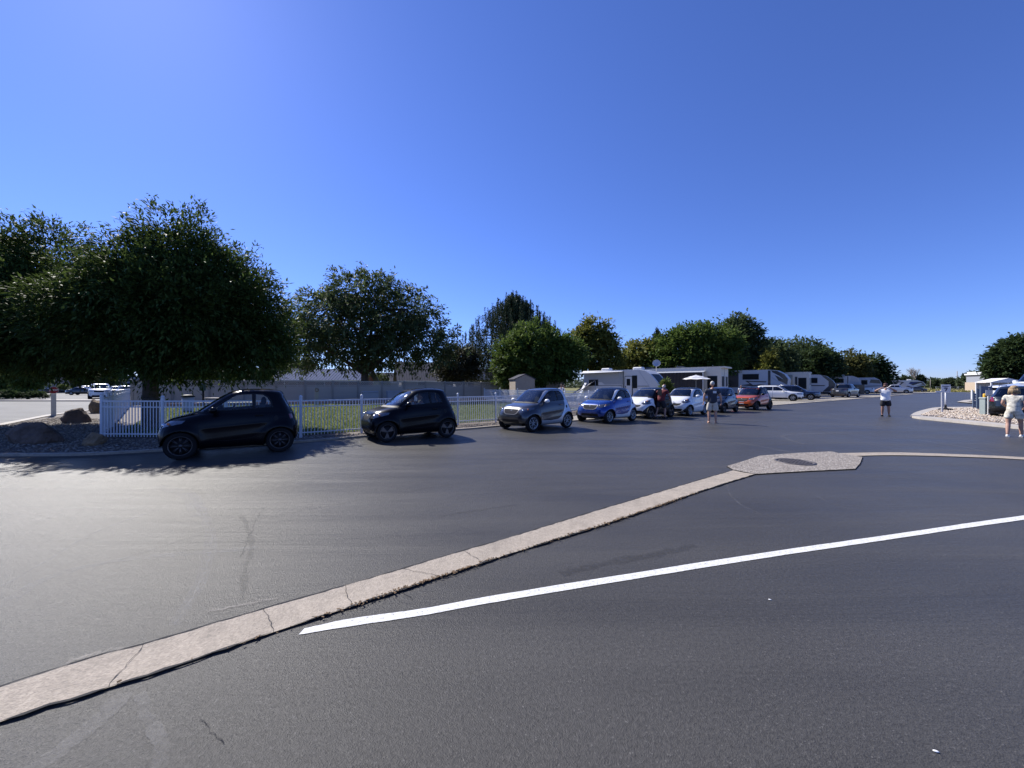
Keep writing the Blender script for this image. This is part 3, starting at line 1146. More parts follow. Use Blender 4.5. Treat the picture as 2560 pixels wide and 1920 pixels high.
px_tree('locust_tree', 'large open crowned locust tree standing behind the tan lattice fence', 'tree', 912, 690, 948, 236, 46, L_LOC, 3000, 16,
        lobes=[(0, 0, .55, .38, .38, .45), (.35, 0, .32, .42, .4, .42), (-.4, 0, .2, .4, .4, .4), (.05, 0, .1, .6, .5, .5), (.68, 0, -.2, .34, .4, .34), (-.72, 0, -.22, .32, .4, .38),
               (-.3, 0, -.4, .5, .5, .36), (.35, 0, -.42, .5, .5, .34), (-.02, 0, -.1, .7, .6, .45), (.8, 0, -.5, .2, .3, .22), (-.85, 0, -.62, .2, .3, .22), (.12, 0, .78, .2, .2, .24), (-.16, 0, .74, .16, .2, .2)],
        ll=0.46, lw=0.19, tl=0.9, droop=0.9, inner=0.28, n_limb=60, fork=6, trunk=3.2, rag=.14)
px_tree('plum_tree', 'small dark purplish tree just above the tan fence, left of the pine', 'tree', 1143, 868, 955, 50, 54, L_PUR, 900, 14, ll=.42)
px_tree('maple_tree', 'rounded bright green maple overhanging the tan shed', 'tree', 1345, 815, 966, 104, 48, L_GRN, 2600, 15,
        lobes=[(-.1, 0, .45, .5, .5, .5), (-.45, 0, .05, .5, .5, .5), (.35, 0, .2, .5, .5, .5), (-.2, 0, -.3, .65, .6, .55), (.45, 0, -.2, .5, .5, .5), (-.65, 0, -.35, .32, .4, .45), (.75, 0, -.1, .4, .4, .5), (.1, 0, 0, .7, .6, .6), (-.72, 0, -.75, .22, .3, .22)], ll=.42, droop=.3, trunk=2.8)
px_tree('ash_tree', 'yellow tinged tree behind the green maple and left end of the first trailer', 'tree', 1488, 803, 935, 56, 58, L_YEL, 1100, 14,
        lobes=[(-.05, 0, .6, .45, .4, .4), (.2, 0, .1, .6, .5, .5), (-.4, 0, 0, .6, .5, .6), (.45, 0, -.35, .55, .5, .5), (0, 0, -.2, .7, .6, .6), (.8, 0, -.5, .25, .3, .3)])
px_tree('ash_tree', 'short yellowing tree behind the satellite dish', 'tree', 1600, 862, 945, 56, 62, L_YEL, 900, 14)
px_tree('honey_locust', 'largest green tree behind the long park trailer with dark drapes', 'tree', 1735, 815, 960, 108, 58, L_GRN, 2600, 15,
        lobes=[(-.1, 0, .4, .55, .5, .5), (-.5, 0, .05, .5, .5, .55), (.35, 0, .35, .5, .5, .5), (-.3, 0, -.35, .7, .6, .5), (.4, 0, -.25, .65, .6, .6), (-.75, 0, -.4, .3, .4, .4), (.75, 0, .35, .35, .4, .4), (0, 0, 0, .7, .6, .6)], ll=.5, droop=.2, trunk=3.5)
px_tree('honey_locust', 'leggy green tree leaning right behind the large tree, spiky top', 'tree', 1850, 806, 965, 66, 66, L_LOC, 1400, 14,
        lobes=[(-.1, 0, .5, .5, .5, .5), (.2, 0, .05, .6, .6, .5), (-.4, 0, .2, .5, .5, .6), (0, 0, -.4, .8, .6, .5), (-.1, 0, .82, .22, .22, .2)], ll=.6, tl=1.6, spread=.35, inner=.2)
px_tree('honey_locust', 'mid green tree behind the white fifth wheel with swirls', 'tree', 1922, 858, 965, 58, 72, L_LOC, 1200, 13, ll=.6, tl=1.4)
px_tree('juniper_tree', 'olive conical tree above the fifth wheel roof', 'tree', 1925, 876, 960, 26, 60, L_YEL, 500, 13,
        lobes=[(0, 0, -.4, .9, .9, .6), (0, 0, .2, .55, .55, .5), (0, 0, .7, .25, .25, .35)], ll=.4)
px_tree('honey_locust', 'airy green tree above the grey park trailer end', 'tree', 2015, 857, 960, 62, 84, L_LOC, 1200, 13, ll=.7, tl=1.6)
px_tree('maple_tree', 'dark round tree in front of the airy one, above the dark pickup', 'tree', 2040, 878, 965, 58, 76, L_DRK, 1300, 13, ll=.6)
px_tree('ash_tree', 'reddish yellow green tree near the right end of the tree row', 'tree', 2122, 888, 965, 48, 92, leaf_mat('rusty_leaf', (0.05, 0.065, 0.02), (0.12, 0.12, 0.04), .3), 1000, 12, ll=.75)
px_tree('maple_tree', 'last dark green tree at the right end of the tree row', 'tree', 2172, 898, 968, 44, 96, L_DRK, 900, 12, ll=.8, tl=2.2, spread=.35)
px_tree('spruce_tree', 'big dark green tree at the right edge above the white canopy', 'tree', 2562, 850, 962, 112, 50, L_DRK, 2600, 15,
        lobes=[(0, 0, .4, .5, .5, .5), (-.4, 0, .1, .5, .5, .45), (.4, 0, .1, .5, .5, .5), (-.6, 0, -.3, .4, .4, .4), (0, 0, -.3, .8, .7, .55), (-.3, 0, .55, .3, .3, .3), (-.82, 0, -.28, .2, .3, .2)], ll=.46, droop=.25, trunk=2)
# far trees, one by one
for px, top, bot, hw, Y, n_, lb in [
        (2262, 942, 962, 14, 150, 160, 'tiny dark far tree above the long grey trailer'), (2301, 940, 962, 10, 150, 160, 'small round far tree right of the bare tree'),
        (2284, 944, 962, 24, 180, 260, 'low green far tree at the foot of the bare tree'), (2200, 946, 962, 22, 150, 200, 'low far tree left of the white shirted photographer'),
        (2337, 949, 966, 12, 190, 160, 'small far tree right of the last trailer'), (2352, 951, 966, 10, 200, 130, 'lowest far tree above the number sign'),
        (2376, 949, 966, 15, 170, 260, 'far dark tree left of the tall thin pole'), (2400, 950, 966, 16, 180, 260, 'far dark tree right of the tall thin pole'),
        (2427, 932, 966, 18, 140, 420, 'gnarled far tree beside the tan block building'), (2412, 941, 966, 14, 142, 260, 'far tree touching the gnarled one on its left')]:
    px_tree('far_tree', lb, 'tree', px, top, bot, hw, Y, L_FAR, n_, 9, ll=Y / 384 * 2.6, tl=Y / 384 * 1.5, n_limb=6, group='distant trees along the field')
# left side shrubs and small trees
for px, top, bot, hw, Y, n_, m_, lb in [
        (16, 926, 982, 30, 50, 700, L_BSH, 'bright green bush at the left edge in front of parked cars'), (70, 925, 965, 34, 47, 700, L_GRN, 'small street tree on a thin trunk across the side street'),
        (470, 922, 960, 34, 52, 380, L_DRK, 'dark tree behind the tan fence above the trash barrel'), (562, 926, 960, 36, 54, 380, L_DRK, 'dark tree behind the tan fence above the first black car'),
        (640, 930, 960, 30, 55, 300, L_LOC, 'small green tree behind the tan fence left of the brick block'),
        (196, 930, 960, 22, 110, 260, L_FAR, 'small far tree behind the car park, left one'), (238, 928, 958, 18, 118, 220, L_FAR, 'small far tree behind the car park, middle one'),
        (276, 934, 958, 14, 100, 200, L_FAR, 'small far tree in front of the grey shop'), (398, 925, 958, 26, 60, 300, L_GRN, 'green tree seen just right of the ash trunk over the tan fence'),
        (145, 930, 962, 24, 115, 240, L_DRK, 'dark far tree behind the stop sign')]:
    px_tree('small_tree', lb, 'tree', px, top, bot, hw, Y, m_, n_, 11, n_limb=8, ll=max(.2, Y / 384 * 3.2))


def bush(label, px, py, hw, top, m, n_=260, grp='low shrubs along the car park verge'):
    X, Y = gp(px, py)
    rx = hw / FPX * Y
    h = max(.3, hz(top, Y))
    root = empty('shrub', (X, Y, 0.1))
    tag(root, label, 'shrub', grp)
    lob = [(-rx * .4, 0, h * .45, rx * .5, rx * .4, h * .5), (rx * .35, 0, h * .4, rx * .55, rx * .4, h * .5), (0, 0, h * .5, rx * .6, rx * .4, h * .5)]
    lob = np.array(lob)
    idx = np.random.randint(0, 3, n_)
    d = np.random.normal(0, 1, (n_, 3))
    d /= np.linalg.norm(d, axis=1)[:, None]
    d[:, 2] = np.abs(d[:, 2])
    P = lob[idx, :3] + d * lob[idx, 3:] * np.random.uniform(.6, 1, (n_, 1))
    V = leaves(P, d, 12, .24, .09, .5, .3, .2)
    link('foliage', np_mesh('foliage', V.reshape(-1, 3), np.arange(4 * len(V)).reshape(-1, 4)), root, m)


bush('low dark green shrub across the side street, nearest the left edge', 20, 1001, 30, 984, L_DRK)
bush('long dark shrub under the small street tree', 80, 1000, 36, 986, L_DRK, 380)
bush('sunlit olive shrub behind the street tree', 45, 984, 26, 968, L_BSH, 300)
bush('small lime shrub to the right of the stop sign', 160, 983, 14, 963, L_BSH, 200)
bush('reddish shrub at the foot of the green bush', 17, 993, 14, 972, leaf_mat('red_leaf', (.05, .02, .02), (.12, .06, .04), .2), 200)
bush('weedy green shrub between the first trailer and the man in red', 1665, 1012, 12, 957, L_BSH, 200, 'weeds by the trailers')
bush('lime shrub peeking over the tan fence left of the locust trunk', 870, 985, 22, 935, L_BSH, 300, 'bushes behind the tan fence')
bush('lime shrub peeking over the tan fence right of the locust trunk', 955, 985, 22, 935, L_BSH, 300, 'bushes behind the tan fence')


# the pine: upswept candles
def pine(label, px, top, bot, hw, Y, n_br, name='pine_tree'):
    X = hp(px, Y)
    H = hz(top, Y)
    rx = hw / FPX * Y * math.cos(math.atan((px - 1280) / FPX))
    root = empty(name, (X, Y, 0))
    tag(root, label, 'tree')
    tb = MB()
    tb.path([(0, 0, 0), (0, 0, H * .5), (0, 0, H * .97)], [rx * .06, rx * .04, .03], 8)
    tb.build('trunk', BARK, root)
    Vs = []
    br = MB()
    for i in range(n_br):
        f = random.random() ** 1.05
        z0 = .8 + (H * .93 - .8) * f
        R0 = rx * min(1, (1 - f) ** .8 * 1.08 + .03)
        a = random.uniform(0, 6.283)
        Ln = R0 * random.uniform(.5, 1) ** .7
        m_ = 9
        sc_ = Y / 60
        t = np.linspace(.25, 1, m_)
        c = np.stack([np.cos(a) * Ln * t, np.sin(a) * Ln * t, z0 + Ln * (.05 * t + .32 * t ** 3)], 1)
        # vertical candle at the branch end
        kc = random.randint(4, 6)
        cl = random.uniform(.8, 1.7) * sc_
        cc = np.stack([np.full(kc, c[-1, 0]), np.full(kc, c[-1, 1]), c[-1, 2] + np.linspace(.05, 1, kc) * cl], 1)
        c = c + np.random.normal(0, .12, c.shape) * sc_
        dd = np.stack([np.cos(a) * np.ones(m_) * .6, np.sin(a) * np.ones(m_) * .6, np.full(m_, .8)], 1)
        Vs.append(leaves(c, dd, 11, .36 * sc_, .085 * sc_, .5, .6 * sc_, 0, 1.0))
        dc = np.tile(np.array([[0, 0, 1.0]]), (kc, 1))
        Vs.append(leaves(cc, dc, 13, .30 * sc_, .08 * sc_, .38, .35 * sc_, 0, 1.0))
        if i % 4 == 0:
            br.path([(0, 0, z0), tuple(c[5]), tuple(c[-1])], [.07, .045, .02], 5)
    br.build('limb', BARK, root)
    V = np.concatenate(Vs)
    link('crown', np_mesh('crown', V.reshape(-1, 3), np.arange(4 * len(V)).reshape(-1, 4)), root, L_PIN)


pine('tall dark pine with upswept tips behind the round green maple', 1284, 745, 960, 158, 60, 560)
pine('small dark pine behind the satellite dish', 1642, 834, 930, 30, 72, 110)

# bare tree
rt = empty('bare_tree', (hp(2286, 150), 150, 0))
tag(rt, 'leafless grey tree standing far off above the trailers', 'tree')
tb = MB()
GREYB = mat('dead_bark', (0.28, 0.25, 0.22), .9)


def twig(p, d, L_, r, lev):
    e = p + d * L_
    tb.tube(p, e, r, r * .6, 5)
    if lev == 0:
        return
    for k in range(4):
        nd = (d + Vector((random.gauss(0, .42), random.gauss(0, .3), random.uniform(-.05, .35)))).normalized()
        twig(p.lerp(e, random.uniform(.5, 1)), nd, L_ * random.uniform(.55, .8), r * .55, lev - 1)


tb.tube((0, 0, 0), (0, 0, 2.5), .35, .3, 8)
for dx in (-.45, -.15, .18, .3):
    twig(Vector((0, 0, 2.3)), Vector((dx, 0, 1)).normalized(), 3.0, .16, 3)
tb.build('trunk', GREYB, rt)

# ------------------------------------------------------------------ vehicles: a ring-stack shell cut along drawn outlines
RUB = mat('tyre_rubber', (0.012, 0.012, 0.013), 0.85, spec=.2, var=.2, bump=.3, bs=80)
BLKP = mat('black_plastic', (0.010, 0.010, 0.012), 0.6, spec=.25)
GRILLM = mat('grey_grille_mesh', (0.05, 0.05, 0.055), 0.9, spec=.06, var=.3, vs=60)
BLKG = mat('gloss_black_paint', (0.003, 0.003, 0.005), 0.22, coat=0.0, spec=.18, var=.02)
DARKI = mat('car_interior', (0.02, 0.02, 0.023), 0.8)
CHROME = mat('chrome', (0.75, 0.76, 0.78), 0.15, metal=1.0, var=.03)
RIMS = mat('silver_alloy', (0.42, 0.43, 0.45), 0.3, metal=.9, var=.05)
RIMD = mat('dark_alloy', (0.10, 0.09, 0.09), 0.35, metal=.7, var=.05)
GLS = glass_mat('car_glass', (0.86, 0.9, 0.88), .9)
GLW = glass_mat('windshield_glass', (0.5, 0.56, 0.56), 1.3)
GLD = glass_mat('privacy_glass', (0.06, 0.06, 0.07), 1.0)
LAMP = mat('headlamp_lens', (0.13, 0.14, 0.16), 0.12, metal=.5, coat=1, var=.3, vs=18)
TAIL = mat('tail_lamp_lens', (0.16, 0.006, 0.008), 0.15, coat=1)
AMB = mat('amber_lens', (0.6, 0.2, 0.05), 0.2, coat=1)
PLATE = mat('number_plate', (0.7, 0.72, 0.75), 0.4, var=.15, vs=30)


def paint(name, col, metal=0.35, rough=.28):
    return mat(name, col, rough, metal=metal, coat=1.0, var=.03, vs=2)


def cr_interp(rows, sub):
    Rw = np.array(rows, float)
    out = []
    for i in range(len(Rw) - 1):
        a = Rw[max(0, i - 1)]
        b, c = Rw[i], Rw[i + 1]
        d = Rw[min(len(Rw) - 1, i + 2)]
        for k in range(sub):
            t = k / sub
            # monotone-ish hermite
            m0 = (c - a) / 2 if i > 0 else (c - b)
            m1 = (d - b) / 2 if i < len(Rw) - 2 else (c - b)
            lim = 3 * np.abs(c - b)
            m0 = np.clip(m0, -lim, lim)
            m1 = np.clip(m1, -lim, lim)
            m0 = np.where(m0 * (c - b) < 0, 0, m0)
            m1 = np.where(m1 * (c - b) < 0, 0, m1)
            h = (2 * t ** 3 - 3 * t ** 2 + 1) * b + (t ** 3 - 2 * t ** 2 + t) * m0 + (-2 * t ** 3 + 3 * t ** 2) * c + (t ** 3 - t ** 2) * m1
            out.append(h)
    out.append(Rw[-1])
    return np.array(out)


def half_ring(z, xf, xr, w_, nf, nr, xc, nh):
    u = np.linspace(0, math.pi / 2, 160)
    fx = xc - (xc - xf) * np.cos(u) ** (2 / nf)
    fy = w_ * np.sin(u) ** (2 / nf)
    u2 = u[::-1]
    rx = xc + (xr - xc) * np.cos(u2) ** (2 / nr)
    ry = w_ * np.sin(u2) ** (2 / nr)

    def rs(x, y, n_):
        s = np.concatenate([[0], np.cumsum(np.hypot(np.diff(x), np.diff(y)))])
        q = np.linspace(0, s[-1], n_)
        return np.interp(q, s, x), np.interp(q, s, y)
    a, b = rs(fx, fy, nh)
    c, d = rs(rx, ry, max(8, nh // 2 + 2))
    return np.concatenate([a, c[1:]]), np.concatenate([b, d[1:]])


def shell(rows, xc, nh, sub, wheels, wr, flare, cuts, arch=True, crease=False):
    """returns {label: mesh}. cuts: list of (label, view, polygon, test(centre), offset)"""
    Rw = cr_interp(rows, sub)
    rings = []
    for r in Rw:
        x, y = half_ring(*r, xc, nh)
        if flare:
            for wx, wz in wheels:
                d = np.hypot(x - wx, r[0] - wz)
                side = np.clip((y - .35) / .3, 0, 1)
                y = y + flare * side * np.exp(-((d - wr * 1.12) / .10) ** 2)
        if crease:
            zl = .655 + .075 * (x - .8)
            mk = np.clip((x - .72) / .15, 0, 1) * np.clip((2.12 - x) / .25, 0, 1) * np.clip((y - .55) / .15, 0, 1)
            y = y + mk * (.006 * np.exp(-((r[0] - zl) / .030) ** 2) - .007 * np.exp(-((r[0] - zl + .10) / .07) ** 2) + .005 * np.exp(-((r[0] - .40 - .10 * (x - .8)) / .035) ** 2))
        rings.append((x, y, r[0]))
    bm = bmesh.new()
    n1 = len(rings[0][0])
    full = 2 * n1 - 2
    grid = []
    for x, y, z in rings:
        row = [bm.verts.new((x[i], -y[i], z)) for i in range(n1)] + [bm.verts.new((x[i], y[i], z)) for i in range(n1 - 2, 0, -1)]
        grid.append(row)
    for a, b in zip(grid[:-1], grid[1:]):
        for i in range(full):
            j = (i + 1) % full
            try:
                bm.faces.new((a[i], a[j], b[j], b[i]))
            except ValueError:
                pass
    top = grid[-1]
    c = bm.verts.new((sum(v.co.x for v in top) / full, 0, rings[-1][2]))
    for i in range(full):
        bm.faces.new((top[i], top[(i + 1) % full], c))
    bmesh.ops.recalc_face_normals(bm, faces=bm.faces)
    lay = bm.faces.layers.int.new('lab')
    names = ['body']
    offs = {}
    allcuts = []
    if arch:
        for wx, wz in wheels:
            for rad, lb in ((wr * 1.22, 'wheel_arch_trim'), (wr * 1.12, '_hole')):
                poly = [(wx + rad * math.cos(t * math.pi / 10), wz + rad * math.sin(t * math.pi / 10)) for t in range(20)]
                allcuts.append((lb, 'side', poly, lambda q: abs(q.y) > .45 and q.z < .95, 0.006 if lb[0] != '_' else 0))
    for lb, view, poly, test, off in list(cuts) + allcuts:
        if lb not in names:
            names.append(lb)
        k = names.index(lb)
        offs[lb] = off
        ax = {'side': (0, 2), 'front': (1, 2), 'top': (0, 1)}[view]
        px_ = [p[0] for p in poly]
        pz_ = [p[1] for p in poly]
        lo0, hi0, lo1, hi1 = min(px_) - .03, max(px_) + .03, min(pz_) - .03, max(pz_) + .03
        fs = []
        for f in bm.faces:
            cs = f.calc_center_median()
            if lo0 - .08 < cs[ax[0]] < hi0 + .08 and lo1 - .08 < cs[ax[1]] < hi1 + .08 and test(cs):
                fs.append(f)
        if not fs:
            continue
        geom = list({v for f in fs for v in f.verts}) + list({e for f in fs for e in f.edges}) + fs
        for i in range(len(poly)):
            p, q = poly[i], poly[(i + 1) % len(poly)]
            d0, d1 = q[0] - p[0], q[1] - p[1]
            no = [0, 0, 0]
            no[ax[0]], no[ax[1]] = -d1, d0
            co = [0, 0, 0]
            co[ax[0]], co[ax[1]] = p
            if abs(d0) + abs(d1) < 1e-6:
                continue
            geom = bmesh.ops.bisect_plane(bm, geom=geom, dist=1e-5, plane_co=co, plane_no=no)['geom']
        for f in geom:
            if isinstance(f, bmesh.types.BMFace):
                cs = f.calc_center_median()
                if test(cs) and in_poly(cs[ax[0]], cs[ax[1]], poly):
                    f[lay] = k
    bm.normal_update()
    out = []
    for k, lb in enumerate(names):
        if lb[0] == '_':
            continue
        fs = [f for f in bm.faces if f[lay] == k]
        if not fs:
            continue
        # every connected piece becomes a mesh of its own
        left = set(fs)
        comps = []
        while left:
            st = [left.pop()]
            comp = []
            while st:
                f = st.pop()
                comp.append(f)
                for v in f.verts:
                    for g_ in v.link_faces:
                        if g_ in left:
                            left.discard(g_)
                            st.append(g_)
            comps.append(comp)
        comps.sort(key=len, reverse=True)
        big = [c_ for c_ in comps if len(c_) > max(3, .04 * len(comps[0]))] or [comps[0]]
        for c_ in comps:
            if not any(c_ is b_ for b_ in big):
                big[0] += c_
        for fs in big:
            vid, V, N, F_ = {}, [], [], []
            off = offs.get(lb, 0)
            for f in fs:
                ids = []
                for v in f.verts:
                    if v not in vid:
                        vid[v] = len(V)
                        V.append(tuple(v.co + v.normal * off))
                        N.append(tuple(v.normal))
                    ids.append(vid[v])
                F_.append(ids)
            me = bpy.data.meshes.new(lb)
            me.from_pydata(V, [], F_)
            me.polygons.foreach_set('use_smooth', [True] * len(F_))
            me.normals_split_custom_set_from_vertices(N)
            me.update()
            out.append((lb, me))
    bm.free()
    return out


def mir(poly):
    return [(-p[0], p[1]) for p in poly]


def wheel_meshes(r, wdt, style):
    ty = MB()
    h = wdt / 2
    ri = r * (.70 if style != 'far' else .62)
    ty.lathe([(ri, -h * .8), (r * .86, -h), (r * .97, -h * .85), (r, -h * .5), (r, h * .5), (r * .97, h * .85), (r * .86, h), (ri, h * .8)], 32, axis='Y')
    rm = MB()
    rm.lathe([(ri * .9, -h * .1), (ri * 1.0, -h * .72), (ri * 1.02, -h * .85), (ri * .97, -h * .88), (ri * .93, -h * .7), (ri * .93, -h * .1)], 32, axis='Y')
    rm.lathe([(0.0, -h * .66), (ri * .17, -h * .62), (ri * .2, -h * .3)], 16, axis='Y')
    if style == 'five':
        for k in range(5):
            a = k * 2 * math.pi / 5 + .3
            for s in (-1, 1):
                a1, a2 = a + s * .20, a + s * .42
                pts = [(math.cos(a + s * .08) * ri * .15, math.sin(a + s * .08) * ri * .15), (math.cos(a1) * ri * .55, math.sin(a1) * ri * .55), (math.cos(a2) * ri * .93, math.sin(a2) * ri * .93)]
                for p, q in zip(pts[:-1], pts[1:]):
                    rm.tube((p[0], -h * .5, p[1]), (q[0], -h * .62, q[1]), ri * .065, ri * .055, 6)
            a1, a2 = a + .42, a - .42
            rm.tube((math.cos(a1) * ri * .93, -h * .6, math.sin(a1) * ri * .93), (math.cos(a2) * ri * .93, -h * .6, math.sin(a2) * ri * .93), ri * .04, ri * .04, 6)
    elif style == 'multi':
        for k in range(8):
            a = k * 2 * math.pi / 8
            for s in (-.09, .09):
                rm.tube((math.cos(a) * ri * .16, -h * .5, math.sin(a) * ri * .16), (math.cos(a + s) * ri * .94, -h * .64, math.sin(a + s) * ri * .94), ri * .035, ri * .03, 6)
    elif style == 'solid':
        for k in range(3):
            a = k * 2 * math.pi / 3 + .5
            rm.prism([(math.cos(a - .5) * ri * .2, math.sin(a - .5) * ri * .2), (math.cos(a - .38) * ri * .93, math.sin(a - .38) * ri * .93), (math.cos(a + .38) * ri * .93, math.sin(a + .38) * ri * .93), (math.cos(a + .5) * ri * .2, math.sin(a + .5) * ri * .2)], -h * .6, -h * .5)
    else:
        for k in range(6):
            a = k * 2 * math.pi / 6
            rm.prism([(math.cos(a - .5) * ri * .12, math.sin(a - .5) * ri * .12), (math.cos(a - .16) * ri * .95, math.sin(a - .16) * ri * .95), (math.cos(a + .16) * ri * .95, math.sin(a + .16) * ri * .95), (math.cos(a + .5) * ri * .12, math.sin(a + .5) * ri * .12)], -h * .6, -h * .5)
    hb = MB().lathe([(0, -h * .25), (ri * .9, -h * .25), (ri * .9, h * .5), (0, h * .5)], 20, axis='Y')
    return ty.mesh('tyre'), rm.mesh('rim'), hb.mesh('wheel')


WM = {}


def add_wheels(root, pos, r, wdt, style, rimm, near=None):
    key = (round(r, 3), round(wdt, 3), style)
    if key not in WM:
        WM[key] = wheel_meshes(r, wdt, style)
        for me, m in zip(WM[key], (RUB, RIMS, BLKP)):
            me.materials.append(m)
    ty, rm, hb = WM[key]
    for x, y, steer in pos:
        h = link('wheel', hb, root)
        h.location = (x, y, r)
        h.rotation_euler = (0, random.uniform(0, 1), (0 if y < 0 else math.pi) + steer)
        h.rotation_mode = 'XYZ'
        h.rotation_euler = Euler((0, 0, (0 if y < 0 else math.pi) + steer))
        link('tyre', ty, h, RUB)
        link('rim', rm, h, rimm)


def chassis(root, L_, W_, wheels, wr, z1=.45):
    c = MB()
    x0, x1 = .12, L_ - .12
    c.box(((x0 + x1) / 2, 0, (z1 + .19) / 2), (x1 - x0, W_ - 2 * .34, z1 - .19))
    wx = [p[0] for p in wheels]
    segs = [(.2, wx[0] - wr * 1.2), (wx[0] + wr * 1.2, wx[1] - wr * 1.2), (wx[1] + wr * 1.2, L_ - .2)]
    for a, b in segs:
        if b > a:
            c.box(((a + b) / 2, 0, .31), (b - a, W_ - .16, .2))
    for p in wheels:
        for s in (-1, 1):
            y1, y0 = s * (W_ / 2 - .02), s * (W_ / 2 - .36)
            vs, fs = [], []
            n_ = 14
            for i in range(n_ + 1):
                t = math.pi * i / n_
                for yy in (y0, y1):
                    vs.append((p[0] + math.cos(t) * wr * 1.14, yy, p[1] + math.sin(t) * wr * 1.14))
            for i in range(n_):
                fs.append((2 * i, 2 * i + 1, 2 * i + 3, 2 * i + 2))
            fs.append(tuple(2 * i for i in range(n_ + 1)))
            c.add(vs, fs)
    c.build('underbody', BLKP, root, fix=False)


# --- the two micro car shells
R453 = [(0.20, .20, 2.50, .72, 5, 4), (0.25, .08, 2.60, .79, 4.6, 4), (0.34, .00, 2.68, .822, 6.4, 5.4), (0.48, -.02, 2.70, .832, 6.4, 5.4), (0.60, -.01, 2.70, .835, 6.2, 5.2), (0.70, .025, 2.685, .832, 5.8, 4.8),
        (0.78, .07, 2.655, .825, 5.1, 4.4), (0.85, .135, 2.64, .815, 4.3, 4), (0.895, .215, 2.625, .805, 4.0, 4), (0.93, .32, 2.61, .795, 4.0, 4), (0.96, .43, 2.60, .785, 4.0, 4), (0.985, .53, 2.585, .775, 4.0, 4),
        (1.02, .61, 2.57, .765, 4, 4), (1.10, .71, 2.53, .742, 4, 4), (1.20, .845, 2.48, .71, 4, 4), (1.30, .98, 2.435, .675, 4, 4), (1.39, 1.105, 2.40, .64, 3.8, 4), (1.45, 1.20, 2.375, .61, 3.6, 3.8),
        (1.495, 1.30, 2.33, .57, 3.2, 3.4), (1.525, 1.42, 2.22, .50, 2.8, 3), (1.545, 1.55, 2.08, .38, 2.4, 2.6), (1.553, 1.68, 1.92, .2, 2, 2)]
xc453 = 1.78
side_f = lambda q: abs(q.y) > .38 and q.x < 2.42
front_f = lambda q: q.x < 1.5
rear_f = lambda q: q.x > 2.2
DOOR = [(.74, .97), (.72, .78), (.73, .58), (.76, .40), (1.30, .37), (1.70, .40), (1.86, .50), (1.98, .66), (2.07, .84), (2.11, 1.0), (2.09, 1.10), (1.0, 1.045), (.86, 1.02)]


def grow(poly, d):
    cx = sum(p[0] for p in poly) / len(poly)
    cz = sum(p[1] for p in poly) / len(poly)
    return [(cx + (p[0] - cx) * (1 + d / max(.05, math.hypot(p[0] - cx, p[1] - cz))), cz + (p[1] - cz) * (1 + d / max(.05, math.hypot(p[0] - cx, p[1] - cz)))) for p in poly]


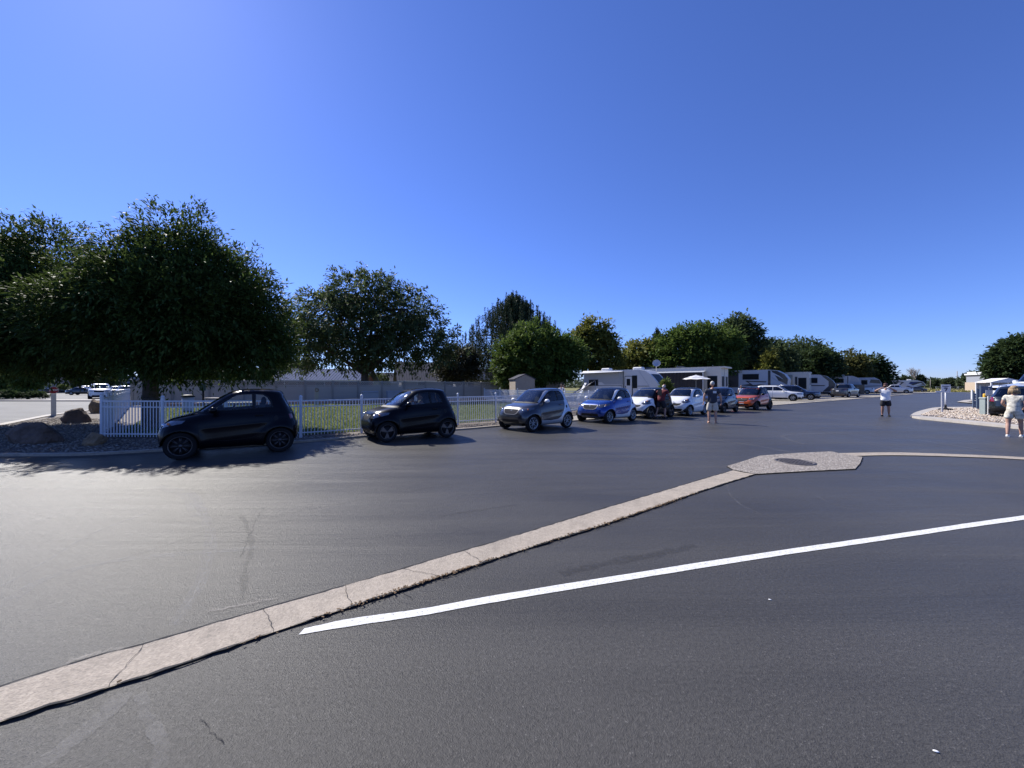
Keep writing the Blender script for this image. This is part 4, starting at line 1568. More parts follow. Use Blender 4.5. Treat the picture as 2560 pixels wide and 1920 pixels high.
WIN1 = [(.92, 1.055), (1.03, 1.14), (1.16, 1.24), (1.29, 1.335), (1.40, 1.395), (1.52, 1.415), (1.71, 1.42), (1.72, 1.095), (1.3, 1.07)]
WIN2 = [(1.775, 1.42), (1.93, 1.405), (2.02, 1.34), (2.09, 1.22), (2.12, 1.12), (1.775, 1.10)]
HL453 = [(.40, .715), (.47, .675), (.62, .69), (.735, .75), (.80, .82), (.74, .852), (.62, .845), (.48, .815), (.42, .77)]
cuts453 = [
    ('tridion', 'side', [(.745, .20), (2.36, .20), (2.44, .9), (2.40, 1.47), (.70, 1.47), (.56, 1.0), (.745, .97)], lambda q: abs(q.y) > .30 and q.x < 2.43 and not (q.z > .98 and q.x < 1.5 and abs(q.y) < .5), 0),
    ('roof', 'side', [(1.0, 1.455), (2.6, 1.455), (2.6, 1.6), (1.0, 1.6)], lambda q: True, 0),
    ('cowl', 'front', [(-.66, .985), (.66, .985), (.64, 1.035), (-.64, 1.035)], front_f, 0.001),
    ('windshield', 'front', [(-.61, 1.035), (.61, 1.035), (.60, 1.12), (.545, 1.30), (.49, 1.42), (.40, 1.452), (-.40, 1.452), (-.49, 1.42), (-.545, 1.30), (-.60, 1.12)], front_f, -.004),
    ('rear_window', 'front', [(-.55, 1.10), (.55, 1.10), (.52, 1.35), (.46, 1.42), (-.46, 1.42), (-.52, 1.35)], rear_f, -.004),
    ('door_seam', 'side', grow(DOOR, .009), side_f, -.004),
    ('door', 'side', DOOR, side_f, 0.002),
    ('window_seal', 'side', grow([(.86, 1.03), (1.03, 1.17), (1.16, 1.27), (1.29, 1.365), (1.40, 1.425), (1.52, 1.445), (1.93, 1.44), (2.05, 1.37), (2.12, 1.24), (2.15, 1.10), (1.3, 1.05)], .0), side_f, 0.003),
    ('side_window', 'side', WIN1, side_f, -.003),
    ('quarter_window', 'side', WIN2, side_f, -.003),
    ('headlight', 'front', HL453, lambda q: q.x < .46, .004),
    ('headlight', 'front', mir(HL453)[::-1], lambda q: q.x < .46, .004),
    ('grille_frame', 'front', [(-.40, .80), (-.385, .72), (-.33, .63), (-.22, .585), (.22, .585), (.33, .63), (.385, .72), (.40, .80)], lambda q: q.x < .5, .006),
    ('grille', 'front', [(-.37, .785), (-.355, .72), (-.31, .655), (-.21, .615), (.21, .615), (.31, .655), (.355, .72), (.37, .785)], lambda q: q.x < .5, -.004),
    ('lower_intake', 'front', [(-.46, .30), (.46, .30), (.43, .42), (-.43, .42)], lambda q: q.x < .5, -.006),
    ('bumper_trim', 'front', [(-.64, .30), (-.60, .245), (-.4, .235), (.4, .235), (.60, .245), (.64, .30), (.56, .285), (.4, .268), (-.4, .268), (-.56, .285)], lambda q: q.x < .6, .012),
    ('tail_light', 'front', [(.60, .83), (.60, .99), (.74, 1.01), (.84, .98), (.84, .84), (.74, .80)], lambda q: q.x > 2.5, .004),
    ('tail_light', 'front', [(-.84, .84), (-.84, .98), (-.74, 1.01), (-.60, .99), (-.60, .83), (-.74, .80)], lambda q: q.x > 2.5, .004),
    ('rear_bumper', 'front', [(-.9, .2), (.9, .2), (.9, .52), (-.9, .52)], lambda q: q.x > 2.45, .004),
    ('fuel_cap', 'side', [(2.20 + .05 * math.cos(t), .84 + .06 * math.sin(t)) for t in [i * math.pi / 5 for i in range(10)]], side_f, .004),
]
S453 = shell(R453, xc453, 30, 5, [(.41, .30), (2.283, .30)], .30, .035, cuts453, crease=True)
R451 = [(0.20, .20, 2.46, .70, 5, 4), (0.28, .05, 2.58, .765, 4.6, 4), (0.40, .01, 2.62, .78, 5.3, 5), (0.55, .00, 2.63, .785, 5.2, 5), (0.66, .03, 2.625, .785, 5.0, 4.5), (0.76, .08, 2.61, .78, 4, 4),
        (0.85, .155, 2.59, .775, 4, 4), (0.92, .25, 2.575, .77, 4, 4), (0.98, .36, 2.555, .76, 4, 4), (1.03, .47, 2.54, .75, 4, 4), (1.08, .56, 2.52, .74, 4, 4), (1.18, .70, 2.48, .715, 4, 4),
        (1.28, .84, 2.44, .68, 4, 4), (1.38, .99, 2.40, .64, 3.8, 4), (1.44, 1.10, 2.37, .61, 3.6, 3.8), (1.485, 1.22, 2.32, .57, 3.2, 3.4), (1.52, 1.38, 2.2, .48, 2.8, 3), (1.535, 1.5, 2.08, .36, 2.4, 2.6), (1.542, 1.65, 1.9, .2, 2, 2)]
HL451 = [(.38, .76), (.50, .70), (.66, .71), (.74, .80), (.755, .90), (.70, .955), (.58, .90), (.46, .83)]
DOOR51 = [(.70, 1.0), (.68, .8), (.70, .5), (.75, .38), (1.3, .34), (1.72, .36), (1.86, .5), (1.96, .7), (2.03, .9), (2.06, 1.08), (.95, 1.03)]
cuts451 = [
    ('tridion', 'side', [(.72, .20), (2.36, .20), (2.44, .9), (2.40, 1.46), (.70, 1.46), (.52, 1.04), (.72, .99)], lambda q: abs(q.y) > .30 and q.x < 2.43 and not (q.z > .98 and q.x < 1.5 and abs(q.y) < .48), 0),
    ('roof', 'side', [(1.0, 1.45), (2.6, 1.45), (2.6, 1.6), (1.0, 1.6)], lambda q: True, 0),
    ('cowl', 'front', [(-.62, 1.06), (.62, 1.06), (.61, 1.10), (-.61, 1.10)], front_f, 0.001),
    ('windshield', 'front', [(-.60, 1.10), (.60, 1.10), (.545, 1.30), (.49, 1.41), (.40, 1.445), (-.40, 1.445), (-.49, 1.41), (-.545, 1.30)], front_f, -.004),
    ('rear_window', 'front', [(-.55, 1.10), (.55, 1.10), (.52, 1.35), (.46, 1.42), (-.46, 1.42), (-.52, 1.35)], rear_f, -.004),
    ('door_seam', 'side', grow(DOOR51, .009), side_f, -.004),
    ('door', 'side', DOOR51, side_f, 0.002),
    ('window_seal', 'side', [(.84, 1.03), (1.0, 1.19), (1.13, 1.28), (1.27, 1.36), (1.40, 1.415), (1.55, 1.43), (1.93, 1.42), (2.05, 1.33), (2.11, 1.1), (1.3, 1.05)], side_f, 0.003),
    ('side_window', 'side', [(.92, 1.065), (1.03, 1.17), (1.16, 1.265), (1.29, 1.345), (1.42, 1.395), (1.70, 1.405), (1.71, 1.095)], side_f, -.003),
    ('quarter_window', 'side', [(1.765, 1.40), (1.92, 1.39), (2.01, 1.31), (2.06, 1.14), (1.765, 1.11)], side_f, -.003),
    ('headlight', 'front', HL451, lambda q: q.x < .46, .004),
    ('headlight', 'front', mir(HL451)[::-1], lambda q: q.x < .46, .004),
    ('grille', 'front', [(-.42, .70), (-.34, .60), (-.2, .565), (.2, .565), (.34, .60), (.42, .70), (.25, .685), (-.25, .685)], lambda q: q.x < .5, -.004),
    ('lower_intake', 'front', [(-.52, .27), (.52, .27), (.46, .40), (-.46, .40)], lambda q: q.x < .5, -.006),
    ('tail_light', 'front', [(.60, .83), (.60, 1.05), (.84, 1.05), (.84, .83)], lambda q: q.x > 2.5, .004),
    ('tail_light', 'front', [(-.84, .83), (-.84, 1.05), (-.60, 1.05), (-.60, .83)], lambda q: q.x > 2.5, .004),
    ('rear_bumper', 'front', [(-.9, .2), (.9, .2), (.9, .52), (-.9, .52)], lambda q: q.x > 2.45, .004),
]
S451 = shell(R451, xc453, 28, 4, [(.40, .30), (2.267, .30)], .30, .03, cuts451, crease=True)


def micro_parts():
    """interior, mirrors, small fittings shared by every micro car"""
    P = {}
    for y in (-.34, .34):
        s = MB()
        s.bbox((1.62, y, .60), (.5, .46, .16), .05)
        Mx = Matrix.Rotation(R(14), 3, 'Y')
        s.box((1.86, y, .90), (.13, .44, .56), M=Mx)
        s.ell((1.95, y, 1.24), (.06, .13, .10))
        s.tube((1.93, y, 1.1), (1.95, y, 1.2), .015)
        P['seat', y] = (s.mesh('seat'), DARKI)
    d = MB()
    d.bbox((.93, 0, .90), (.42, 1.3, .20), .06)
    d.box((1.02, 0, .62), (.2, .3, .4))
    P['dashboard'] = (d.mesh('dashboard'), DARKI)
    st = MB()
    pts = []
    for i in range(17):
        t = i * 2 * math.pi / 16
        pts.append((1.26 + .07 * math.sin(t), .34 + .18 * math.cos(t), .98 + .165 * math.sin(t)))
    st.path(pts, .016, 6)
    st.tube((1.26, .34, .98), (1.05, .34, .92), .02)
    st.tube((1.26, .17, .98), (1.26, .51, .98), .012)
    P['steering_wheel'] = (st.mesh('steering_wheel'), DARKI)
    return P


MP = micro_parts()
for me, m in MP.values():
    me.materials.append(m)
mirm = MB()
mirm.ell((0, 0, 0), (.075, .115, .075), 14, 9)
mirm = mirm.mesh('mirror')
mirg = MB().tube((0, 0, 0), (0, .16, -.04), .02).mesh('mirror_stalk')
hnd = MB().bbox((0, 0, 0), (.17, .03, .028), .01).mesh('door_handle')
WHITEP = paint('white_paint', (0.72, 0.73, 0.74), 0.0, .3)
SILVP = paint('silver_paint', (0.50, 0.51, 0.54), 0.5, .32)


def micro(label, F_near, alpha, kind, body, trid, roof, style, rimm, arch=None, grill=None, mirror=None, door=None, head='led', plate=False, glass=None, stripe=None, group='micro cars lined up along the kerb'):
    sh = S453 if kind == 453 else S451
    al = R(alpha)
    wx = .41 if kind == 453 else .40
    loc = Vector((wx, -.80))
    q = Matrix.Rotation(al, 2)
    p = Vector(F_near) - q @ loc
    root = empty('micro_car', (p.x, p.y, 0), al)
    tag(root, label, 'car', group)
    gm = grill or BLKP
    mm = {'body': body, 'tridion': trid, 'roof': roof, 'cowl': BLKP, 'windshield': GLW, 'rear_window': GLD if glass is None else glass, 'door_seam': BLKP, 'door': door or body, 'window_seal': BLKP,
          'side_window': glass or GLS, 'quarter_window': glass or GLS, 'headlight': LAMP, 'grille_frame': mat('satin_trim', (.22, .22, .23), .5, metal=.5, spec=.2, var=.03) if grill is not None else BLKG, 'grille': gm, 'lower_intake': BLKP,
          'bumper_trim': stripe or BLKP, 'tail_light': TAIL, 'rear_bumper': body, 'fuel_cap': BLKP, 'wheel_arch_trim': arch or body}
    parts = {}
    for k, me in sh:
        o_ = link(k, me, root, None)
        if len(me.materials) == 0:
            me.materials.append(BLKP)
        o_.material_slots[0].link = 'OBJECT'
        o_.material_slots[0].material = mm[k]
        parts[k] = o_
    # headlamp eyebrow
    if kind == 453:
        for s in (-1, 1):
            lb_ = MB()
            pts = [(.105, s * .46, .80), (.095, s * .50, .72), (.115, s * .58, .705), (.155, s * .66, .73), (.22, s * .725, .78)]
            if head == 'led':
                lb_.path(pts, .016, 6)
                lb_.build('running_light', mat('led_strip', (.8, .82, .85), .2, coat=1), root)
            else:
                lb_.ell((.10, s * .54, .755), (.035, .055, .045))
                lb_.build('lamp_reflector', CHROME, root)
            am = MB().ell((.20, s * .715, .79), (.03, .03, .03), 8, 6)
            am.build('turn_signal', AMB, root)
            fg = MB().lathe([(0, -.01), (.035, -.01), (.04, .01)], 12, (.06, s * .53, .345), 'X')
            fg.build('fog_light', LAMP, root)
        # round badge
        bd = MB().lathe([(.03, -.012), (.045, -.018), (.06, -.012), (.045, 0), (.03, -.012)], 20, (.062, 0, .70), 'X')
        bd.build('badge', CHROME, root)
    else:
        for s in (-1, 1):
            MB().ell((.12, s * .58, .80), (.04, .06, .05)).build('lamp_reflector', CHROME, root)
            MB().ell((.17, s * .68, .88), (.035, .04, .04)).build('turn_signal', AMB, root)
        MB().lathe([(.02, -.01), (.035, -.016), (.045, -.01), (.035, 0), (.02, -.01)], 16, (.05, 0, .74), 'X').build('badge', CHROME, root)
    if plate:
        MB().box((-.012, 0, .49), (.012, .30, .15)).build('number_plate', PLATE, root)
    for s in (-1, 1):
        mo = link('mirror', mirm, root)
        if not mirm.materials:
            mirm.materials.append(BLKP)
        mo.material_slots[0].link = 'OBJECT'
        mo.material_slots[0].material = mirror or body
        mo.location = (.99, s * .90, 1.075)
        ms = link('mirror_stalk', mirg, mo)
        if not mirg.materials:
            mirg.materials.append(BLKP)
        ms.rotation_euler = (0, 0, 0 if s < 0 else math.pi)
        ho = link('door_handle', hnd, root)
        if not hnd.materials:
            hnd.materials.append(BLKP)
        ho.material_slots[0].link = 'OBJECT'
        ho.material_slots[0].material = door or body
        ho.location = (1.86, s * .83, .93)
    for k, (me, m) in MP.items():
        link(k if isinstance(k, str) else k[0], me, root)
    wp = .712 if kind == 453 else .675
    wx1 = 2.283 if kind == 453 else 2.267
    add_wheels(root, [(wx, -wp, 0), (wx, wp, 0), (wx1, -wp - .01, 0), (wx1, wp + .01, 0)], .30, .18, style, rimm)
    chassis(root, 2.69, 1.66 if kind == 453 else 1.56, [(wx, .30), (wx1, .30)], .30)
    # wiper
    MB().path([(.62, -.05, 1.03), (.70, -.30, 1.075), (.74, -.5, 1.06)], .008, 5).build('wiper', BLKP, root)
    return root


GREYM = paint('graphite_paint', (0.05, 0.052, 0.058), 0.6, .3)
BLUEM = paint('blue_paint', (0.005, 0.045, 0.25), 0.45, .28)
NAVYM = paint('dark_navy_paint', (0.012, 0.014, 0.022), 0.3, .25)
ORNG = paint('orange_red_paint', (0.52, 0.09, 0.02), 0.3, .3)
micro('black micro car parked side on in the tree shade with multi spoke wheels', gp(450, 1150), 33, 453, BLKG, BLKG, BLKG, 'multi', RIMD, head='amber')
micro('black micro car in the sun with two people inside and sun glint on its windshield', (-3.56, 11.0), 35, 453, BLKG, BLKG, BLKG, 'solid', RIMD, head='amber', stripe=RIMD)
micro('graphite grey micro car with silver white side frame and bright chrome grille', (.78, 13.6), 42.5, 453, GREYM, SILVP, GREYM, 'five', RIMS, arch=GREYM, grill=GRILLM, mirror=WHITEP, head='amber', stripe=RIMS)
micro('bright blue micro car with white side frame and white headlight outlines', (4.25, 16.6), 42, 453, BLUEM, WHITEP, BLKG, 'five', RIMS, arch=BLUEM, grill=GRILLM, mirror=WHITEP, stripe=RIMS)
micro('white micro car with black side frame behind the man in red', (6.9, 18.9), 38, 451, WHITEP, BLKG, BLKG, 'solid', RIMD, arch=BLKP, mirror=BLKG, door=BLKG)
micro('all white micro car between the man in red and the man in the navy polo', (9.6, 20.55), 42, 451, WHITEP, WHITEP, BLKG, 'five', RIMS)
micro('dark navy micro car mostly hidden behind the man in the navy polo', gp(1812, 1032), 40, 453, NAVYM, NAVYM, NAVYM, 'solid', RIMD)
micro('orange red micro car with black side frame, last in the line', gp(1893, 1025.5), 33, 453, ORNG, BLKG, BLKG, 'multi', RIMD, arch=BLKG, mirror=BLKG, plate=True)


# --- ordinary vehicles
def gen_vehicle(L_, W_, H, belt, cowl, rx0, rx1, tx, hood, tailz, wr, wx0, wx1, kind='suv', nh=18, sub=2):
    hw = W_ / 2
    rows = [(.24, .18, L_ - .16, hw - .09, 6, 6), (.36, .03, L_ - .03, hw - .02, 5, 5), (.55, 0, L_, hw, 4.6, 5), (hood - .16, .02, L_ - .02, hw, 4.6, 5), (hood - .05, .06, L_ - .04, hw - .01, 4.6, 5),
            (hood, .16, L_ - .06, hw - .02, 4.6, 5), (hood + (belt - hood) * .5, cowl * .62, L_ - .08 if kind != 'sedan' else L_ - .14, hw - .035, 4.6, 5)]
    if kind == 'suv' or kind == 'van':
        rows += [(belt - .01, cowl - .06, tx, hw - .05, 5, 6)]
    else:
        rows += [(belt - .03, cowl * .85, L_ - .10, hw - .045, 5, 6), (belt - .01, cowl - .05, tx + .04, hw - .055, 5, 6)]
    gz = [0, .12, .4, .7, .88]
    for g_ in gz:
        z = belt + .02 + (H - .16 - belt) * g_
        rows.append((z, cowl + (rx0 - cowl) * g_ * .98, tx + (rx1 - tx) * g_, hw - .06 - .14 * g_, 5, 6))
    rows += [(H - .10, rx0 - .02 + .04, rx1 - .02, hw - .23, 4.5, 5), (H - .035, rx0 + .16, rx1 - .12, hw - .33, 4, 4), (H, rx0 + .5, rx1 - .5, hw - .55, 3, 3)]
    zt = H - .15
    zb = belt + .06

    def xf(z):
        g_ = (z - belt) / (H - .16 - belt)
        return cowl + (rx0 - cowl) * g_

    def xr(z):
        g_ = (z - belt) / (H - .16 - belt)
        return tx + (rx1 - tx) * g_
    cuts = []
    sf = lambda q: abs(q.y) > hw - .42
    a0 = [(xf(zb) + .22, zb), (xf(zt) + .22, zt)]
    xe = xr(zb) - .18
    xe2 = xr(zt) - .2
    tot = xe2 - a0[1][0]
    np_ = {'suv': [.40, .74], 'sedan': [.52], 'pickup': [.55], 'van': [.3]}[kind]
    bounds = [0] + np_ + [1]
    for i in range(len(bounds) - 1):
        f0, f1 = bounds[i], bounds[i + 1]
        xb0 = a0[0][0] + (xe - a0[0][0]) * f0 + (.03 if i else 0)
        xb1 = a0[0][0] + (xe - a0[0][0]) * f1 - .03
        xt0 = a0[1][0] + (xe2 - a0[1][0]) * f0 + (.03 if i else 0)
        xt1 = a0[1][0] + (xe2 - a0[1][0]) * f1 - .03
        if i:
            xt0 = xb0
        if i < len(bounds) - 2:
            xt1 = xb1
        cuts.append(('side_window', 'side', [(xb0, zb), (xt0, zt), (xt1, zt), (xb1, zb)], sf, -.005))
    xd = xf(zb) + .1
    cuts.insert(0, ('door_seam', 'side', [(xd, .35), (xd, belt), (xd + .014, belt), (xd + .014, .35)], sf, -.002))
    mid = a0[0][0] + (xe - a0[0][0]) * np_[0]
    cuts.insert(0, ('door_seam', 'side', [(mid, .35), (mid, zt), (mid + .016, zt), (mid + .016, .35)], sf, -.002))
    ww = hw - .2
    cuts += [('windshield', 'front', [(-ww, belt + .04), (ww, belt + .04), (ww - .12, zt + .02), (-ww + .12, zt + .02)], lambda q: q.x < (rx0 + .2) and q.x > cowl - .1, -.004),
             ('rear_window', 'front', [(-ww + .05, zb), (ww - .05, zb), (ww - .16, zt), (-ww + .16, zt)], lambda q: q.x > rx1 - .25 and (kind != 'pickup' or q.x < tx + .1), -.004),
             ('grille', 'front', [(-.42, hood - .30), (.42, hood - .30), (.46, hood - .10), (-.46, hood - .10)], lambda q: q.x < .4, .003),
             ('lower_intake', 'front', [(-.6, .30), (.6, .30), (.6, .46), (-.6, .46)], lambda q: q.x < .4, .003)]
    hlp = [(.50, hood - .24), (hw + .1, hood - .20), (hw + .1, hood - .07), (.52, hood - .12)]
    tlp = [(hw - .30, tailz - .16), (hw + .1, tailz - .16), (hw + .1, tailz + .06), (hw - .22, tailz + .06)]
    for s_, pl, tst in ((1, hlp, lambda q: q.x < .42), (-1, hlp, lambda q: q.x < .42)):
        cuts.append(('headlight', 'front', pl if s_ > 0 else mir(pl)[::-1], tst, .004))
    for s_ in (1, -1):
        cuts.append(('tail_light', 'front', tlp if s_ > 0 else mir(tlp)[::-1], lambda q: q.x > L_ - .40, .004))
    cuts.append(('rear_bumper', 'front', [(-hw - .1, .24), (hw + .1, .24), (hw + .1, .50), (-hw - .1, .50)], lambda q: q.x > L_ - .3, .006))
    cuts.append(('rocker_trim', 'side', [(.0, .22), (L_, .22), (L_, .36), (.0, .36)], lambda q: abs(q.y) > hw - .25, .004))
    xc = (rx0 + rx1) / 2
    return shell(rows, xc, nh, sub, [(wx0, wr), (wx1, wr)], wr, .02, cuts), dict(L=L_, W=W_, wr=wr, wx0=wx0, wx1=wx1, H=H, belt=belt, rx0=rx0, rx1=rx1, kind=kind, tailz=tailz, cowl=cowl)


VEH = {
    'suv': gen_vehicle(4.75, 1.88, 1.68, 1.05, 1.25, 2.0, 4.15, 4.55, .93, 1.0, .36, .88, 3.75, 'suv'),
    'crossover': gen_vehicle(4.8, 1.84, 1.58, .98, 1.15, 1.85, 4.0, 4.6, .88, .96, .34, .9, 3.66, 'suv', 24, 3),
    'sedan': gen_vehicle(4.6, 1.8, 1.45, .95, 1.2, 1.95, 3.3, 3.95, .80, .9, .32, .88, 3.6, 'sedan', 14),
    'pickup': gen_vehicle(5.7, 2.0, 1.92, 1.27, 1.55, 2.15, 3.75, 3.88, 1.15, 1.15, .40, .98, 4.6, 'pickup'),
    'truck': gen_vehicle(6.4, 2.3, 2.9, 1.85, 2.0, 2.6, 6.1, 6.3, 1.6, 1.5, .45, 1.1, 4.9, 'van', 16),
    'van': gen_vehicle(5.6, 2.0, 2.3, 1.25, 1.4, 2.2, 5.35, 5.5, 1.1, 1.2, .37, .95, 4.6, 'van', 14),
}
for sh_, _ in VEH.values():
    for _k, me in sh_:
        me.materials.append(BLKP)
WSP = MB().bbox((0, 0, 0), (.16, .24, .17), .03).mesh('mirror')


def vehicle(kind, label, cat, loc, rz, body, detail=True, group=None, glass=GLD, rimm=RIMS, trim=None, name=None, rack=False):
    sh, d = VEH[kind]
    root = empty(name or {'suv': 'parked_suv', 'crossover': 'parked_suv', 'sedan': 'parked_car', 'pickup': 'pickup_truck', 'van': 'van', 'truck': 'camper_truck'}[kind], (loc[0], loc[1], loc[2] if len(loc) > 2 else 0.02), rz)
    tag(root, label, cat, group)
    mm = {'body': body, 'door_seam': BLKP, 'side_window': glass, 'windshield': GLW, 'rear_window': glass, 'grille': BLKG, 'lower_intake': BLKP, 'headlight': LAMP, 'tail_light': TAIL,
          'rear_bumper': trim or body, 'rocker_trim': trim or BLKP, 'wheel_arch_trim': trim or body}
    for k, me in sh:
        o_ = link(k, me, root, None)
        o_.material_slots[0].link = 'OBJECT'
        o_.material_slots[0].material = mm[k]
    hw = d['W'] / 2
    add_wheels(root, [(d['wx0'], -hw + .13, 0), (d['wx0'], hw - .13, 0), (d['wx1'], -hw + .13, 0), (d['wx1'], hw - .13, 0)], d['wr'], .23, 'far', rimm)
    chassis(root, d['L'], d['W'], [(d['wx0'], d['wr']), (d['wx1'], d['wr'])], d['wr'], .5)
    for s in (-1, 1):
        o_ = link('mirror', WSP, root, None)
        if not WSP.materials:
            WSP.materials.append(BLKP)
        o_.material_slots[0].link = 'OBJECT'
        o_.material_slots[0].material = body
        o_.location = (d['cowl'] + .42, s * (hw + .05), d['belt'] + .06)
    if detail:
        for x in ((d['rx0'] + .3), (d['rx0'] + 1.2)):
            for y in (-.4, .4):
                if x < d['rx1']:
                    it = MB()
                    it.box((x, y, d['belt'] - .15), (.14, .5, .7))
                    it.ell((x + .02, y, d['belt'] + .26), (.06, .13, .1))
                    it.build('seat', DARKI, root)
        MB().box((d['L'] + .005, 0, d['tailz'] - .22), (.01, .32, .15)).build('number_plate', PLATE, root)
        for s in (-1, 1):
            for x in (d['rx0'] + .45, d['rx0'] + 1.4):
                if x < d['rx1'] - .1:
                    MB().bbox((x, s * (hw + .005), d['belt'] - .10), (.2, .03, .03), .01).build('door_handle', body, root)
    if rack:
        for s in (-1, 1):
            MB().path([(d['rx0'] + .2, s * .62, d['H'] - .06), (d['rx0'] + .4, s * .62, d['H'] + .02), (d['rx1'] - .3, s * .62, d['H'] + .02), (d['rx1'] - .1, s * .62, d['H'] - .07)], .018, 6).build('roof_rail', RIMS if rack == 'silver' else BLKP, root)
    return root


def place(kind, wheel_xy, which, ang):
    """root position so that a given wheel stands at wheel_xy"""
    d = VEH[kind][1]
    lx = d['wx0'] if which[0] == 'f' else d['wx1']
    ly = (d['W'] / 2 - .05) * (1 if which[1] == 'l' else -1)
    q = Matrix.Rotation(R(ang), 2)
    p = Vector(wheel_xy) - q @ Vector((lx, ly))
    return (p.x, p.y)


PADA = -42.2
WSUV = paint('pearl_white_paint', (0.70, 0.70, 0.69), 0.0, .3)
DKBL = paint('midnight_paint', (0.012, 0.018, 0.04), 0.4, .25)
DKGR = paint('charcoal_paint', (0.055, 0.058, 0.062), 0.5, .3)
DGRN = paint('dark_green_grey_paint', (0.022, 0.028, 0.030), 0.5, .25)
vehicle('suv', 'white crossover parked nose out just behind the orange red micro car', 'suv', place('suv', (29.9, 40.9), 'fl', 137.8), R(137.8), WSUV, rack=True)
vehicle('suv', 'midnight blue crossover parked beyond the white one, nose towards the road', 'suv', place('suv', (33.9, 43.6), 'fl', 137.8), R(137.8), DKBL, rack='silver')
tc_ = (hp(2093, 53.6), 53.6)
vehicle('pickup', 'charcoal pickup truck seen from behind beside the trailer with black nose', 'pickup', (tc_[0] + .85 * 5.7, tc_[1] + .53 * 5.7), R(212), DKGR, trim=RIMD)
vehicle('pickup', 'white pickup truck whose bed shows left of the photographer', 'pickup', (68.9, 81.3), R(-42), WSUV)
vehicle('pickup', 'white pickup truck parked behind the raised arms of the photographer', 'pickup', (80.8, 85.2), R(-42), SILVP)
vehicle('sedan', 'small silver car parked right of the white pickup trucks', 'car', (94, 97), R(-45), SILVP, detail=False)
vehicle('sedan', 'dark car parked by the last trailer in the row', 'car', (109, 107), R(-45), DKGR, detail=False)
sp = gp(2507, 1050)
vehicle('crossover', 'dark green grey station wagon seen from behind on the right gravel island', 'suv', (hp(2536, 18.3) + 4.8 * .87, 18.3 + 4.8 * .49, .06), R(209.5), DGRN, rack='silver', trim=BLKP)
vehicle('truck', 'white camper truck with long sloping bonnet behind the dark station wagon', 'truck', (hp(2490, 26), 26, .02), R(-6), WHITEP)
# car park across the side street
vehicle('pickup', 'white pickup truck driving towards us across the side street', 'pickup', (-51.2, 47.6, .02), R(135), WHITEP, trim=CHROME, glass=GLS)
vehicle('pickup', 'dark pickup truck side on behind the small street tree', 'pickup', (hp(116, 74), 74, .02), R(192), DKBL, detail=False)
cols = [WHITEP, SILVP, DKGR, NAVYM, WSUV, GREYM, SILVP, DKBL]
words = ['white', 'silver', 'charcoal', 'navy', 'pearl white', 'graphite', 'silver', 'midnight blue']
PK = [(305, 62, 'suv', 96, 4), (283, 74, 'crossover', 100, 3), (252, 70, 'sedan', 170, 5), (236, 84, 'sedan', 96, 7), (262, 92, 'sedan', 97, 0), (208, 80, 'suv', 99, 1), (186, 90, 'sedan', 175, 3), (290, 100, 'suv', 98, 6),
      (224, 104, 'suv', 95, 4), (160, 96, 'suv', 172, 2), (248, 112, 'sedan', 95, 1), (310, 88, 'sedan', 96, 0), (130, 104, 'sedan', 170, 6), (38, 84, 'suv', 188, 1), (10, 92, 'suv', 186, 0), (200, 118, 'sedan', 95, 5), (272, 124, 'suv', 95, 7)]
near = ['nearest the fence corner', 'second from the fence corner', 'broadside behind the cart rails', 'left of the cart rails', 'behind the cart rails', 'right behind the white pickup', 'behind the right mirror of the white pickup',
        'in the second row near the grey shop', 'in the second row left of the grey shop', 'just right of the stop sign', 'in the back row by the middle far tree', 'close above the picket fence corner', 'behind the stop sign plate',
        'between the green bush and street tree', 'at the left edge behind the bush', 'in the back row behind the white pickup', 'in the back row before the grey shop']
for (px, Y, kd, an, ci), wd in zip(PK, near):
    vehicle(kd, '%s %s parked %s' % (words[ci], 'car' if kd == 'sedan' else 'suv', wd), 'car' if kd == 'sedan' else 'suv', (hp(px, Y), Y, .02), R(an + 30), cols[ci], detail=False, group='cars in the shop car park', glass=GLD)

# ------------------------------------------------------------------ fences
VINYL = mat('white_vinyl', (0.62, 0.64, 0.68), 0.45, var=.05)
TANV = mat('tan_vinyl', (0.37, 0.33, 0.275), 0.55, var=.07, vs=1.5)
PICK = MB().box((0, 0, .61), (.019, .019, 1.08)).mesh('picket')
PICK.materials.append(VINYL)
RAIL = {}
POSTM = MB()
POSTM.box((0, 0, .64), (.065, .065, 1.28))
POSTM = POSTM.mesh('post')
POSTM.materials.append(VINYL)
CAPM = MB().lathe([(0, .055), (.02, .05), (.05, .02), (.055, 0), (0, 0)], 12).mesh('post_cap')
CAPM.materials.append(VINYL)


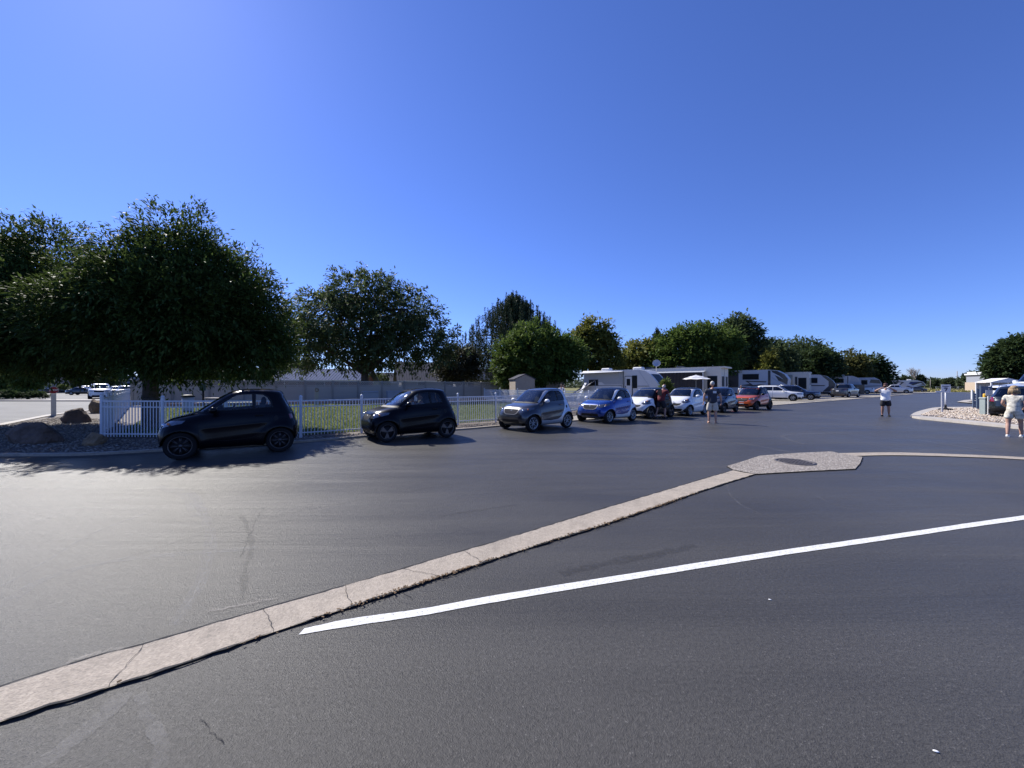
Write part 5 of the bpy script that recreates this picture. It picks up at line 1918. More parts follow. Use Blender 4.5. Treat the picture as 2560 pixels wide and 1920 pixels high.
def picket_fence(label, pts, gap=.094, h=1.22, posts=None):
    root = empty('picket_fence', (pts[0][0], pts[0][1], 0))
    tag(root, label, 'fence')
    ox, oy = pts[0]
    hs = h / 1.22
    for i, p in enumerate(pts):
        o_ = link('post', POSTM, root)
        o_.location = (p[0] - ox, p[1] - oy, 0)
        o_.scale = (1, 1, hs)
        c_ = link('post_cap', CAPM, o_)
        c_.location = (0, 0, 1.28)
    cnt = 0
    extra = MB()
    for a, b in zip(pts[:-1], pts[1:]):
        A_, B_ = Vector(a), Vector(b)
        L_ = (B_ - A_).length
        ang = math.atan2(B_.y - A_.y, B_.x - A_.x)
        mid = (A_ + B_) / 2
        for z, hh in ((1.16, .04), (.98, .03), (.16, .035)):
            key = (round(L_, 2), hh)
            if key not in RAIL:
                RAIL[key] = MB().box((0, 0, 0), (L_ - .07, .035, hh)).mesh('rail')
                RAIL[key].materials.append(VINYL)
            o_ = link('rail', RAIL[key], root)
            o_.location = (mid.x - ox, mid.y - oy, z * hs)
            o_.rotation_euler = (0, 0, ang)
        n_ = int((L_ - .08) / gap)
        for k in range(1, n_ + 1):
            p = A_.lerp(B_, k / (n_ + 1))
            if cnt < 295:
                o_ = link('picket', PICK, root)
                o_.location = (p.x - ox, p.y - oy, 0)
                o_.rotation_euler = (0, 0, ang)
                o_.scale = (1, 1, hs)
                cnt += 1
            else:
                extra.box((p.x - ox, p.y - oy, .61 * hs), (.022, .022, 1.08 * hs), ang)
    if extra.v:
        e_ = extra.build('picket', VINYL, root)
        e_['kind'] = 'stuff'
    return root


picket_fence('white picket fence running along the kerb behind the micro cars', fence_front + [(6.0, 27.6)])
side = [(-12.55, 11.75)] + [(-12.55 - 17.3 * t, 11.75 + 18.2 * t) for t in [i / 11 for i in range(1, 12)]]
picket_fence('white picket fence seen end on from the corner by the boulders', side[:1] + side[1:], gap=.09, h=1.3)
picket_fence('far white picket fence closing the back of the dog park', [(-3.0, 41.5), (-1.2, 38.2), (.5, 35.2), (2.3, 32.2), (4.1, 29.8), (6.2, 27.9)], h=1.3)

# tan vinyl privacy fence with a lattice top
vf = empty('lattice_fence', (0, 0, 0))
tag(vf, 'long tan vinyl privacy fence with a lattice band on top', 'fence')
TH = R(33.8)
P0 = Vector((-28.2, 31.9))
ud = Vector((math.cos(TH), math.sin(TH)))
BAY = 2.44
pm = MB().box((0, 0, 1.06), (.17, .17, 2.12)).mesh('post')
TANP = mat('tan_vinyl_post', (0.26, 0.235, 0.20), 0.55, var=.07, vs=1.5)
pm.materials.append(TANP)
pc = MB().add([(-.085, -.085, 0), (.085, -.085, 0), (.085, .085, 0), (-.085, .085, 0), (-.085, -.085, .03), (.085, -.085, .03), (.085, .085, .03), (-.085, .085, .03), (0, 0, .09)],
              [(0, 1, 5, 4), (1, 2, 6, 5), (2, 3, 7, 6), (3, 0, 4, 7), (4, 5, 8), (5, 6, 8), (6, 7, 8), (7, 4, 8), (3, 2, 1, 0)]).mesh('post_cap')
pc.materials.append(TANV)
bl = MB()
bl.box((0, 0, .85), (.143, .022, 1.5))
bl = bl.mesh('board')
bl.materials.append(TANV)
rl = MB().box((0, 0, 0), (BAY - .12, .05, .09)).mesh('rail')
rl.materials.append(TANV)
lat = MB()
for s in (-1, 1):
    x = -BAY / 2 - .3
    while x < BAY / 2 + .3:
        a = Vector((x, s * .006, 1.70))
        b = Vector((x + s * .36, s * .006, 2.06))
        # clip to the bay
        pa, pb = a, b
        lo_, hi_ = -BAY / 2 + .07, BAY / 2 - .07
        ts = [0.0, 1.0]
        for bound in (lo_, hi_):
            if (pa.x - bound) * (pb.x - bound) < 0:
                ts.append((bound - pa.x) / (pb.x - pa.x))
        ts = sorted(ts)
        for t0, t1 in zip(ts[:-1], ts[1:]):
            m0, m1 = pa.lerp(pb, t0), pa.lerp(pb, t1)
            if lo_ <= (m0.x + m1.x) / 2 <= hi_ and (m1 - m0).length > .02:
                d = (m1 - m0).normalized()
                q = Vector((-d.z, 0, d.x)) * .027
                yy = Vector((0, s * .006, 0))
                lat.add([m0 - q, m1 - q, m1 + q, m0 + q, m0 - q + yy, m1 - q + yy, m1 + q + yy, m0 + q + yy], [(0, 1, 2, 3), (7, 6, 5, 4), (0, 4, 5, 1), (3, 2, 6, 7)])
        x += .18
lat = lat.mesh('lattice', fix=False)
lat.materials.append(TANV)
nb_ = 0
for t in range(-1, 16):
    p = P0 + ud * BAY * t
    o_ = link('post', pm, vf)
    o_.location = (p.x, p.y, 0)
    o_.rotation_euler = (0, 0, TH)
    c_ = link('post_cap', pc, o_)
    c_.location = (0, 0, 2.12)
    if t == 15:
        break
    m_ = P0 + ud * BAY * (t + .5)
    o_ = link('lattice', lat, vf)
    o_.location = (m_.x, m_.y, 0)
    o_.rotation_euler = (0, 0, TH)
    for z in (2.09, 1.66, .10):
        o_ = link('rail', rl, vf)
        o_.location = (m_.x, m_.y, z)
        o_.rotation_euler = (0, 0, TH)
    for k in range(16):
        q = m_ + ud * (k - 7.5) * .146
        o_ = link('board', bl, vf)
        o_.location = (q.x, q.y, 0)
        o_.rotation_euler = (0, 0, TH)
        nb_ += 1
# plain stretch of lower fence up to the shed
pf = empty('board_fence', (P0.x + ud.x * BAY * 15, P0.y + ud.y * BAY * 15, 0), TH)
tag(pf, 'plain tan board fence between the lattice fence and the shed', 'fence')
for k in range(22):
    o_ = link('board', bl, pf)
    o_.location = (.15 + k * .15, 0, 0)
for x in (0.0, 1.7, 3.5):
    o_ = link('post', pm, pf)
    o_.location = (x, 0, -.2)

# ------------------------------------------------------------------ buildings
SIDING = mat('tan_siding', (0.33, 0.28, 0.22), 0.7, var=.08)
GREYW = mat('grey_wall', (0.25, 0.26, 0.29), 0.8, var=.06)
BRICK = mat('brick_wall', (0.17, 0.07, 0.05), 0.85, var=.3, vs=9, bump=.5, bs=30)
ROOFB = mat('pale_blue_metal_roof', (0.06, 0.085, 0.17), 0.85, spec=.08, var=.05)
ROOFG = mat('grey_roof', (0.08, 0.08, 0.095), 0.9, spec=.08, var=.15)
DARKW = mat('dark_window', (0.008, 0.010, 0.013), 0.35, spec=.15, var=.05)
TRIMW = mat('white_trim', (0.68, 0.68, 0.68), 0.6, var=.04)


def gable(name, label, cat, loc, rz, L_, D_, he, hr, wall, roof, over=.4, windows=(), parent_group=None, ridge='x'):
    """ridge along local x"""
    root = empty(name, loc, rz)
    tag(root, label, cat, parent_group)
    w_ = MB()
    w_.prism([(-D_ / 2, 0), (D_ / 2, 0), (D_ / 2, he), (0, hr - .12), (-D_ / 2, he)], -L_ / 2, L_ / 2, 'yz')
    w_.build('wall', wall, root)
    for s in (-1, 1):
        y0, y1 = s * (D_ / 2 + over), 0
        sl = (hr - he) / (D_ / 2)
        z0 = he - sl * over
        r_ = MB()
        x0, x1 = -L_ / 2 - over, L_ / 2 + over
        r_.add([(x0, y0, z0), (x1, y0, z0), (x1, y1, hr), (x0, y1, hr), (x0, y0, z0 + .12), (x1, y0, z0 + .12), (x1, y1, hr + .12), (x0, y1, hr + .12)],
               [(0, 1, 2, 3), (4, 5, 6, 7), (0, 1, 5, 4), (1, 2, 6, 5), (0, 3, 7, 4)])
        ro = r_.build('roof', roof, root)
        sm = MB()
        n_ = max(2, int((x1 - x0) / .45))
        if D_ > 4:
            for k in range(n_ + 1):
                x = x0 + (x1 - x0) * k / n_
                sm.add([(x - .015, y0, z0 + .121), (x + .015, y0, z0 + .121), (x + .015, y1, hr + .121), (x - .015, y1, hr + .121), (x - .015, y0, z0 + .16), (x + .015, y0, z0 + .16), (x + .015, y1, hr + .16), (x - .015, y1, hr + .16)],
                       [(4, 5, 6, 7), (0, 1, 5, 4), (0, 4, 7, 3), (1, 2, 6, 5)])
            t_ = sm.build('roof_seam', roof, ro)
            t_['kind'] = 'stuff'
        MB().box(((x0 + x1) / 2, y0 + s * .015, z0 + .03), (x1 - x0, .03, .2)).build('fascia', TRIMW if name != 'shed' else wall, root)
    for (x, z, ww, hh) in windows:
        f_ = MB().box((x, -D_ / 2 - .03, z), (ww + .12, .06, hh + .12)).build('window', TRIMW, root)
        MB().box((x, -D_ / 2 - .065, z), (ww, .02, hh)).build('pane', DARKW, f_)
    return root


# long low building with pale blue roofs behind the tan fence
gable('community_building', 'long low building with pale blue roof behind the locust tree', 'building', (hp(800, 62) - 2, 64, 0), R(8), 17, 9, 2.75, 4.4, BRICK, ROOFB, .9,
      [(-5, 1.7, 1.2, 1.0), (-1.5, 1.7, 1.2, 1.0), (2.5, 1.7, 1.2, 1.0), (6, 1.7, 1.2, 1.0)])
gable('community_building', 'grey gabled building with white eave between the locust and the pine', 'building', (hp(1090, 76), 78, 0), R(20), 15, 11, 3.0, 6.3, GREYW, ROOFG, .9, [(-4, 1.8, 1.2, 1), (3, 1.8, 1.2, 1)])
gable('community_building', 'pale roofed building just left of the pine above the tan fence', 'building', (hp(1195, 66), 68, 0), R(15), 9, 7, 2.9, 4.6, TRIMW, ROOFB, .7, [(-2, 1.8, 1.0, 1), (2, 1.8, 1.0, 1)])
br_ = empty('brick_building', (hp(705, 66), 68, 0), R(6))
tag(br_, 'dark red brick block with a flat top between the ash and the locust', 'building')
MB().box((0, 0, 2.9), (7, 6, 5.8)).build('wall', BRICK, br_)
MB().box((0, 0, 5.87), (7.3, 6.3, .14)).build('parapet', ROOFG, br_)
for x in (-2, 1.5):
    f_ = MB().box((x, -3.03, 3.3), (1.2, .06, 1.3)).build('window', TRIMW, br_)
    MB().box((x, -3.065, 3.3), (1.05, .02, 1.15)).build('pane', DARKW, f_)
lb_ = empty('light_pole', (hp(711, 52), 52, 0))
tag(lb_, 'thin white pole standing behind the tan fence near the brick block', 'pole')
MB().tube((0, 0, 0), (0, 0, 4.2), .07, .06, 8).build('pole', TRIMW, lb_)
MB().lathe([(0, 0), (.12, 0), (.14, .1), (0, .14)], 10, (0, 0, 4.2)).build('pole_cap', TRIMW, lb_)
# shop across the car park
sh_ = empty('shop_building', (hp(300, 150), 152, 0), R(22))
tag(sh_, 'pale grey flat roofed shop beyond the car park', 'building')
MB().box((0, 0, 2.6), (30, 16, 5.2)).build('wall', GREYW, sh_)
MB().box((0, 0, 5.3), (30.6, 16.6, .35)).build('parapet', TRIMW, sh_)
for x in (-10, -5, 0, 5, 10):
    f_ = MB().box((x, -8.04, 1.6), (3.4, .08, 2.4)).build('window', mat('blue_trim', (.05, .08, .25), .5), sh_)
    MB().box((x, -8.09, 1.6), (3.1, .02, 2.1)).build('pane', DARKW, f_)
gable('house', 'dark roofed house at the far left edge beyond the bushes', 'building', (hp(-6, 85), 88, 0), R(10), 14, 9, 3.0, 5.6, SIDING, ROOFG, .6, [(3, 1.7, 1.4, 1.2), (5.5, 1.7, 1.0, 1.2)])
gable('house', 'low pale building glimpsed between the far trees of the car park', 'building', (hp(190, 170), 172, 0), R(10), 26, 10, 3.6, 6.0, TRIMW, ROOFG, .6, [(-4, 1.7, 2, 1.4), (3, 1.7, 2, 1.4)])
# more houses far off to close the horizon at the left
for i, (px, Y, L_, lb) in enumerate([(560, 120, 22, 'far roof seen between the ash leaves and the brick block'), (470, 130, 20, 'far grey roof behind the trash barrel'), (1010, 130, 22, 'far grey roof right of the locust trunk'),
                                     (860, 135, 24, 'far roof hidden behind the locust trunk')]):
    gable('house', lb, 'building', (hp(px, Y), Y, 0), R(5), L_, 10, 3, 6, SIDING, ROOFG, .5, [(-4, 1.6, 1.4, 1.2), (4, 1.6, 1.4, 1.2)])
# distant tree belt along the horizon, one mass
ff = []
for k in range(420):
    a = R(random.uniform(-62, 50))
    Y = random.uniform(330, 420)
    ff.append((math.tan(a) * Y, Y, random.uniform(2, 6.5)))
ff = np.array(ff)
dd = np.random.normal(0, 1, (len(ff) * 26, 3))
dd /= np.linalg.norm(dd, axis=1)[:, None]
cc = np.repeat(ff, 26, 0)
cc[:, 2] *= .5
cc = cc + dd * np.stack([np.full(len(cc), 7.0), np.full(len(cc), 4.0), np.repeat(ff[:, 2], 26) * .55], 1)
V = leaves(cc, dd, 3, 2.6, 1.6, .6, 1.5, .1)
fo = link('far_tree_line', np_mesh('far_tree_line', V.reshape(-1, 3), np.arange(4 * len(V)).reshape(-1, 4)), None, L_FAR)
tag(fo, 'low blue green belt of trees far off along the horizon', 'trees', kind='stuff')

# tan ribbed shed and the shaded block next to it
sd = empty('shed', (hp(1305, 40), 40.8, 0), R(14))
sd.scale = (.86, .86, .93)
tag(sd, 'tan ribbed garden shed half shaded by the round green maple', 'shed')
MB().prism([(-1.2, 0), (1.2, 0), (1.2, 2.5), (0.05, 3.0), (-1.2, 2.5)], -1.5, 1.5, 'xz').build('wall', SIDING, sd)
for k in range(14):
    x = -1.1 + k * .17
    z = 2.5 + .48 * (1 - abs(x) / 1.2)
    o_ = MB().box((x, -1.512, z / 2), (.05, .024, z - .05)).build('batten', SIDING, sd)
for s in (-1, 1):
    MB().add([(0, -1.6, 3.02), (s * 1.35, -1.6, 2.47), (s * 1.35, 1.6, 2.47), (0, 1.6, 3.02), (0, -1.6, 3.09), (s * 1.35, -1.6, 2.54), (s * 1.35, 1.6, 2.54), (0, 1.6, 3.09)],
             [(0, 1, 2, 3), (4, 5, 6, 7), (0, 1, 5, 4), (1, 2, 6, 5), (2, 3, 7, 6)]).build('roof', ROOFG, sd)
wb = empty('wash_house', (hp(1362, 51), 51.5, 0), R(10))
tag(wb, 'flat shaded tan building between the shed and the first trailer', 'building')
MB().box((0, 0, 1.35), (4.6, 3, 2.7)).build('wall', SIDING, wb)
MB().box((0, 0, 2.76), (4.9, 3.3, .12)).build('roof', ROOFG, wb)
f_ = MB().box((-.6, -1.52, 1.6), (.9, .05, .8)).build('window', TRIMW, wb)
MB().box((-.6, -1.55, 1.6), (.8, .02, .7)).build('pane', DARKW, f_)
# tan block building far right
tb_ = empty('block_building', (136.5, 106, 0), R(-28))
tag(tb_, 'tan block building with grey upper storey and white roof stripe at the right', 'building')
MB().box((0, 0, .9), (12, 10, 3.6)).build('wall', mat('tan_block', (.42, .33, .24), .8, var=.1), tb_)
MB().box((0, 0, 3.5), (11.6, 9.6, 1.7)).build('upper_wall', GREYW, tb_)
MB().box((0, 0, 5.0), (12.2, 10.2, .4)).build('fascia', TRIMW, tb_)
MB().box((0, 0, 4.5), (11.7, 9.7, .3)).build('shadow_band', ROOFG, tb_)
MB().box((0, 0, 5.5), (11.4, 9.2, .4)).build('parapet', TRIMW, tb_)
for x in (-4.9, -3.4, -1.9, -.2, 1.6):
    f_ = MB().box((x, -5.03, 1.35), (.62, .06, 1.1)).build('window', ROOFG, tb_)
    MB().box((x, -5.07, 1.35), (.5, .02, 1.0)).build('pane', DARKW, f_)


# ------------------------------------------------------------------ trailers
RVW = mat('trailer_white', (0.50, 0.51, 0.53), 0.4, var=.04, vs=1.2)
RVG = mat('trailer_grey', (0.27, 0.29, 0.32), 0.45, var=.04)
RVT = mat('park_model_cream', (0.58, 0.55, 0.48), 0.5, var=.05)
RVB = mat('trailer_black', (0.02, 0.022, 0.03), 0.3, coat=.5, var=.05)
RVL = mat('trailer_light_grey', (0.42, 0.44, 0.47), 0.4, var=.04)
MESHD = mat('dark_screen_fabric', (0.03, 0.028, 0.03), 0.9, var=.25, vs=5)
AWN = mat('awning_white', (0.66, 0.66, 0.65), 0.6)
RA = R(-42.2)
RN = Vector((math.cos(RA), math.sin(RA)))


def rv(label, P, L_, H, prof, W_=2.45, body=RVW, windows=(), panels=(), door=None, ac=(), wheels=True, name='travel_trailer', cat='trailer', rz=RA, base=.55, stripes=(), roofline=None, zoff=0.02):
    """P = near front corner on the ground. Local x runs from the rear (0) to the nose (L), y from the near side (0) to the far side."""
    d = Vector((math.cos(rz), math.sin(rz)))
    root = empty(name, (P[0] - d.x * L_, P[1] - d.y * L_, zoff), rz)
    tag(root, label, cat, 'trailers on the pitches along the road')
    MB().prism(prof, 0, W_).build('body', body, root)
    for (poly, m, nm) in panels:
        MB().prism(poly, -.012, 0.0).build(nm, m, root)
    for (poly, m, nm) in stripes:
        MB().prism(poly, -.02, -.012).build(nm, m, root)
    for (x, z, ww, hh) in windows:
        f_ = MB().bbox((0, 0, 0), (ww + .1, hh + .1, .05), .03)
        f_ = f_.build('window', RVB, root)
        f_.rotation_euler = (R(90), 0, 0)
        f_.location = (x, -.02, z)
        pn_ = MB().box((0, 0, .03), (ww, hh, .012)).build('pane', DARKW, f_)
    if door:
        x, z0, ww, hh = door
        fr = MB().box((x, -.02, z0 + hh / 2), (ww + .14, .04, hh + .12)).build('door_frame', RVB, root)
        do = MB().box((x, -.05, z0 + hh / 2), (ww, .03, hh)).build('door', body, root)
        MB().box((x, -.07, z0 + hh * .7), (ww * .55, .012, hh * .36)).build('window', DARKW, do)
        MB().box((x - ww * .4, -.08, z0 + hh * .45), (.05, .04, .14)).build('handle', RVB, do)
    for x in ac:
        a_ = MB()
        a_.bbox((x, W_ * .5, H + .14), (.95, .7, .28), .08)
        a_.build('air_conditioner', AWN, root)
    if wheels:
        for i, x in enumerate((L_ * .42, L_ * .42 + .85)):
            w_ = MB().lathe([(0, -.1), (.22, -.1), (.34, -.1), (.36, -.06), (.36, .1), (0, .1)], 20, (x, .16, .36), 'Y').build('wheel', RUB, root)
            MB().lathe([(0, -.13), (.19, -.12), (.21, -.105)], 16, (x, .16, .36), 'Y').build('rim', RIMS, w_)
        MB().box((L_ * .5, W_ / 2, .42), (L_ * .9, W_ * .6, .2)).build('frame', BLKP, root)
        for x in (.4, L_ - .9):
            MB().tube((x, .3, 0), (x, .3, .5), .04).build('jack', BLKP, root)
    return root


# 1: white travel trailer with curved nose
H1 = 3.15
pr = [(0, .55), (0, H1 - .1), (.1, H1), (5.9, H1), (6.5, H1 - .10), (7.0, H1 - .42), (7.55, H1 - 1.05), (7.95, 1.55), (8.0, 1.1), (7.9, .7), (7.6, .55)]
r1 = rv('white travel trailer with curved nose and white awning roll, nearest of the trailers', (13.4, 34.6), 8, H1, pr, windows=[(1.15, 1.95, 1.0, .55), (2.6, 1.0, .8, .35)],
        panels=[([(.02, 1.75), (.02, H1 - .12), (4.35, H1 - .12), (4.35, 1.75), (2.4, 1.75), (2.1, 1.98), (.6, 1.98)], RVG, 'side_panel')],
        stripes=[([(0.05, 1.62), (4.3, 1.62), (4.3, 1.67), (.05, 1.67)], RVB, 'stripe'), ([(4.36, .6), (4.46, .6), (4.46, H1 - .15), (4.36, H1 - .15)], RVB, 'stripe'), ([(5.7, 1.62), (6.9, 1.62), (6.95, 1.57), (5.7, 1.57)], RVB, 'stripe'),
                 ([(5.9, H1 - .15), (6.0, H1 - .15), (7.0, 1.6), (7.2, .7), (7.1, .7), (6.9, 1.6)], RVL, 'stripe'), ([(6.05, 1.18), (7.0, 1.18), (6.95, 1.08), (6.05, 1.08)], RVB, 'stripe'), ([(6.1, .95), (7.0, .95), (6.97, .9), (6.1, .9)], RVB, 'stripe')],
        door=(4.95, .72, .66, 1.78), ac=(2.0, 5.4))
bw = MB()
bw.add([(6.98, .35, H1 - .44), (7.75, .35, 1.85), (7.75, 2.1, 1.85), (6.98, 2.1, H1 - .44), (7.02, .35, H1 - .42), (7.79, .35, 1.87), (7.79, 2.1, 1.87), (7.02, 2.1, H1 - .42)], [(0, 1, 2, 3), (4, 5, 6, 7), (0, 1, 5, 4), (1, 2, 6, 5), (2, 3, 7, 6), (3, 0, 4, 7)])
bw.build('front_window', DARKW, r1)
w5 = MB().bbox((0, 0, 0), (.48, 1.2, .05), .09).build('window', DARKW, r1)
w5.rotation_euler = (R(90), 0, 0)
w5.location = (5.55, -.03, 2.0)
MB().tube((.0, -.12, H1 - .08), (4.4, -.12, H1 - .08), .07).build('awning_roll', AWN, r1)
MB().add([(-.1, -.1, H1 - .12), (4.5, -.1, H1 - .12), (4.5, -.75, H1 - .2), (-.1, -.75, H1 - .28), (-.1, -.1, H1 - .1), (4.5, -.1, H1 - .1), (4.5, -.75, H1 - .17), (-.1, -.75, H1 - .25)], [(0, 1, 2, 3), (4, 5, 6, 7), (0, 1, 5, 4), (3, 2, 6, 7), (0, 3, 7, 4), (1, 2, 6, 5)]).build('awning', AWN, r1)
for x in (.05, 4.35):
    MB().tube((x, -.04, .8), (x, -.72, H1 - .25), .025).build('awning_arm', RVG, r1)
fl = MB()
fl.add([(.2, -.2, 1.9), (.2, -1.7, .25), (.45, -1.7, .25), (.45, -.2, 1.9), (.2, -.2, 1.94), (.2, -1.7, .29), (.45, -1.7, .29), (.45, -.2, 1.94)], [(0, 1, 2, 3), (4, 5, 6, 7), (0, 1, 5, 4), (2, 3, 7, 6)])
fl.build('awning_strap', AWN, r1)
tg = MB().box((8.3, 1.2, .5), (.9, .12, .12)).build('tow_bar', BLKP, r1)

# 2: long park model trailer with drapes
H2 = 3.85
pr = [(0, .5), (0, H2 - .12), (0, H2), (12.4, H2 + .05), (12.4, H2 - .12), (12, H2 - .12), (12, .5)]
P2 = (24.3, 44.7)
r2 = rv('long cream park trailer with flat roof and dark drapes under its awning', P2, 12, H2, pr, W_=3.4, body=RVT, windows=[(11.1, 2.0, 1.0, 1.5)],
        panels=[([(.1, 3.45), (10.2, 3.45), (10.2, H2 - .14), (.1, H2 - .14)], RVL, 'header_panel')], wheels=False, name='park_trailer')
for x0, x1 in ((1.2, 4.2), (4.35, 10.3)):
    dr = MB()
    n_ = int((x1 - x0) / .22)
    for k in range(n_):
        a, b = x0 + (x1 - x0) * k / n_, x0 + (x1 - x0) * (k + 1) / n_
        ya, yb = (-.9, -1.0) if k % 2 else (-1.0, -.9)
        dr.add([(a, ya, .1), (b, yb, .1), (b, yb, 3.2), (a, ya, 3.2)], [(0, 1, 2, 3)])
    dr.build('drape', MESHD, r2, fix=False)
MB().add([(1.1, 0, 3.4), (10.4, 0, 3.4), (10.4, -1.05, 3.22), (1.1, -1.05, 3.22), (1.1, 0, 3.43), (10.4, 0, 3.43), (10.4, -1.05, 3.26), (1.1, -1.05, 3.26)], [(0, 1, 2, 3), (4, 5, 6, 7), (0, 1, 5, 4), (2, 3, 7, 6), (0, 3, 7, 4), (1, 2, 6, 5)]).build('awning', RVL, r2)
for x in (1.15, 4.28, 10.35):
    MB().tube((x, -1.0, 0), (x, -1.0, 3.22), .04).build('awning_post', AWN, r2)
# end wall windows
for y, ww in ((.75, 1.0), (2.45, .75)):
    f_ = MB().box((12.03, y, 2.15), (.05, ww + .1, 1.35)).build('window', AWN, r2)
    MB().box((12.06, y, 2.15), (.02, ww, 1.2)).build('pane', DARKW, f_)
MB().box((12.03, 1.6, 2.1), (.04, .1, 3.1)).build('corner_trim', RVL, r2)
for x in (3, 7):
    MB().bbox((x, 1.6, H2 + .15), (1.0, .8, .25), .08).build('roof_vent', RVB, r2)
sat = empty('satellite_dish', (hp(1641, 43), 43.0, 0))
tag(sat, 'grey round satellite dish on a thin pole above the first trailer', 'satellite dish')
MB().tube((0, 0, 0), (0, 0, 3.95), .035).build('pole', RVG, sat)
ds = MB()
ds.lathe([(0, .0), (.2, .03), (.38, .11), (.43, .16), (.43, .18), (.38, .13), (.2, .05), (0, .02)], 24)
ds = ds.build('dish', RVL, sat)
ds.location = (0, -.05, 4.1)
ds.rotation_euler = (R(62), 0, R(-22))
MB().tube((0, 0, 0), (.2, -.38, .25), .015).build('feed_arm', RVG, sat).location = (0, -.05, 3.98)

# 3: fifth wheel with dark swooping nose graphics
H3 = 3.85
pr = [(0, .6), (0, H3), (5.0, H3), (6.0, H3 - .12), (6.8, H3 - .6), (7.25, H3 - 1.3), (7.2, 1.75), (5.4, 1.65), (5.3, .6)]
r3 = rv('white fifth wheel trailer with blue black swirls and wraparound dark nose', (36.8, 51.2), 7.2, H3, pr, windows=[(2.9, 2.9, 1.9, .7)],
        panels=[([(0.0, H3 - .15), (0, 1.4), (1.4, 1.4), (1.4, H3 - .15)], RVB, 'slide_out'), ([(4.95, .7), (5.25, .7), (5.25, H3 - .1), (4.95, H3 - .1)], RVB, 'stripe'),
                ([(5.3, H3 - .1), (6.0, H3 - .2), (6.75, H3 - .65), (7.2, H3 - 1.3), (7.1, 1.8), (6.2, 2.2), (5.9, 2.8)], RVB, 'nose_graphic')],
        stripes=[([(5.4, H3 - .6), (6.1, 2.9), (6.7, 2.5), (6.2, 3.0), (5.5, H3 - .4)], RVW, 'swirl'), ([(5.35, 2.7), (6.0, 2.2), (6.9, 1.95), (6.0, 2.4), (5.35, 2.95)], RVL, 'swirl'),
                 ([(1.6, 1.7), (3.4, 1.55), (4.6, 1.9), (3.2, 1.75), (2.6, 2.2), (4.7, 2.1), (4.8, 2.25), (2.2, 2.35), (2.8, 1.9)], RVB, 'swirl'), ([(1.5, 1.35), (4.9, 1.3), (4.9, 1.4), (1.5, 1.5)], RVB, 'swirl')])
# 4: second park model
H4 = 3.7
pr = [(0, .4), (0, H4), (8.1, H4 + .02), (8.1, H4 - .12), (8, H4 - .12), (8, .4)]
r4 = rv('cream park trailer with curtained deck and a tall end window', (44.1, 57.0), 8, H4, pr, W_=3.2, body=RVT, windows=[(7.2, 2.0, .9, 1.6)], panels=[([(6.3, .9), (6.6, .9), (6.6, 3.0), (6.3, 3.0)], RVB, 'curtain')], wheels=False, name='park_trailer')
f_ = MB().box((8.03, .9, 2.3), (.05, .9, 1.2)).build('window', AWN, r4)
MB().box((8.06, .9, 2.3), (.02, .8, 1.1)).build('pane', DARKW, f_)
f_ = MB().box((8.03, 2.4, 2.3), (.05, .6, 1.2)).build('window', AWN, r4)
MB().box((8.06, 2.4, 2.3), (.02, .5, 1.1)).build('pane', DARKW, f_)
MB().add([(1.5, -.05, 3.3), (6.0, -.05, 3.3), (6.0, -1.2, 2.5), (1.5, -1.2, 2.5), (1.5, -.05, .3), (6, -.05, .3), (6, -1.2, .3), (1.5, -1.2, .3)], [(0, 1, 2, 3), (2, 6, 7, 3), (1, 5, 6, 2)]).build('deck_screen', mat('tan_canvas', (.38, .32, .22), .8), r4, fix=False)
# 5: trailer with black airfoil nose
H5 = 3.55
pr = [(0, .6), (0, H5), (5.8, H5), (6.8, H5 - .25), (7.6, H5 - 1.0), (8.0, 1.9), (7.8, 1.2), (7.2, .6)]
r5 = rv('white trailer with a bold black ringed nose and wide dark window', (53.6, 63.6), 8, H5, pr, windows=[(4.3, 2.55, 2.6, .8)], panels=[([(6.1, H5 - .1), (6.8, H5 - .28), (7.6, H5 - 1.0), (8.0, 1.9), (7.8, 1.2), (7.2, .65), (6.3, .65), (7.1, 1.6), (7.1, 2.4)], RVB, 'nose_graphic')],
        stripes=[([(2.5, 1.6), (6.5, 1.6), (6.7, 1.75), (2.5, 1.75)], RVB, 'stripe')])
# 6: trailer with grey nose
H6 = 3.5
pr = [(0, .6), (0, H6), (6.6, H6), (7.3, H6 - .3), (7.8, H6 - 1.2), (8.0, 1.5), (7.7, .6)]
r6 = rv('white trailer with light grey slanting nose right of the black nosed one', (64.6, 70.8), 8, H6, pr, windows=[(4.4, 2.6, 1.9, .7)], panels=[([(5.9, .7), (6.05, .7), (6.05, H6 - .1), (5.9, H6 - .1)], RVB, 'stripe'), ([(6.1, 1.8), (7.6, 1.8), (7.3, H6 - .4), (6.5, H6 - .1)], RVL, 'nose_panel')],
        stripes=[([(3, 1.5), (7.6, 1.3), (7.6, 1.5), (3, 1.75)], RVL, 'stripe')], ac=(5.0,))
MB().bbox((7.0, -1.0, 1.0), (2.6, 1.0, 1.7), .05).build('cargo_box', RVB, r6)
# 7: motorhome with dark windows
H7 = 3.4
pr = [(0, .5), (0, H7), (7.2, H7), (7.9, H7 - .4), (8.3, 2.2), (8.4, 1.0), (8.2, .5)]
r7 = rv('motorhome with dark side bays and slanted striped nose', (77.2, 80.0), 8.4, H7, pr, windows=[(2.0, 2.3, 1.5, .9), (5.6, 2.4, .9, .9)], panels=[([(3.2, .9), (4.5, .9), (4.5, 3.0), (3.2, 3.0)], RVB, 'slide_out'), ([(6.4, 2.3), (8.2, 2.1), (7.9, H7 - .5), (6.6, H7 - .4)], RVB, 'cab_window')],
        stripes=[([(5.0, 1.2), (8.3, 1.6), (8.3, 1.85), (5.0, 1.6)], RVG, 'stripe')], ac=(3.0,), name='motorhome', cat='motorhome')
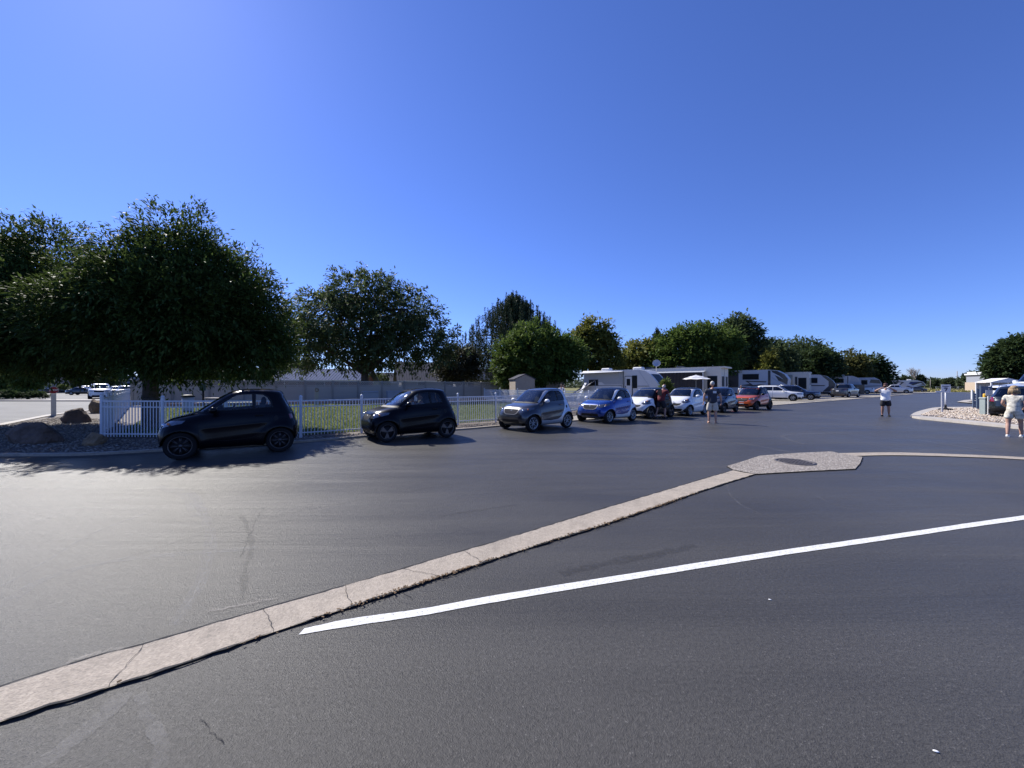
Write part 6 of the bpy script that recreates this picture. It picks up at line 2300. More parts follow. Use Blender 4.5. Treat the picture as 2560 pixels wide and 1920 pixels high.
# 8, 9: long grey trailer and swoopy ones near the end
H8 = 3.2
pr = [(0, .5), (0, H8), (11.2, H8), (12.2, 2.6), (12.6, 1.6), (11.5, 1.3), (11.3, .5)]
r8 = rv('long grey trailer with dark swoosh behind the white pickup truck', (103, 100), 12.6, H8, pr, body=RVL, windows=[(3, 2.2, 1.4, .8), (7.6, 2.2, 1.6, 1.0)], panels=[([(8.9, .6), (10.5, 2.9), (12, 2.6), (11.0, 1.6), (10, .6)], RVB, 'swoosh')],
        stripes=[([(9.6, .9), (11.0, 2.6), (11.5, 2.5), (10.2, .9)], RVW, 'swoosh')], ac=(4, 9))
H9 = 3.35
pr = [(0, .6), (0, H9), (7.6, H9), (8.8, 2.9), (9.5, 1.9), (7.6, 1.5), (7.4, .6)]
r9 = rv('last trailer of the row with black and navy swooping nose', (123, 114), 9.5, H9, pr, windows=[(3.4, 2.3, 2.6, .9)], panels=[([(4.8, .8), (6.2, 2.9), (8.6, 2.9), (9.3, 2.0), (7.0, 1.6), (6.0, .8)], RVB, 'swoosh')],
        stripes=[([(5.2, 1.2), (8.3, 2.5), (8.8, 2.2), (6.0, 1.1)], RVW, 'swoosh'), ([(5.0, 2.1), (6.4, 2.7), (8.0, 2.8), (6.0, 2.2)], mat('trailer_navy', (.03, .05, .2), .4), 'swoosh')], ac=(2.5, 6.0))
r10 = rv('low white trailer with navy stripes in front of the last one', (113, 106), 6.2, 2.4, [(0, .5), (0, 2.4), (3.6, 2.4), (5.2, 1.5), (6.2, 1.1), (6.0, .5)], windows=[(1.6, 1.7, 1.2, .5)],
         stripes=[([(2.6, 1.7), (5.0, .95), (5.2, 1.05), (2.7, 1.95)], RVB, 'swoosh'), ([(1.8, 1.2), (4.6, .7), (4.8, .8), (1.8, 1.4)], mat('trailer_navy', (.03, .05, .2), .4), 'swoosh')])

# striped patio umbrella
um = empty('patio_umbrella', (hp(1740, 38), 38, 0))
tag(um, 'open white and grey striped patio umbrella in front of the drapes', 'umbrella')
MB().tube((0, 0, 0), (0, 0, 2.75), .025).build('pole', RVG, um)
US1 = mat('umbrella_white', (0.72, 0.72, 0.72), 0.7)
US2 = mat('umbrella_grey', (0.36, 0.37, 0.40), 0.7)
rr_ = [0, .3, .55, .8, 1.05, 1.32]
for k in range(8):
    a0, a1 = k * math.pi / 4, (k + 1) * math.pi / 4
    am = (a0 + a1) / 2
    for j in range(5):
        g_ = MB()

        def pt(r, a, sag):
            return (r * math.cos(a), r * math.sin(a), 2.72 - .40 * (r / 1.32) ** 1.2 - sag)
        for (u0, u1) in ((a0, am), (am, a1)):
            s0 = 0 if u0 == a0 else .03
            s1 = .03 if u1 == am else 0
            g_.add([pt(rr_[j], u0, s0), pt(rr_[j + 1], u0, s0 * (j + 1) / 3), pt(rr_[j + 1], u1, s1 * (j + 1) / 3), pt(rr_[j], u1, s1)], [(0, 1, 2, 3)])
        g_.build('canopy_panel', (US1, US2)[j % 2], um, fix=False)
# grey tent sheet left of the first trailer
tt = empty('tent_canopy', (7.0, 39.5, 0))
tag(tt, 'low dark grey tarpaulin slope beside the left end of the first trailer', 'tarpaulin')
MB().add([(-1.2, 0, 0.3), (1.4, -.8, 2.15), (1.4, 1.4, 2.15), (-1.2, 2, .3), (-1.2, 0, .34), (1.4, -.8, 2.19), (1.4, 1.4, 2.19), (-1.2, 2, .34)], [(0, 1, 2, 3), (4, 5, 6, 7), (0, 1, 5, 4), (1, 2, 6, 5), (3, 0, 4, 7)]).build('sheet', mat('grey_tarpaulin', (.14, .14, .15), .8), tt)
for x, y, z in ((1.4, -.8, 2.15), (1.4, 1.4, 2.15), (-1.2, 0, .3)):
    MB().tube((x, y, 0), (x, y, z), .025).build('pole', RVG, tt)

# ------------------------------------------------------------------ right side: canopy, pedestals, signs
cn = empty('carport', (hp(2517, 35), 35.5, 0), R(-22))
tag(cn, 'white gabled canopy behind the dark station wagon', 'canopy')
for s in (-1, 1):
    MB().add([(0, -1.0, 2.30), (s * 1.15, -1.0, 1.95), (s * 1.15, 1.0, 1.95), (0, 1.0, 2.30), (0, -1.0, 2.34), (s * 1.15, -1.0, 1.99), (s * 1.15, 1.0, 1.99), (0, 1.0, 2.34)], [(0, 1, 2, 3), (4, 5, 6, 7), (0, 1, 5, 4), (1, 2, 6, 5), (2, 3, 7, 6)]).build('roof', TRIMW, cn)
MB().add([(-1.15, -1.01, 1.93), (1.15, -1.01, 1.93), (0, -1.01, 2.31), (-1.15, -.95, 1.93), (1.15, -.95, 1.93), (0, -.95, 2.31)], [(0, 1, 2), (3, 4, 5), (0, 1, 4, 3)]).build('gable_end', TRIMW, cn)
MB().box((0, .93, .97), (2.2, .05, 1.9)).build('back_wall', RVG, cn)
for x in (-1.08, 1.08):
    for y in (-.93, .93):
        MB().box((x, y, .97), (.09, .09, 1.94)).build('post', TRIMW, cn)
# utility pedestals
PED = mat('pedestal_green_grey', (0.28, 0.33, 0.32), 0.5, var=.08)
SLATE = mat('slate_blue_panel', (0.10, 0.14, 0.20), 0.6, var=.08)
x, y = gp(2463, 1041)
pd_ = empty('utility_pedestal', (x, y, .10))
tag(pd_, 'grey green utility pedestal at the left rear corner of the dark station wagon', 'pedestal')
MB().bbox((0, 0, .42), (.32, .3, .84), .03).build('cabinet', PED, pd_)
MB().bbox((0, 0, .88), (.36, .34, .08), .03).build('lid', PED, pd_)
MB().box((-.02, -.16, .62), (.2, .02, .16)).build('panel', SLATE, pd_)
for i, (px, Y, hh, ww) in enumerate([(2446, 26, 1.25, .5), (2455, 25, 1.45, .45), (2466, 24, 1.65, .5)]):
    q = empty('slatted_screen', (hp(px, Y), Y, .0), R(-20))
    tag(q, ['lowest slate blue slatted panel left of the pedestal', 'middle slate blue slatted panel behind the pedestal', 'tallest slate blue slatted panel beside the white canopy post'][i], 'screen', 'slate blue screens behind the pedestal')
    for k in range(int(hh / .16)):
        MB().box((0, 0, .08 + k * .16), (ww, .03, .145)).build('slat', SLATE, q)
    for s in (-1, 1):
        MB().box((s * ww / 2, .03, hh / 2), (.05, .05, hh)).build('post', SLATE, q)
yb = empty('marker_post', (hp(2462, 21), 21, .0))
tag(yb, 'yellow upright marker post behind the pedestal', 'post')
MB().tube((0, 0, 0), (0, 0, .75), .03).build('stake', RVG, yb)
MB().lathe([(0, .66), (.065, .66), (.07, .70), (.07, 1.16), (.06, 1.2), (0, 1.21)], 16).build('sleeve', mat('yellow_plastic', (.75, .42, .03), .5), yb)
ws_ = empty('sign_post', (hp(2472, 20), 20, .1), R(-35))
tag(ws_, 'small blank white notice on a white post beside the dark station wagon', 'sign')
MB().box((0, 0, .5), (.07, .07, 1.0)).build('post', TRIMW, ws_)
MB().box((0, -.05, 1.17), (.24, .02, .28)).build('sign_board', TRIMW, ws_)
sp_ = empty('marker_post', (*gp(2430, 1000), .08))
tag(sp_, 'short white marker post on the tip of the second gravel island', 'post')
MB().box((0, 0, .55), (.13, .13, 1.1)).build('post', TRIMW, sp_)


def text_mesh(s, size, name):
    cu = bpy.data.curves.new(name, 'FONT')
    cu.body = s
    cu.size = size
    cu.align_x = 'CENTER'
    cu.align_y = 'CENTER'
    cu.extrude = .003
    cu.offset = size * .03
    t = bpy.data.objects.new(name, cu)
    COL.objects.link(t)
    dg = bpy.context.evaluated_depsgraph_get()
    me = bpy.data.meshes.new_from_object(t.evaluated_get(dg))
    bpy.data.objects.remove(t)
    return me


NAVYT = mat('navy_ink', (0.015, 0.015, 0.05), 0.6)
x, y = gp(2355.5, 1035)
st_ = empty('row_sign', (x, y, .10), R(-38))
tag(st_, 'white post with small cross board on the tip of the gravel island', 'sign')
MB().box((0, 0, .62), (.075, .075, 1.24)).build('post', TRIMW, st_)
MB().box((-.06, -.05, 1.20), (.42, .02, .09)).build('cross_board', TRIMW, st_)
MB().box((0, 0, 1.26), (.11, .11, .04)).build('post_cap', TRIMW, st_)
x, y = gp(2364, 1029)
s7 = empty('number_sign', (x, y, .10), R(-38))
tag(s7, 'white number 7 sign on a post with a round black base', 'sign')
MB().tube((0, 0, .1), (0, 0, 1.15), .035).build('post', TRIMW, s7)
MB().lathe([(0, .18), (.06, .18), (.10, .12), (.28, .10), (.34, .05), (.34, 0), (0, 0)], 24).build('base', BLKP, s7)
MB().tube((0, 0, .14), (0, 0, .34), .05).build('collar', BLKP, s7)
bd_ = MB().box((0, -.05, 1.36), (.40, .02, .52)).build('sign_board', TRIMW, s7)
t7 = link('number', text_mesh('7', .32, 'number'), bd_, NAVYT)
t7.location = (0, -.063, 1.26)
t7.rotation_euler = (R(90), 0, 0)
MB().box((0, -.063, 1.50), (.30, .006, .035)).build('header_line', NAVYT, bd_)
MB().box((0, -.063, 1.44), (.14, .006, .025)).build('sub_line', NAVYT, bd_)
# far poles and low wire fence of the field
for px, Y, h_, lb in ((2393, 150, 7.5, 'tall thin grey pole beyond the field'), (2312, 160, 4.6, 'thin far pole right of the bare tree'), (2326, 160, 4.3, 'thin far pole left of the number sign')):
    q = empty('utility_pole', (hp(px, Y), Y, 0))
    tag(q, lb, 'pole')
    MB().tube((0, 0, 0), (0, 0, h_), .13, .1, 8).build('pole', GREYB, q)
wf = empty('wire_fence', (hp(2340, 135), 135, 0))
tag(wf, 'thin grey wire fence crossing the dry field', 'fence')
for k in range(12):
    MB().tube((k * 2.6, 0, 0), (k * 2.6, 0, 1.5), .05).build('post', RVG, wf)
for z in (.5, 1.0, 1.45):
    MB().tube((0, 0, z), (28.6, 0, z), .025).build('rail', RVG, wf)

# ------------------------------------------------------------------ stop sign, boulders, cart rails
x, y = gp(134, 1040)
ss = empty('stop_sign', (x, y, 0), R(50))
tag(ss, 'red octagonal STOP sign on a thick pale post by the boulders', 'sign')
MB().box((0, 0, .62), (.19, .12, 1.24)).build('post', mat('cream_post', (.55, .53, .47), .7), ss)
oc = [(.192 * math.cos(R(22.5 + 45 * k)), 1.40 + .192 * math.sin(R(22.5 + 45 * k))) for k in range(8)]
oi = [(.182 * math.cos(R(22.5 + 45 * k)), 1.40 + .182 * math.sin(R(22.5 + 45 * k))) for k in range(8)]
bd_ = MB().prism(oc, -.09, -.07).build('sign_border', TRIMW, ss)
MB().prism(oi, -.096, -.091).build('sign_face', mat('sign_red', (.30, .01, .015), .5), bd_)
ts_ = link('lettering', text_mesh('STOP', .135, 'lettering'), bd_, TRIMW)
ts_.location = (0, -.101, 1.40)
ts_.rotation_euler = (R(90), 0, 0)


def rock(label, px0, px1, top, bot, m, seed, dep=.8, rz=0):
    Y = gp(0, bot)[1]
    xc_ = hp((px0 + px1) / 2, Y)
    rx = (px1 - px0) / 2 / FPX * Y * .8
    h = (bot - top) / FPX * Y
    rng = random.Random(seed)
    bm = bmesh.new()
    bmesh.ops.create_icosphere(bm, subdivisions=4, radius=1)
    from mathutils import noise
    of = Vector((seed * 3.1, seed * 1.7, 0))
    planes = [(Vector((rng.gauss(0, 1), rng.gauss(0, 1), rng.gauss(.3, .8))).normalized(), rng.uniform(.55, .85)) for _ in range(12)]
    for v in bm.verts:
        c = v.co.copy()
        for n_, d in planes:
            t = c.dot(n_) - d
            if t > 0:
                c -= n_ * t * .85
        c *= 1 + .12 * noise.noise(c * 2.2 + of) + .05 * noise.noise(c * 7 + of)
        v.co = Vector((c.x * rx, c.y * rx * dep, c.z * h * .62 + h * .34))
    zmax = max(v.co.z for v in bm.verts)
    for v in bm.verts:
        v.co.z *= h / zmax
    me = bpy.data.meshes.new('boulder')
    bm.to_mesh(me)
    bm.free()
    o_ = link('boulder', me, None, m)
    o_.location = (xc_, Y + rx * dep * .7, 0)
    o_.rotation_euler = (0, 0, rz)
    tag(o_, label, 'boulder', 'landscape boulders by the fence corner')
    return o_


RK1 = mat('tan_rock', (0.20, 0.135, 0.075), 0.9, var=.4, vs=3, bump=1, bs=9, bd=.06)
RK2 = mat('brown_rock', (0.11, 0.075, 0.055), 0.9, var=.4, vs=3, bump=1, bs=9, bd=.06)
rock('largest long boulder at the left edge, sloping up to the right', -30, 146, 1056, 1112, RK2, 3, .5)
rock('dark brown boulder at the foot of the stop sign', 132, 218, 1020, 1058, RK2, 5, .6)
rock('round tan boulder against the picket fence corner, farthest back', 203, 256, 998, 1034, RK1, 8, .7)
rock('pale tan boulder in front of the picket fence corner', 180, 262, 1082, 1116, RK1, 11, .6)

cr_ = empty('cart_rails', (hp(232, 66), 66, .02), R(40))
tag(cr_, 'low metal cart return rails in the shop car park', 'rails')
for k in range(5):
    MB().path([(k * 1.1, 0, 0), (k * 1.1, 0, 1.0), (k * 1.1, .8, 1.0), (k * 1.1, .8, 0)], .035, 6).build('hoop', TRIMW, cr_)
MB().tube((0, 0, 1.0), (4.4, 0, 1.0), .035).build('rail', TRIMW, cr_)

# dog park furniture
x = hp(470, 24)
bn = empty('trash_barrel', (x, 24, .03))
tag(bn, 'round barrel with dark domed lid inside the dog park', 'trash barrel')
MB().lathe([(0, 0), (.27, 0), (.30, .1), (.30, .88), (0, .88)], 20).build('barrel', RVL, bn)
MB().lathe([(0, 1.06), (.2, 1.05), (.34, .98), (.36, .9), (0, .9)], 20).build('lid', BLKP, bn)
wsn = empty('bag_station', (hp(508, 25), 25, .03))
tag(wsn, 'dark green waste bag station on a post right of the barrel', 'bag dispenser')
MB().box((0, 0, .7), (.08, .08, 1.4)).build('post', BLKP, wsn)
MB().bbox((0, -.05, 1.5), (.34, .16, .42), .03).build('dispenser', mat('station_green', (.02, .05, .035), .5), wsn)
MB().box((0, -.05, 1.82), (.3, .03, .2)).build('sign_board', mat('station_sign', (.3, .34, .3), .5), wsn)


def picnic(label, px, Y, rz):
    q = empty('picnic_table', (hp(px, Y), Y, .03), rz)
    tag(q, label, 'table')
    W_ = mat('pale_wood', (.42, .38, .33), .8, var=.2, vs=6)
    for k in range(5):
        MB().box((0, -.32 + k * .16, .75), (1.8, .145, .04)).build('plank', W_, q)
    for s in (-1, 1):
        for k in range(2):
            MB().box((0, s * (.68 + .15 * k), .45), (1.8, .135, .04)).build('seat_plank', W_, q)
        for x in (-.65, .65):
            MB().tube((x, s * .25, .73), (x, s * .62, .02), .03).build('leg', RVG, q)
        MB().box((s * .65, 0, .42), (.05, 1.6, .05)).build('cross_beam', RVG, q)


picnic('picnic table seen through the first black car windows', 583, 19.5, R(20))
picnic('picnic table farther back left of the first black car', 545, 27, R(-10))
for i, (px, Y) in enumerate(((925, 36), (985, 38.5))):
    q = empty('deck_box', (hp(px, Y), Y, .03), R(30))
    tag(q, ['grey storage box against the tan fence, nearer one above the second black car', 'grey storage box against the tan fence, right and farther one'][i], 'storage box', 'grey storage boxes by the tan fence')
    MB().bbox((0, 0, .5), (1.4, .6, 1.0), .04).build('box', RVG, q)
    MB().bbox((0, 0, 1.05), (1.46, .66, .12), .05).build('lid', RVG, q)
hs = empty('wreath_board', (hp(792, 32.5), 32.5, .03), R(33))
tag(hs, 'narrow tan notice board with a ring hung on it, in front of the tan fence', 'notice board')
MB().box((0, 0, .75), (.28, .04, 1.5)).build('board', mat('board_tan', (.3, .28, .25), .8), hs)
MB().lathe([(.10, -.02), (.13, -.03), (.16, -.02), (.13, -.01), (.10, -.02)], 18, (0, -.03, 1.25), 'Y').build('ring', mat('ring_brown', (.18, .12, .08), .8), hs)
lw_ = empty('low_wall', (0, 0, 0))
tag(lw_, 'low reddish block edging along the back of the lawn', 'edging')
BLK = mat('edging_block', (.36, .22, .17), .9, var=.3, vs=5)
a_, b_ = Vector((-26.6, 29.6)), Vector((-2.7, 40.6))
eb = MB().bbox((0, 0, .12), (.42, .2, .24), .02).mesh('block')
eb.materials.append(BLK)
for k in range(60):
    p = a_.lerp(b_, (k + .5) / 60)
    o_ = link('block', eb, lw_)
    o_.location = (p.x, p.y, .03)
    o_.rotation_euler = (0, 0, math.atan2(b_.y - a_.y, b_.x - a_.x) + random.uniform(-.05, .05))

# ------------------------------------------------------------------ people
SKIN = mat('skin', (0.42, 0.24, 0.17), 0.5, var=.06, vs=8)
SKIN2 = mat('tanned_skin', (0.30, 0.16, 0.11), 0.5, var=.06, vs=8)
HAIRW = mat('white_hair', (0.50, 0.48, 0.44), 0.8, var=.25, vs=30, bump=.8, bs=60)
HAIRB = mat('blond_hair', (0.36, 0.25, 0.14), 0.7, var=.35, vs=25, bump=1, bs=50, bd=.02)
HAIRD = mat('dark_hair', (0.03, 0.02, 0.015), 0.7, var=.3, vs=25)


def skin_mesh(verts, edges, radii, sub=2, root=0):
    me = bpy.data.meshes.new('tmp')
    bm = bmesh.new()
    lay = bm.verts.layers.skin.verify()
    vs = []
    for i, (p, r) in enumerate(zip(verts, radii)):
        v = bm.verts.new(p)
        v[lay].radius = (r, r) if not isinstance(r, tuple) else r
        v[lay].use_root = (i == root)
        vs.append(v)
    for a, b in edges:
        bm.edges.new((vs[a], vs[b]))
    bm.to_mesh(me)
    bm.free()
    o_ = bpy.data.objects.new('tmp', me)
    COL.objects.link(o_)
    md = o_.modifiers.new('s', 'SKIN')
    md.use_smooth_shade = True
    md.branch_smoothing = .6
    m2 = o_.modifiers.new('u', 'SUBSURF')
    m2.levels = sub
    m2.render_levels = sub
    dg = bpy.context.evaluated_depsgraph_get()
    out = bpy.data.meshes.new_from_object(o_.evaluated_get(dg))
    bpy.data.objects.remove(o_)
    out.polygons.foreach_set('use_smooth', [True] * len(out.polygons))
    return out


def person(label, loc, rz, H=1.76, lean=0.0, bulk=1.0, belly=1.0, arms=None, legs=None, top=None, bottom=None, skin=SKIN, hair=HAIRW, hair_kind='short', shoes=None, sitting=False, turn=0.0,
           short_len=.5, sleeve=.55, skirt=False, cap=None, items=None, look=0.0, scale_z=1.0):
    """the figure faces -y in its own frame; joints in metres for a 1.76 m adult"""
    k = H / 1.76
    root = empty('person', loc, rz)
    tag(root, label, 'person')
    ln = Matrix.Rotation(lean, 3, 'X')

    def up(p):                       # points above the hips lean forward
        q = Vector(p) - Vector((0, 0, .95))
        return ln @ q + Vector((0, 0, .95))
    pel = Vector((0, 0, .95))
    spine = up((0, -.01 * belly, 1.12))
    chest = up((0, 0, 1.32))
    neck0 = up((0, .0, 1.47))
    neck1 = up((0, -.02, 1.54))
    hd = up((0, -.035, 1.66))
    A = arms or {-1: [(-.20, 0, 1.42), (-.27, .02, 1.14), (-.27, -.06, .90)], 1: [(.20, 0, 1.42), (.27, .02, 1.14), (.27, -.06, .90)]}
    A = {s: [up(q) for q in v] for s, v in A.items()}
    G = legs or {-1: [(-.10, 0, .88), (-.12, -.02, .48), (-.13, .02, .09), (-.15, -.12, .035)], 1: [(.10, 0, .88), (.12, -.02, .48), (.13, .02, .09), (.15, -.12, .035)]}
    V = [pel, spine, chest, neck0, neck1]
    Rr = [(.125 * bulk, .115 * bulk), (.125 * bulk * belly, .125 * bulk * belly), (.145 * bulk, .12 * bulk), (.072 * bulk, .072 * bulk), (.062 * bulk, .064 * bulk)]
    E = [(0, 1), (1, 2), (2, 3), (3, 4)]
    for s in (-1, 1):
        n_ = len(V)
        a = A[s]
        V += [a[0], Vector(a[0]).lerp(a[1], .5), a[1], Vector(a[1]).lerp(a[2], .35), a[2]]
        Rr += [.062 * bulk, .052 * bulk, .042 * bulk, .043 * bulk, .028]
        E += [(2, n_), (n_, n_ + 1), (n_ + 1, n_ + 2), (n_ + 2, n_ + 3), (n_ + 3, n_ + 4)]
        n_ = len(V)
        g = [Vector(q) for q in G[s]]
        V += [g[0], g[0].lerp(g[1], .5), g[1], g[1].lerp(g[2], .35), g[2], g[3]]
        Rr += [.092 * bulk, .078 * bulk, .056 * bulk, .058 * bulk, .038, (.035, .03)]
        E += [(0, n_)] + [(n_ + i, n_ + i + 1) for i in range(5)]
    body = skin_mesh([v * k for v in V], E, [(r[0] * k, r[1] * k) if isinstance(r, tuple) else r * k for r in Rr])
    # head, ears, nose and hands joined to the same mesh
    mb = MB()
    Hm = ln @ Matrix.Rotation(look, 3, 'Z')

    def hpnt(q):
        return (hd + Hm @ Vector(q)) * k
    mb.ell(hpnt((0, 0, .02)), (.078 * k, .095 * k, .115 * k), 16, 12, Hm)
    mb.ell(hpnt((0, -.035, -.045)), (.055 * k, .06 * k, .06 * k), 12, 8, Hm)
    mb.ell(hpnt((0, -.10, -.005)), (.013 * k, .022 * k, .028 * k), 8, 6, Hm)
    mb.ell(hpnt((0, -.092, -.052)), (.026 * k, .012 * k, .010 * k), 8, 6, Hm)
    for s in (-1, 1):
        mb.ell(hpnt((s * .080, .005, .0)), (.012 * k, .022 * k, .032 * k), 8, 6, Hm)
        w_ = A[s][2]
        fd = (Vector(A[s][2]) - Vector(A[s][1])).normalized()
        sd_ = fd.cross(Vector((0, 1, 0)))
        if sd_.length < .2:
            sd_ = fd.cross(Vector((1, 0, 0)))
        sd_.normalize()
        th = fd.cross(sd_).normalized()
        pm_ = Matrix((sd_, th, fd)).transposed()
        mb.ell((w_ + fd * .045) * k, (.018 * k, .042 * k, .052 * k), 10, 8, pm_)
        for j in range(4):
            b0 = w_ + fd * .075 + th * (j - 1.5) * .027
            ln_ = (.062, .072, .068, .052)[j]
            b1 = b0 + fd * ln_ * .55 + sd_ * .008
            b2 = b1 + fd * ln_ * .4 + sd_ * .03
            mb.path([b0 * k, b1 * k, b2 * k], [.010 * k, .009 * k, .0075 * k], 6)
            mb.ell(b2 * k, (.0078 * k,) * 3, 6, 4)
        b0 = w_ + fd * .02 + th * .038
        b1 = b0 + th * .03 + fd * .025
        b2 = b1 + fd * .032 + th * .006
        mb.path([b0 * k, b1 * k, b2 * k], [.012 * k, .011 * k, .009 * k], 6)
    bm = bmesh.new()
    bm.from_mesh(body)
    bm.from_mesh(mb.mesh('x'))
    me = bpy.data.meshes.new('body')
    bm.to_mesh(me)
    bm.free()
    me.polygons.foreach_set('use_smooth', [True] * len(me.polygons))
    me.materials.clear()
    link('body', me, root, skin)
    # shirt
    if top:
        V = [Vector((0, 0, .80)), Vector((0, 0, .96)), spine, chest, up((0, 0, 1.46))]
        e_ = .022
        Rr = [(.165 * bulk * belly, .15 * bulk * belly), (.16 * bulk * belly, .145 * bulk * belly), (.155 * bulk * belly, .15 * bulk * belly), (.175 * bulk, .145 * bulk), (.085, .085)]
        E = [(0, 1), (1, 2), (2, 3), (3, 4)]
        for s in (-1, 1):
            n_ = len(V)
            a = A[s]
            V += [a[0], Vector(a[0]).lerp(a[1], sleeve)]
            Rr += [.092 * bulk, .088 * bulk]
            E += [(3, n_), (n_, n_ + 1)]
        link('shirt', skin_mesh([v * k for v in V], E, [(r[0] * k, r[1] * k) if isinstance(r, tuple) else r * k for r in Rr]), root, top)
    if bottom:
        V = [Vector((0, 0, 1.06)), Vector((0, 0, .90))]
        Rr = [(.15 * bulk, .14 * bulk), (.155 * bulk, .145 * bulk)]
        E = [(0, 1)]
        for s in (-1, 1):
            n_ = len(V)
            g = [Vector(q) for q in G[s]]
            V += [g[0] + Vector((0, 0, -.06)), g[0].lerp(g[1], short_len), g[0].lerp(g[1], short_len + .32)]
            Rr += [.125 * bulk, .118 * bulk, .118 * bulk]
            E += [(1, n_), (n_, n_ + 1), (n_ + 1, n_ + 2)]
        link('shorts', skin_mesh([v * k for v in V], E, [(r[0] * k, r[1] * k) if isinstance(r, tuple) else r * k for r in Rr]), root, bottom)
    # hair
    hm = MB()
    if hair_kind == 'short':
        hm.ell(hpnt((0, .018, .045)), (.082 * k, .094 * k, .094 * k), 16, 10, Hm)
    elif hair_kind == 'long':
        for i in range(60):
            a = random.uniform(-2.6, 2.6) + math.pi / 2
            r0 = .09
            p0 = hpnt((math.cos(a) * .05, math.sin(a) * .06 + .01, .12))
            p1 = hpnt((math.cos(a) * r0 * 1.15, math.sin(a) * r0 * 1.1 + .01, .03))
            p2 = hpnt((math.cos(a) * r0 * 1.5, math.sin(a) * r0 * 1.2 + .02, random.uniform(-.16, -.08)))
            hm.path([p0, p1, p2], [.022 * k, .026 * k, .010 * k], 6)
        hm.ell(hpnt((0, .02, .05)), (.095 * k, .108 * k, .10 * k), 16, 10, Hm)
    elif hair_kind == 'bald':
        hm.ell(hpnt((0, .035, -.005)), (.083 * k, .075 * k, .075 * k), 16, 10, Hm)
    hm.build('hair', hair, root)
    if cap:
        cm = MB()
        cm.ell(hpnt((0, .0, .075)), (.092 * k, .105 * k, .075 * k), 16, 8, Hm)
        cm.ell(hpnt((0, -.12, .06)), (.07 * k, .07 * k, .012 * k), 12, 6, Hm)
        cm.build('cap', cap, root)
    if shoes:
        for s in (-1, 1):
            g = [Vector(q) for q in G[s]]
            d = Vector((g[3].x - g[2].x, g[3].y - g[2].y, 0)).normalized()
            c = Vector((g[2].x, g[2].y, 0)) + d * .07
            Mz = Matrix.Rotation(math.atan2(d.y, d.x), 3, 'Z')
            z0 = G[s][2][2] - .09
            f_ = MB().ell((c + Vector((0, 0, .045 + z0))) * k, (.135 * k, .05 * k, .048 * k), 14, 8, Mz)
            f_.box((c + Vector((0, 0, .014 + z0))) * k, (.25 * k, .085 * k, .026 * k), M=Mz)
            f_.build('shoe', shoes, root)
    return root


POLO = mat('navy_polo', (0.03, 0.035, 0.05), 0.85, var=.15, vs=5, bump=.4, bs=12, bd=.02)
BEIGE = mat('beige_shorts', (0.50, 0.46, 0.39), 0.85, var=.12, vs=6, bump=.4, bs=12, bd=.02)
WTEE = mat('white_tee', (0.78, 0.78, 0.80), 0.85, var=.06, bump=.4, bs=10, bd=.02)
BSHO = mat('black_shorts', (0.012, 0.012, 0.016), 0.85, bump=.4, bs=12)
REDT = mat('red_and_black_shirt', (0.12, 0.012, 0.016), 0.85, var=.2)
WSHOE = mat('white_shoe', (0.7, 0.68, 0.64), 0.6)
FLOW = mat('cream_floral_fabric', (0.60, 0.56, 0.46), .85, var=.5, vs=11, bump=.5, bs=10, bd=.02)
mx, my = gp(1781, 1057.5)
m1 = person('man in navy polo and beige shorts seen from behind, hands by his sides', (mx, my, 0), R(180 - 27), 1.80, bulk=1.13, belly=1.12, top=POLO, bottom=BEIGE, skin=SKIN, hair=HAIRW, hair_kind='short', shoes=SKIN, short_len=.62, sleeve=.7,
            arms={-1: [(-.22, 0, 1.42), (-.31, .03, 1.15), (-.33, -.05, .90)], 1: [(.22, 0, 1.42), (.31, .03, 1.15), (.33, -.07, .90)]})
MB().box((-.09, .185, 1.36), (.13, .012, .10)).build('shirt_print', TRIMW, m1)
px_, py_ = gp(2214, 1040.5)
m2_ = person('photographer in white tee and black shorts with both arms raised to his face', (px_, py_, 0), R(-42), 1.74, bulk=1.12, belly=1.22, top=WTEE, bottom=BSHO, skin=SKIN2, hair=HAIRD, hair_kind='short', shoes=BLKP, short_len=.55, sleeve=.6,
             cap=mat('dark_cap', (.05, .02, .02), .8), arms={-1: [(-.21, 0, 1.42), (-.42, -.10, 1.36), (-.14, -.26, 1.55)], 1: [(.21, 0, 1.42), (.42, -.10, 1.36), (.14, -.26, 1.55)]})
ph = MB().bbox((0, -.30, 1.60), (.16, .02, .085), .01).build('phone', BLKG, m2_)
wx_, wy_ = gp(2535, 1092)
m3 = person('blond woman in cream floral romper and white sneakers walking away at the right edge', (wx_, wy_, 0), R(180 - 62), 1.60, bulk=1.10, belly=1.08, top=FLOW, bottom=FLOW, skin=SKIN, hair=HAIRB, hair_kind='long', shoes=WSHOE, short_len=.36, sleeve=.7,
            legs={-1: [(-.10, 0, .88), (-.13, -.12, .49), (-.13, -.16, .09), (-.14, -.30, .035)], 1: [(.10, 0, .88), (.12, .03, .48), (.11, .18, .09), (.12, .05, .035)]},
            arms={-1: [(-.18, 0, 1.42), (-.25, .04, 1.17), (-.20, -.16, 1.04)], 1: [(.18, 0, 1.42), (.25, .04, 1.17), (.20, -.16, 1.04)]})
rx_, ry_ = gp(1652, 1046)
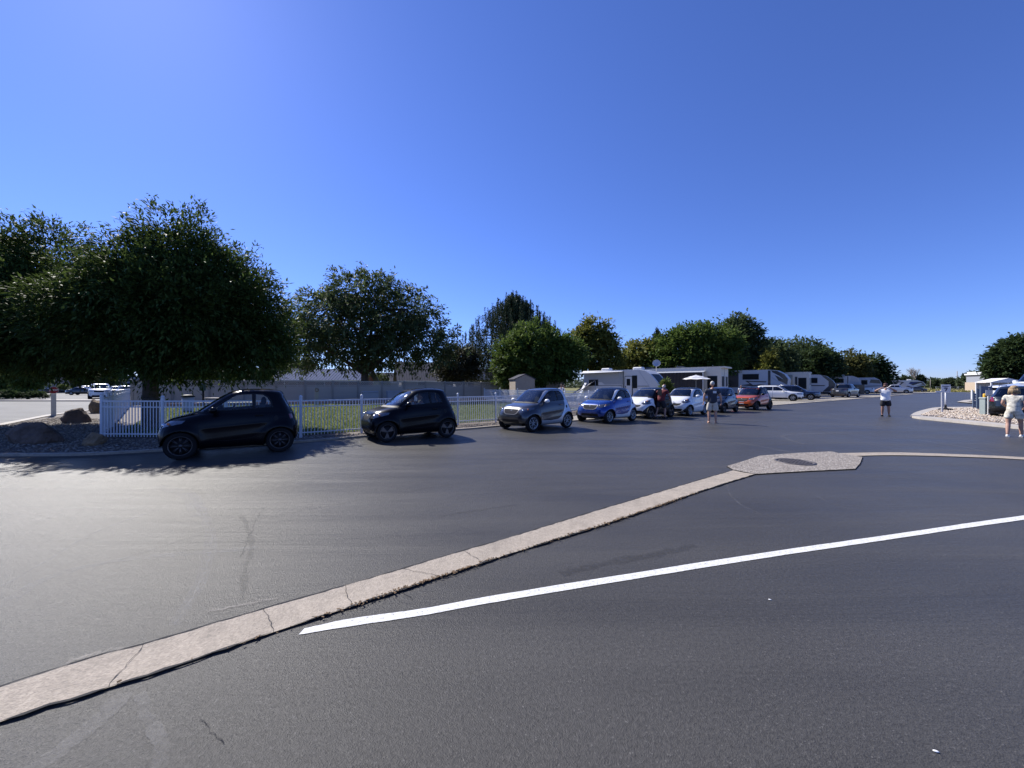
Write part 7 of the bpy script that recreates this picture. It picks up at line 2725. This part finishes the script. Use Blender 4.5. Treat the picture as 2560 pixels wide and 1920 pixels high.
m4 = person('man in red and black shirt leaning towards a white and black micro car', (rx_, ry_, 0), R(180 - 50), 1.76, lean=R(24), bulk=1.15, belly=1.15, top=REDT, bottom=BSHO, skin=SKIN2, hair=HAIRW, hair_kind='bald', shoes=BLKP, short_len=.6, sleeve=.7,
            arms={-1: [(-.22, 0, 1.42), (-.34, -.10, 1.20), (-.28, -.32, 1.12)], 1: [(.22, 0, 1.42), (.36, -.02, 1.18), (.22, -.20, 1.02)]},
            legs={-1: [(-.10, 0, .88), (-.16, -.10, .48), (-.20, -.02, .09), (-.22, -.16, .035)], 1: [(.10, 0, .88), (.13, .10, .50), (.15, .26, .09), (.16, .13, .035)]})
MB().box((0, .10, 1.30), (.22, .02, .30)).build('shirt_panel', BSHO, m4)
person('distant person in a white tank top standing under the maple behind the fence', (hp(1403, 36), 36, 0), R(30), 1.75, top=WTEE, bottom=BSHO, skin=SKIN2, hair=HAIRD, shoes=BLKP, arms={-1: [(-.20, 0, 1.42), (-.36, -.05, 1.2), (-.25, -.22, 1.30)], 1: [(.20, 0, 1.42), (.30, -.1, 1.5), (.14, -.2, 1.66)]})
person('distant person in pale clothes beside the third trailer', (hp(1852, 40), 40, 0), R(0), 1.68, top=WTEE, bottom=mat('pale_trousers', (.4, .4, .42), .8), skin=SKIN2, hair=HAIRD, shoes=BLKP)
SEATL = {-1: [(-.09, 0, .88), (-.13, -.42, .92), (-.14, -.62, .52), (-.14, -.76, .46)], 1: [(.09, 0, .88), (.13, -.42, .92), (.14, -.62, .52), (.14, -.76, .46)]}
SEATA = {-1: [(-.20, 0, 1.42), (-.26, -.12, 1.18), (-.16, -.36, 1.22)], 1: [(.20, 0, 1.42), (.26, -.12, 1.18), (.16, -.36, 1.22)]}


def occupant(label, car_xy, alpha, lx, ly, top, hair, arms=SEATA, H=1.68, hk='short', sk=SKIN2):
    al = R(alpha)
    q = Matrix.Rotation(al, 2)
    p = Vector(car_xy) - q @ Vector((.41, -.80)) + q @ Vector((lx, ly))
    person(label, (p.x, p.y, -.30), al + R(-90), H, top=top, bottom=BSHO, skin=sk, hair=hair, hair_kind=hk, legs=SEATL, arms=arms, short_len=.5)


occupant('person near the window in the second black micro car with an arm up', (-3.56, 11.0), 35, 1.60, -.34, mat('grey_tee', (.25, .25, .27), .8), HAIRD, {-1: [(-.20, 0, 1.42), (-.26, -.12, 1.18), (-.12, -.30, 1.42)], 1: [(.20, 0, 1.42), (.30, -.10, 1.22), (.10, -.28, 1.50)]})
occupant('driver at the far side of the second black micro car', (-3.56, 11.0), 35, 1.58, .34, WTEE, HAIRB)
occupant('dim driver inside the graphite micro car', (.78, 13.6), 42.5, 1.60, -.34, mat('maroon_tee', (.12, .03, .03), .8), HAIRD)
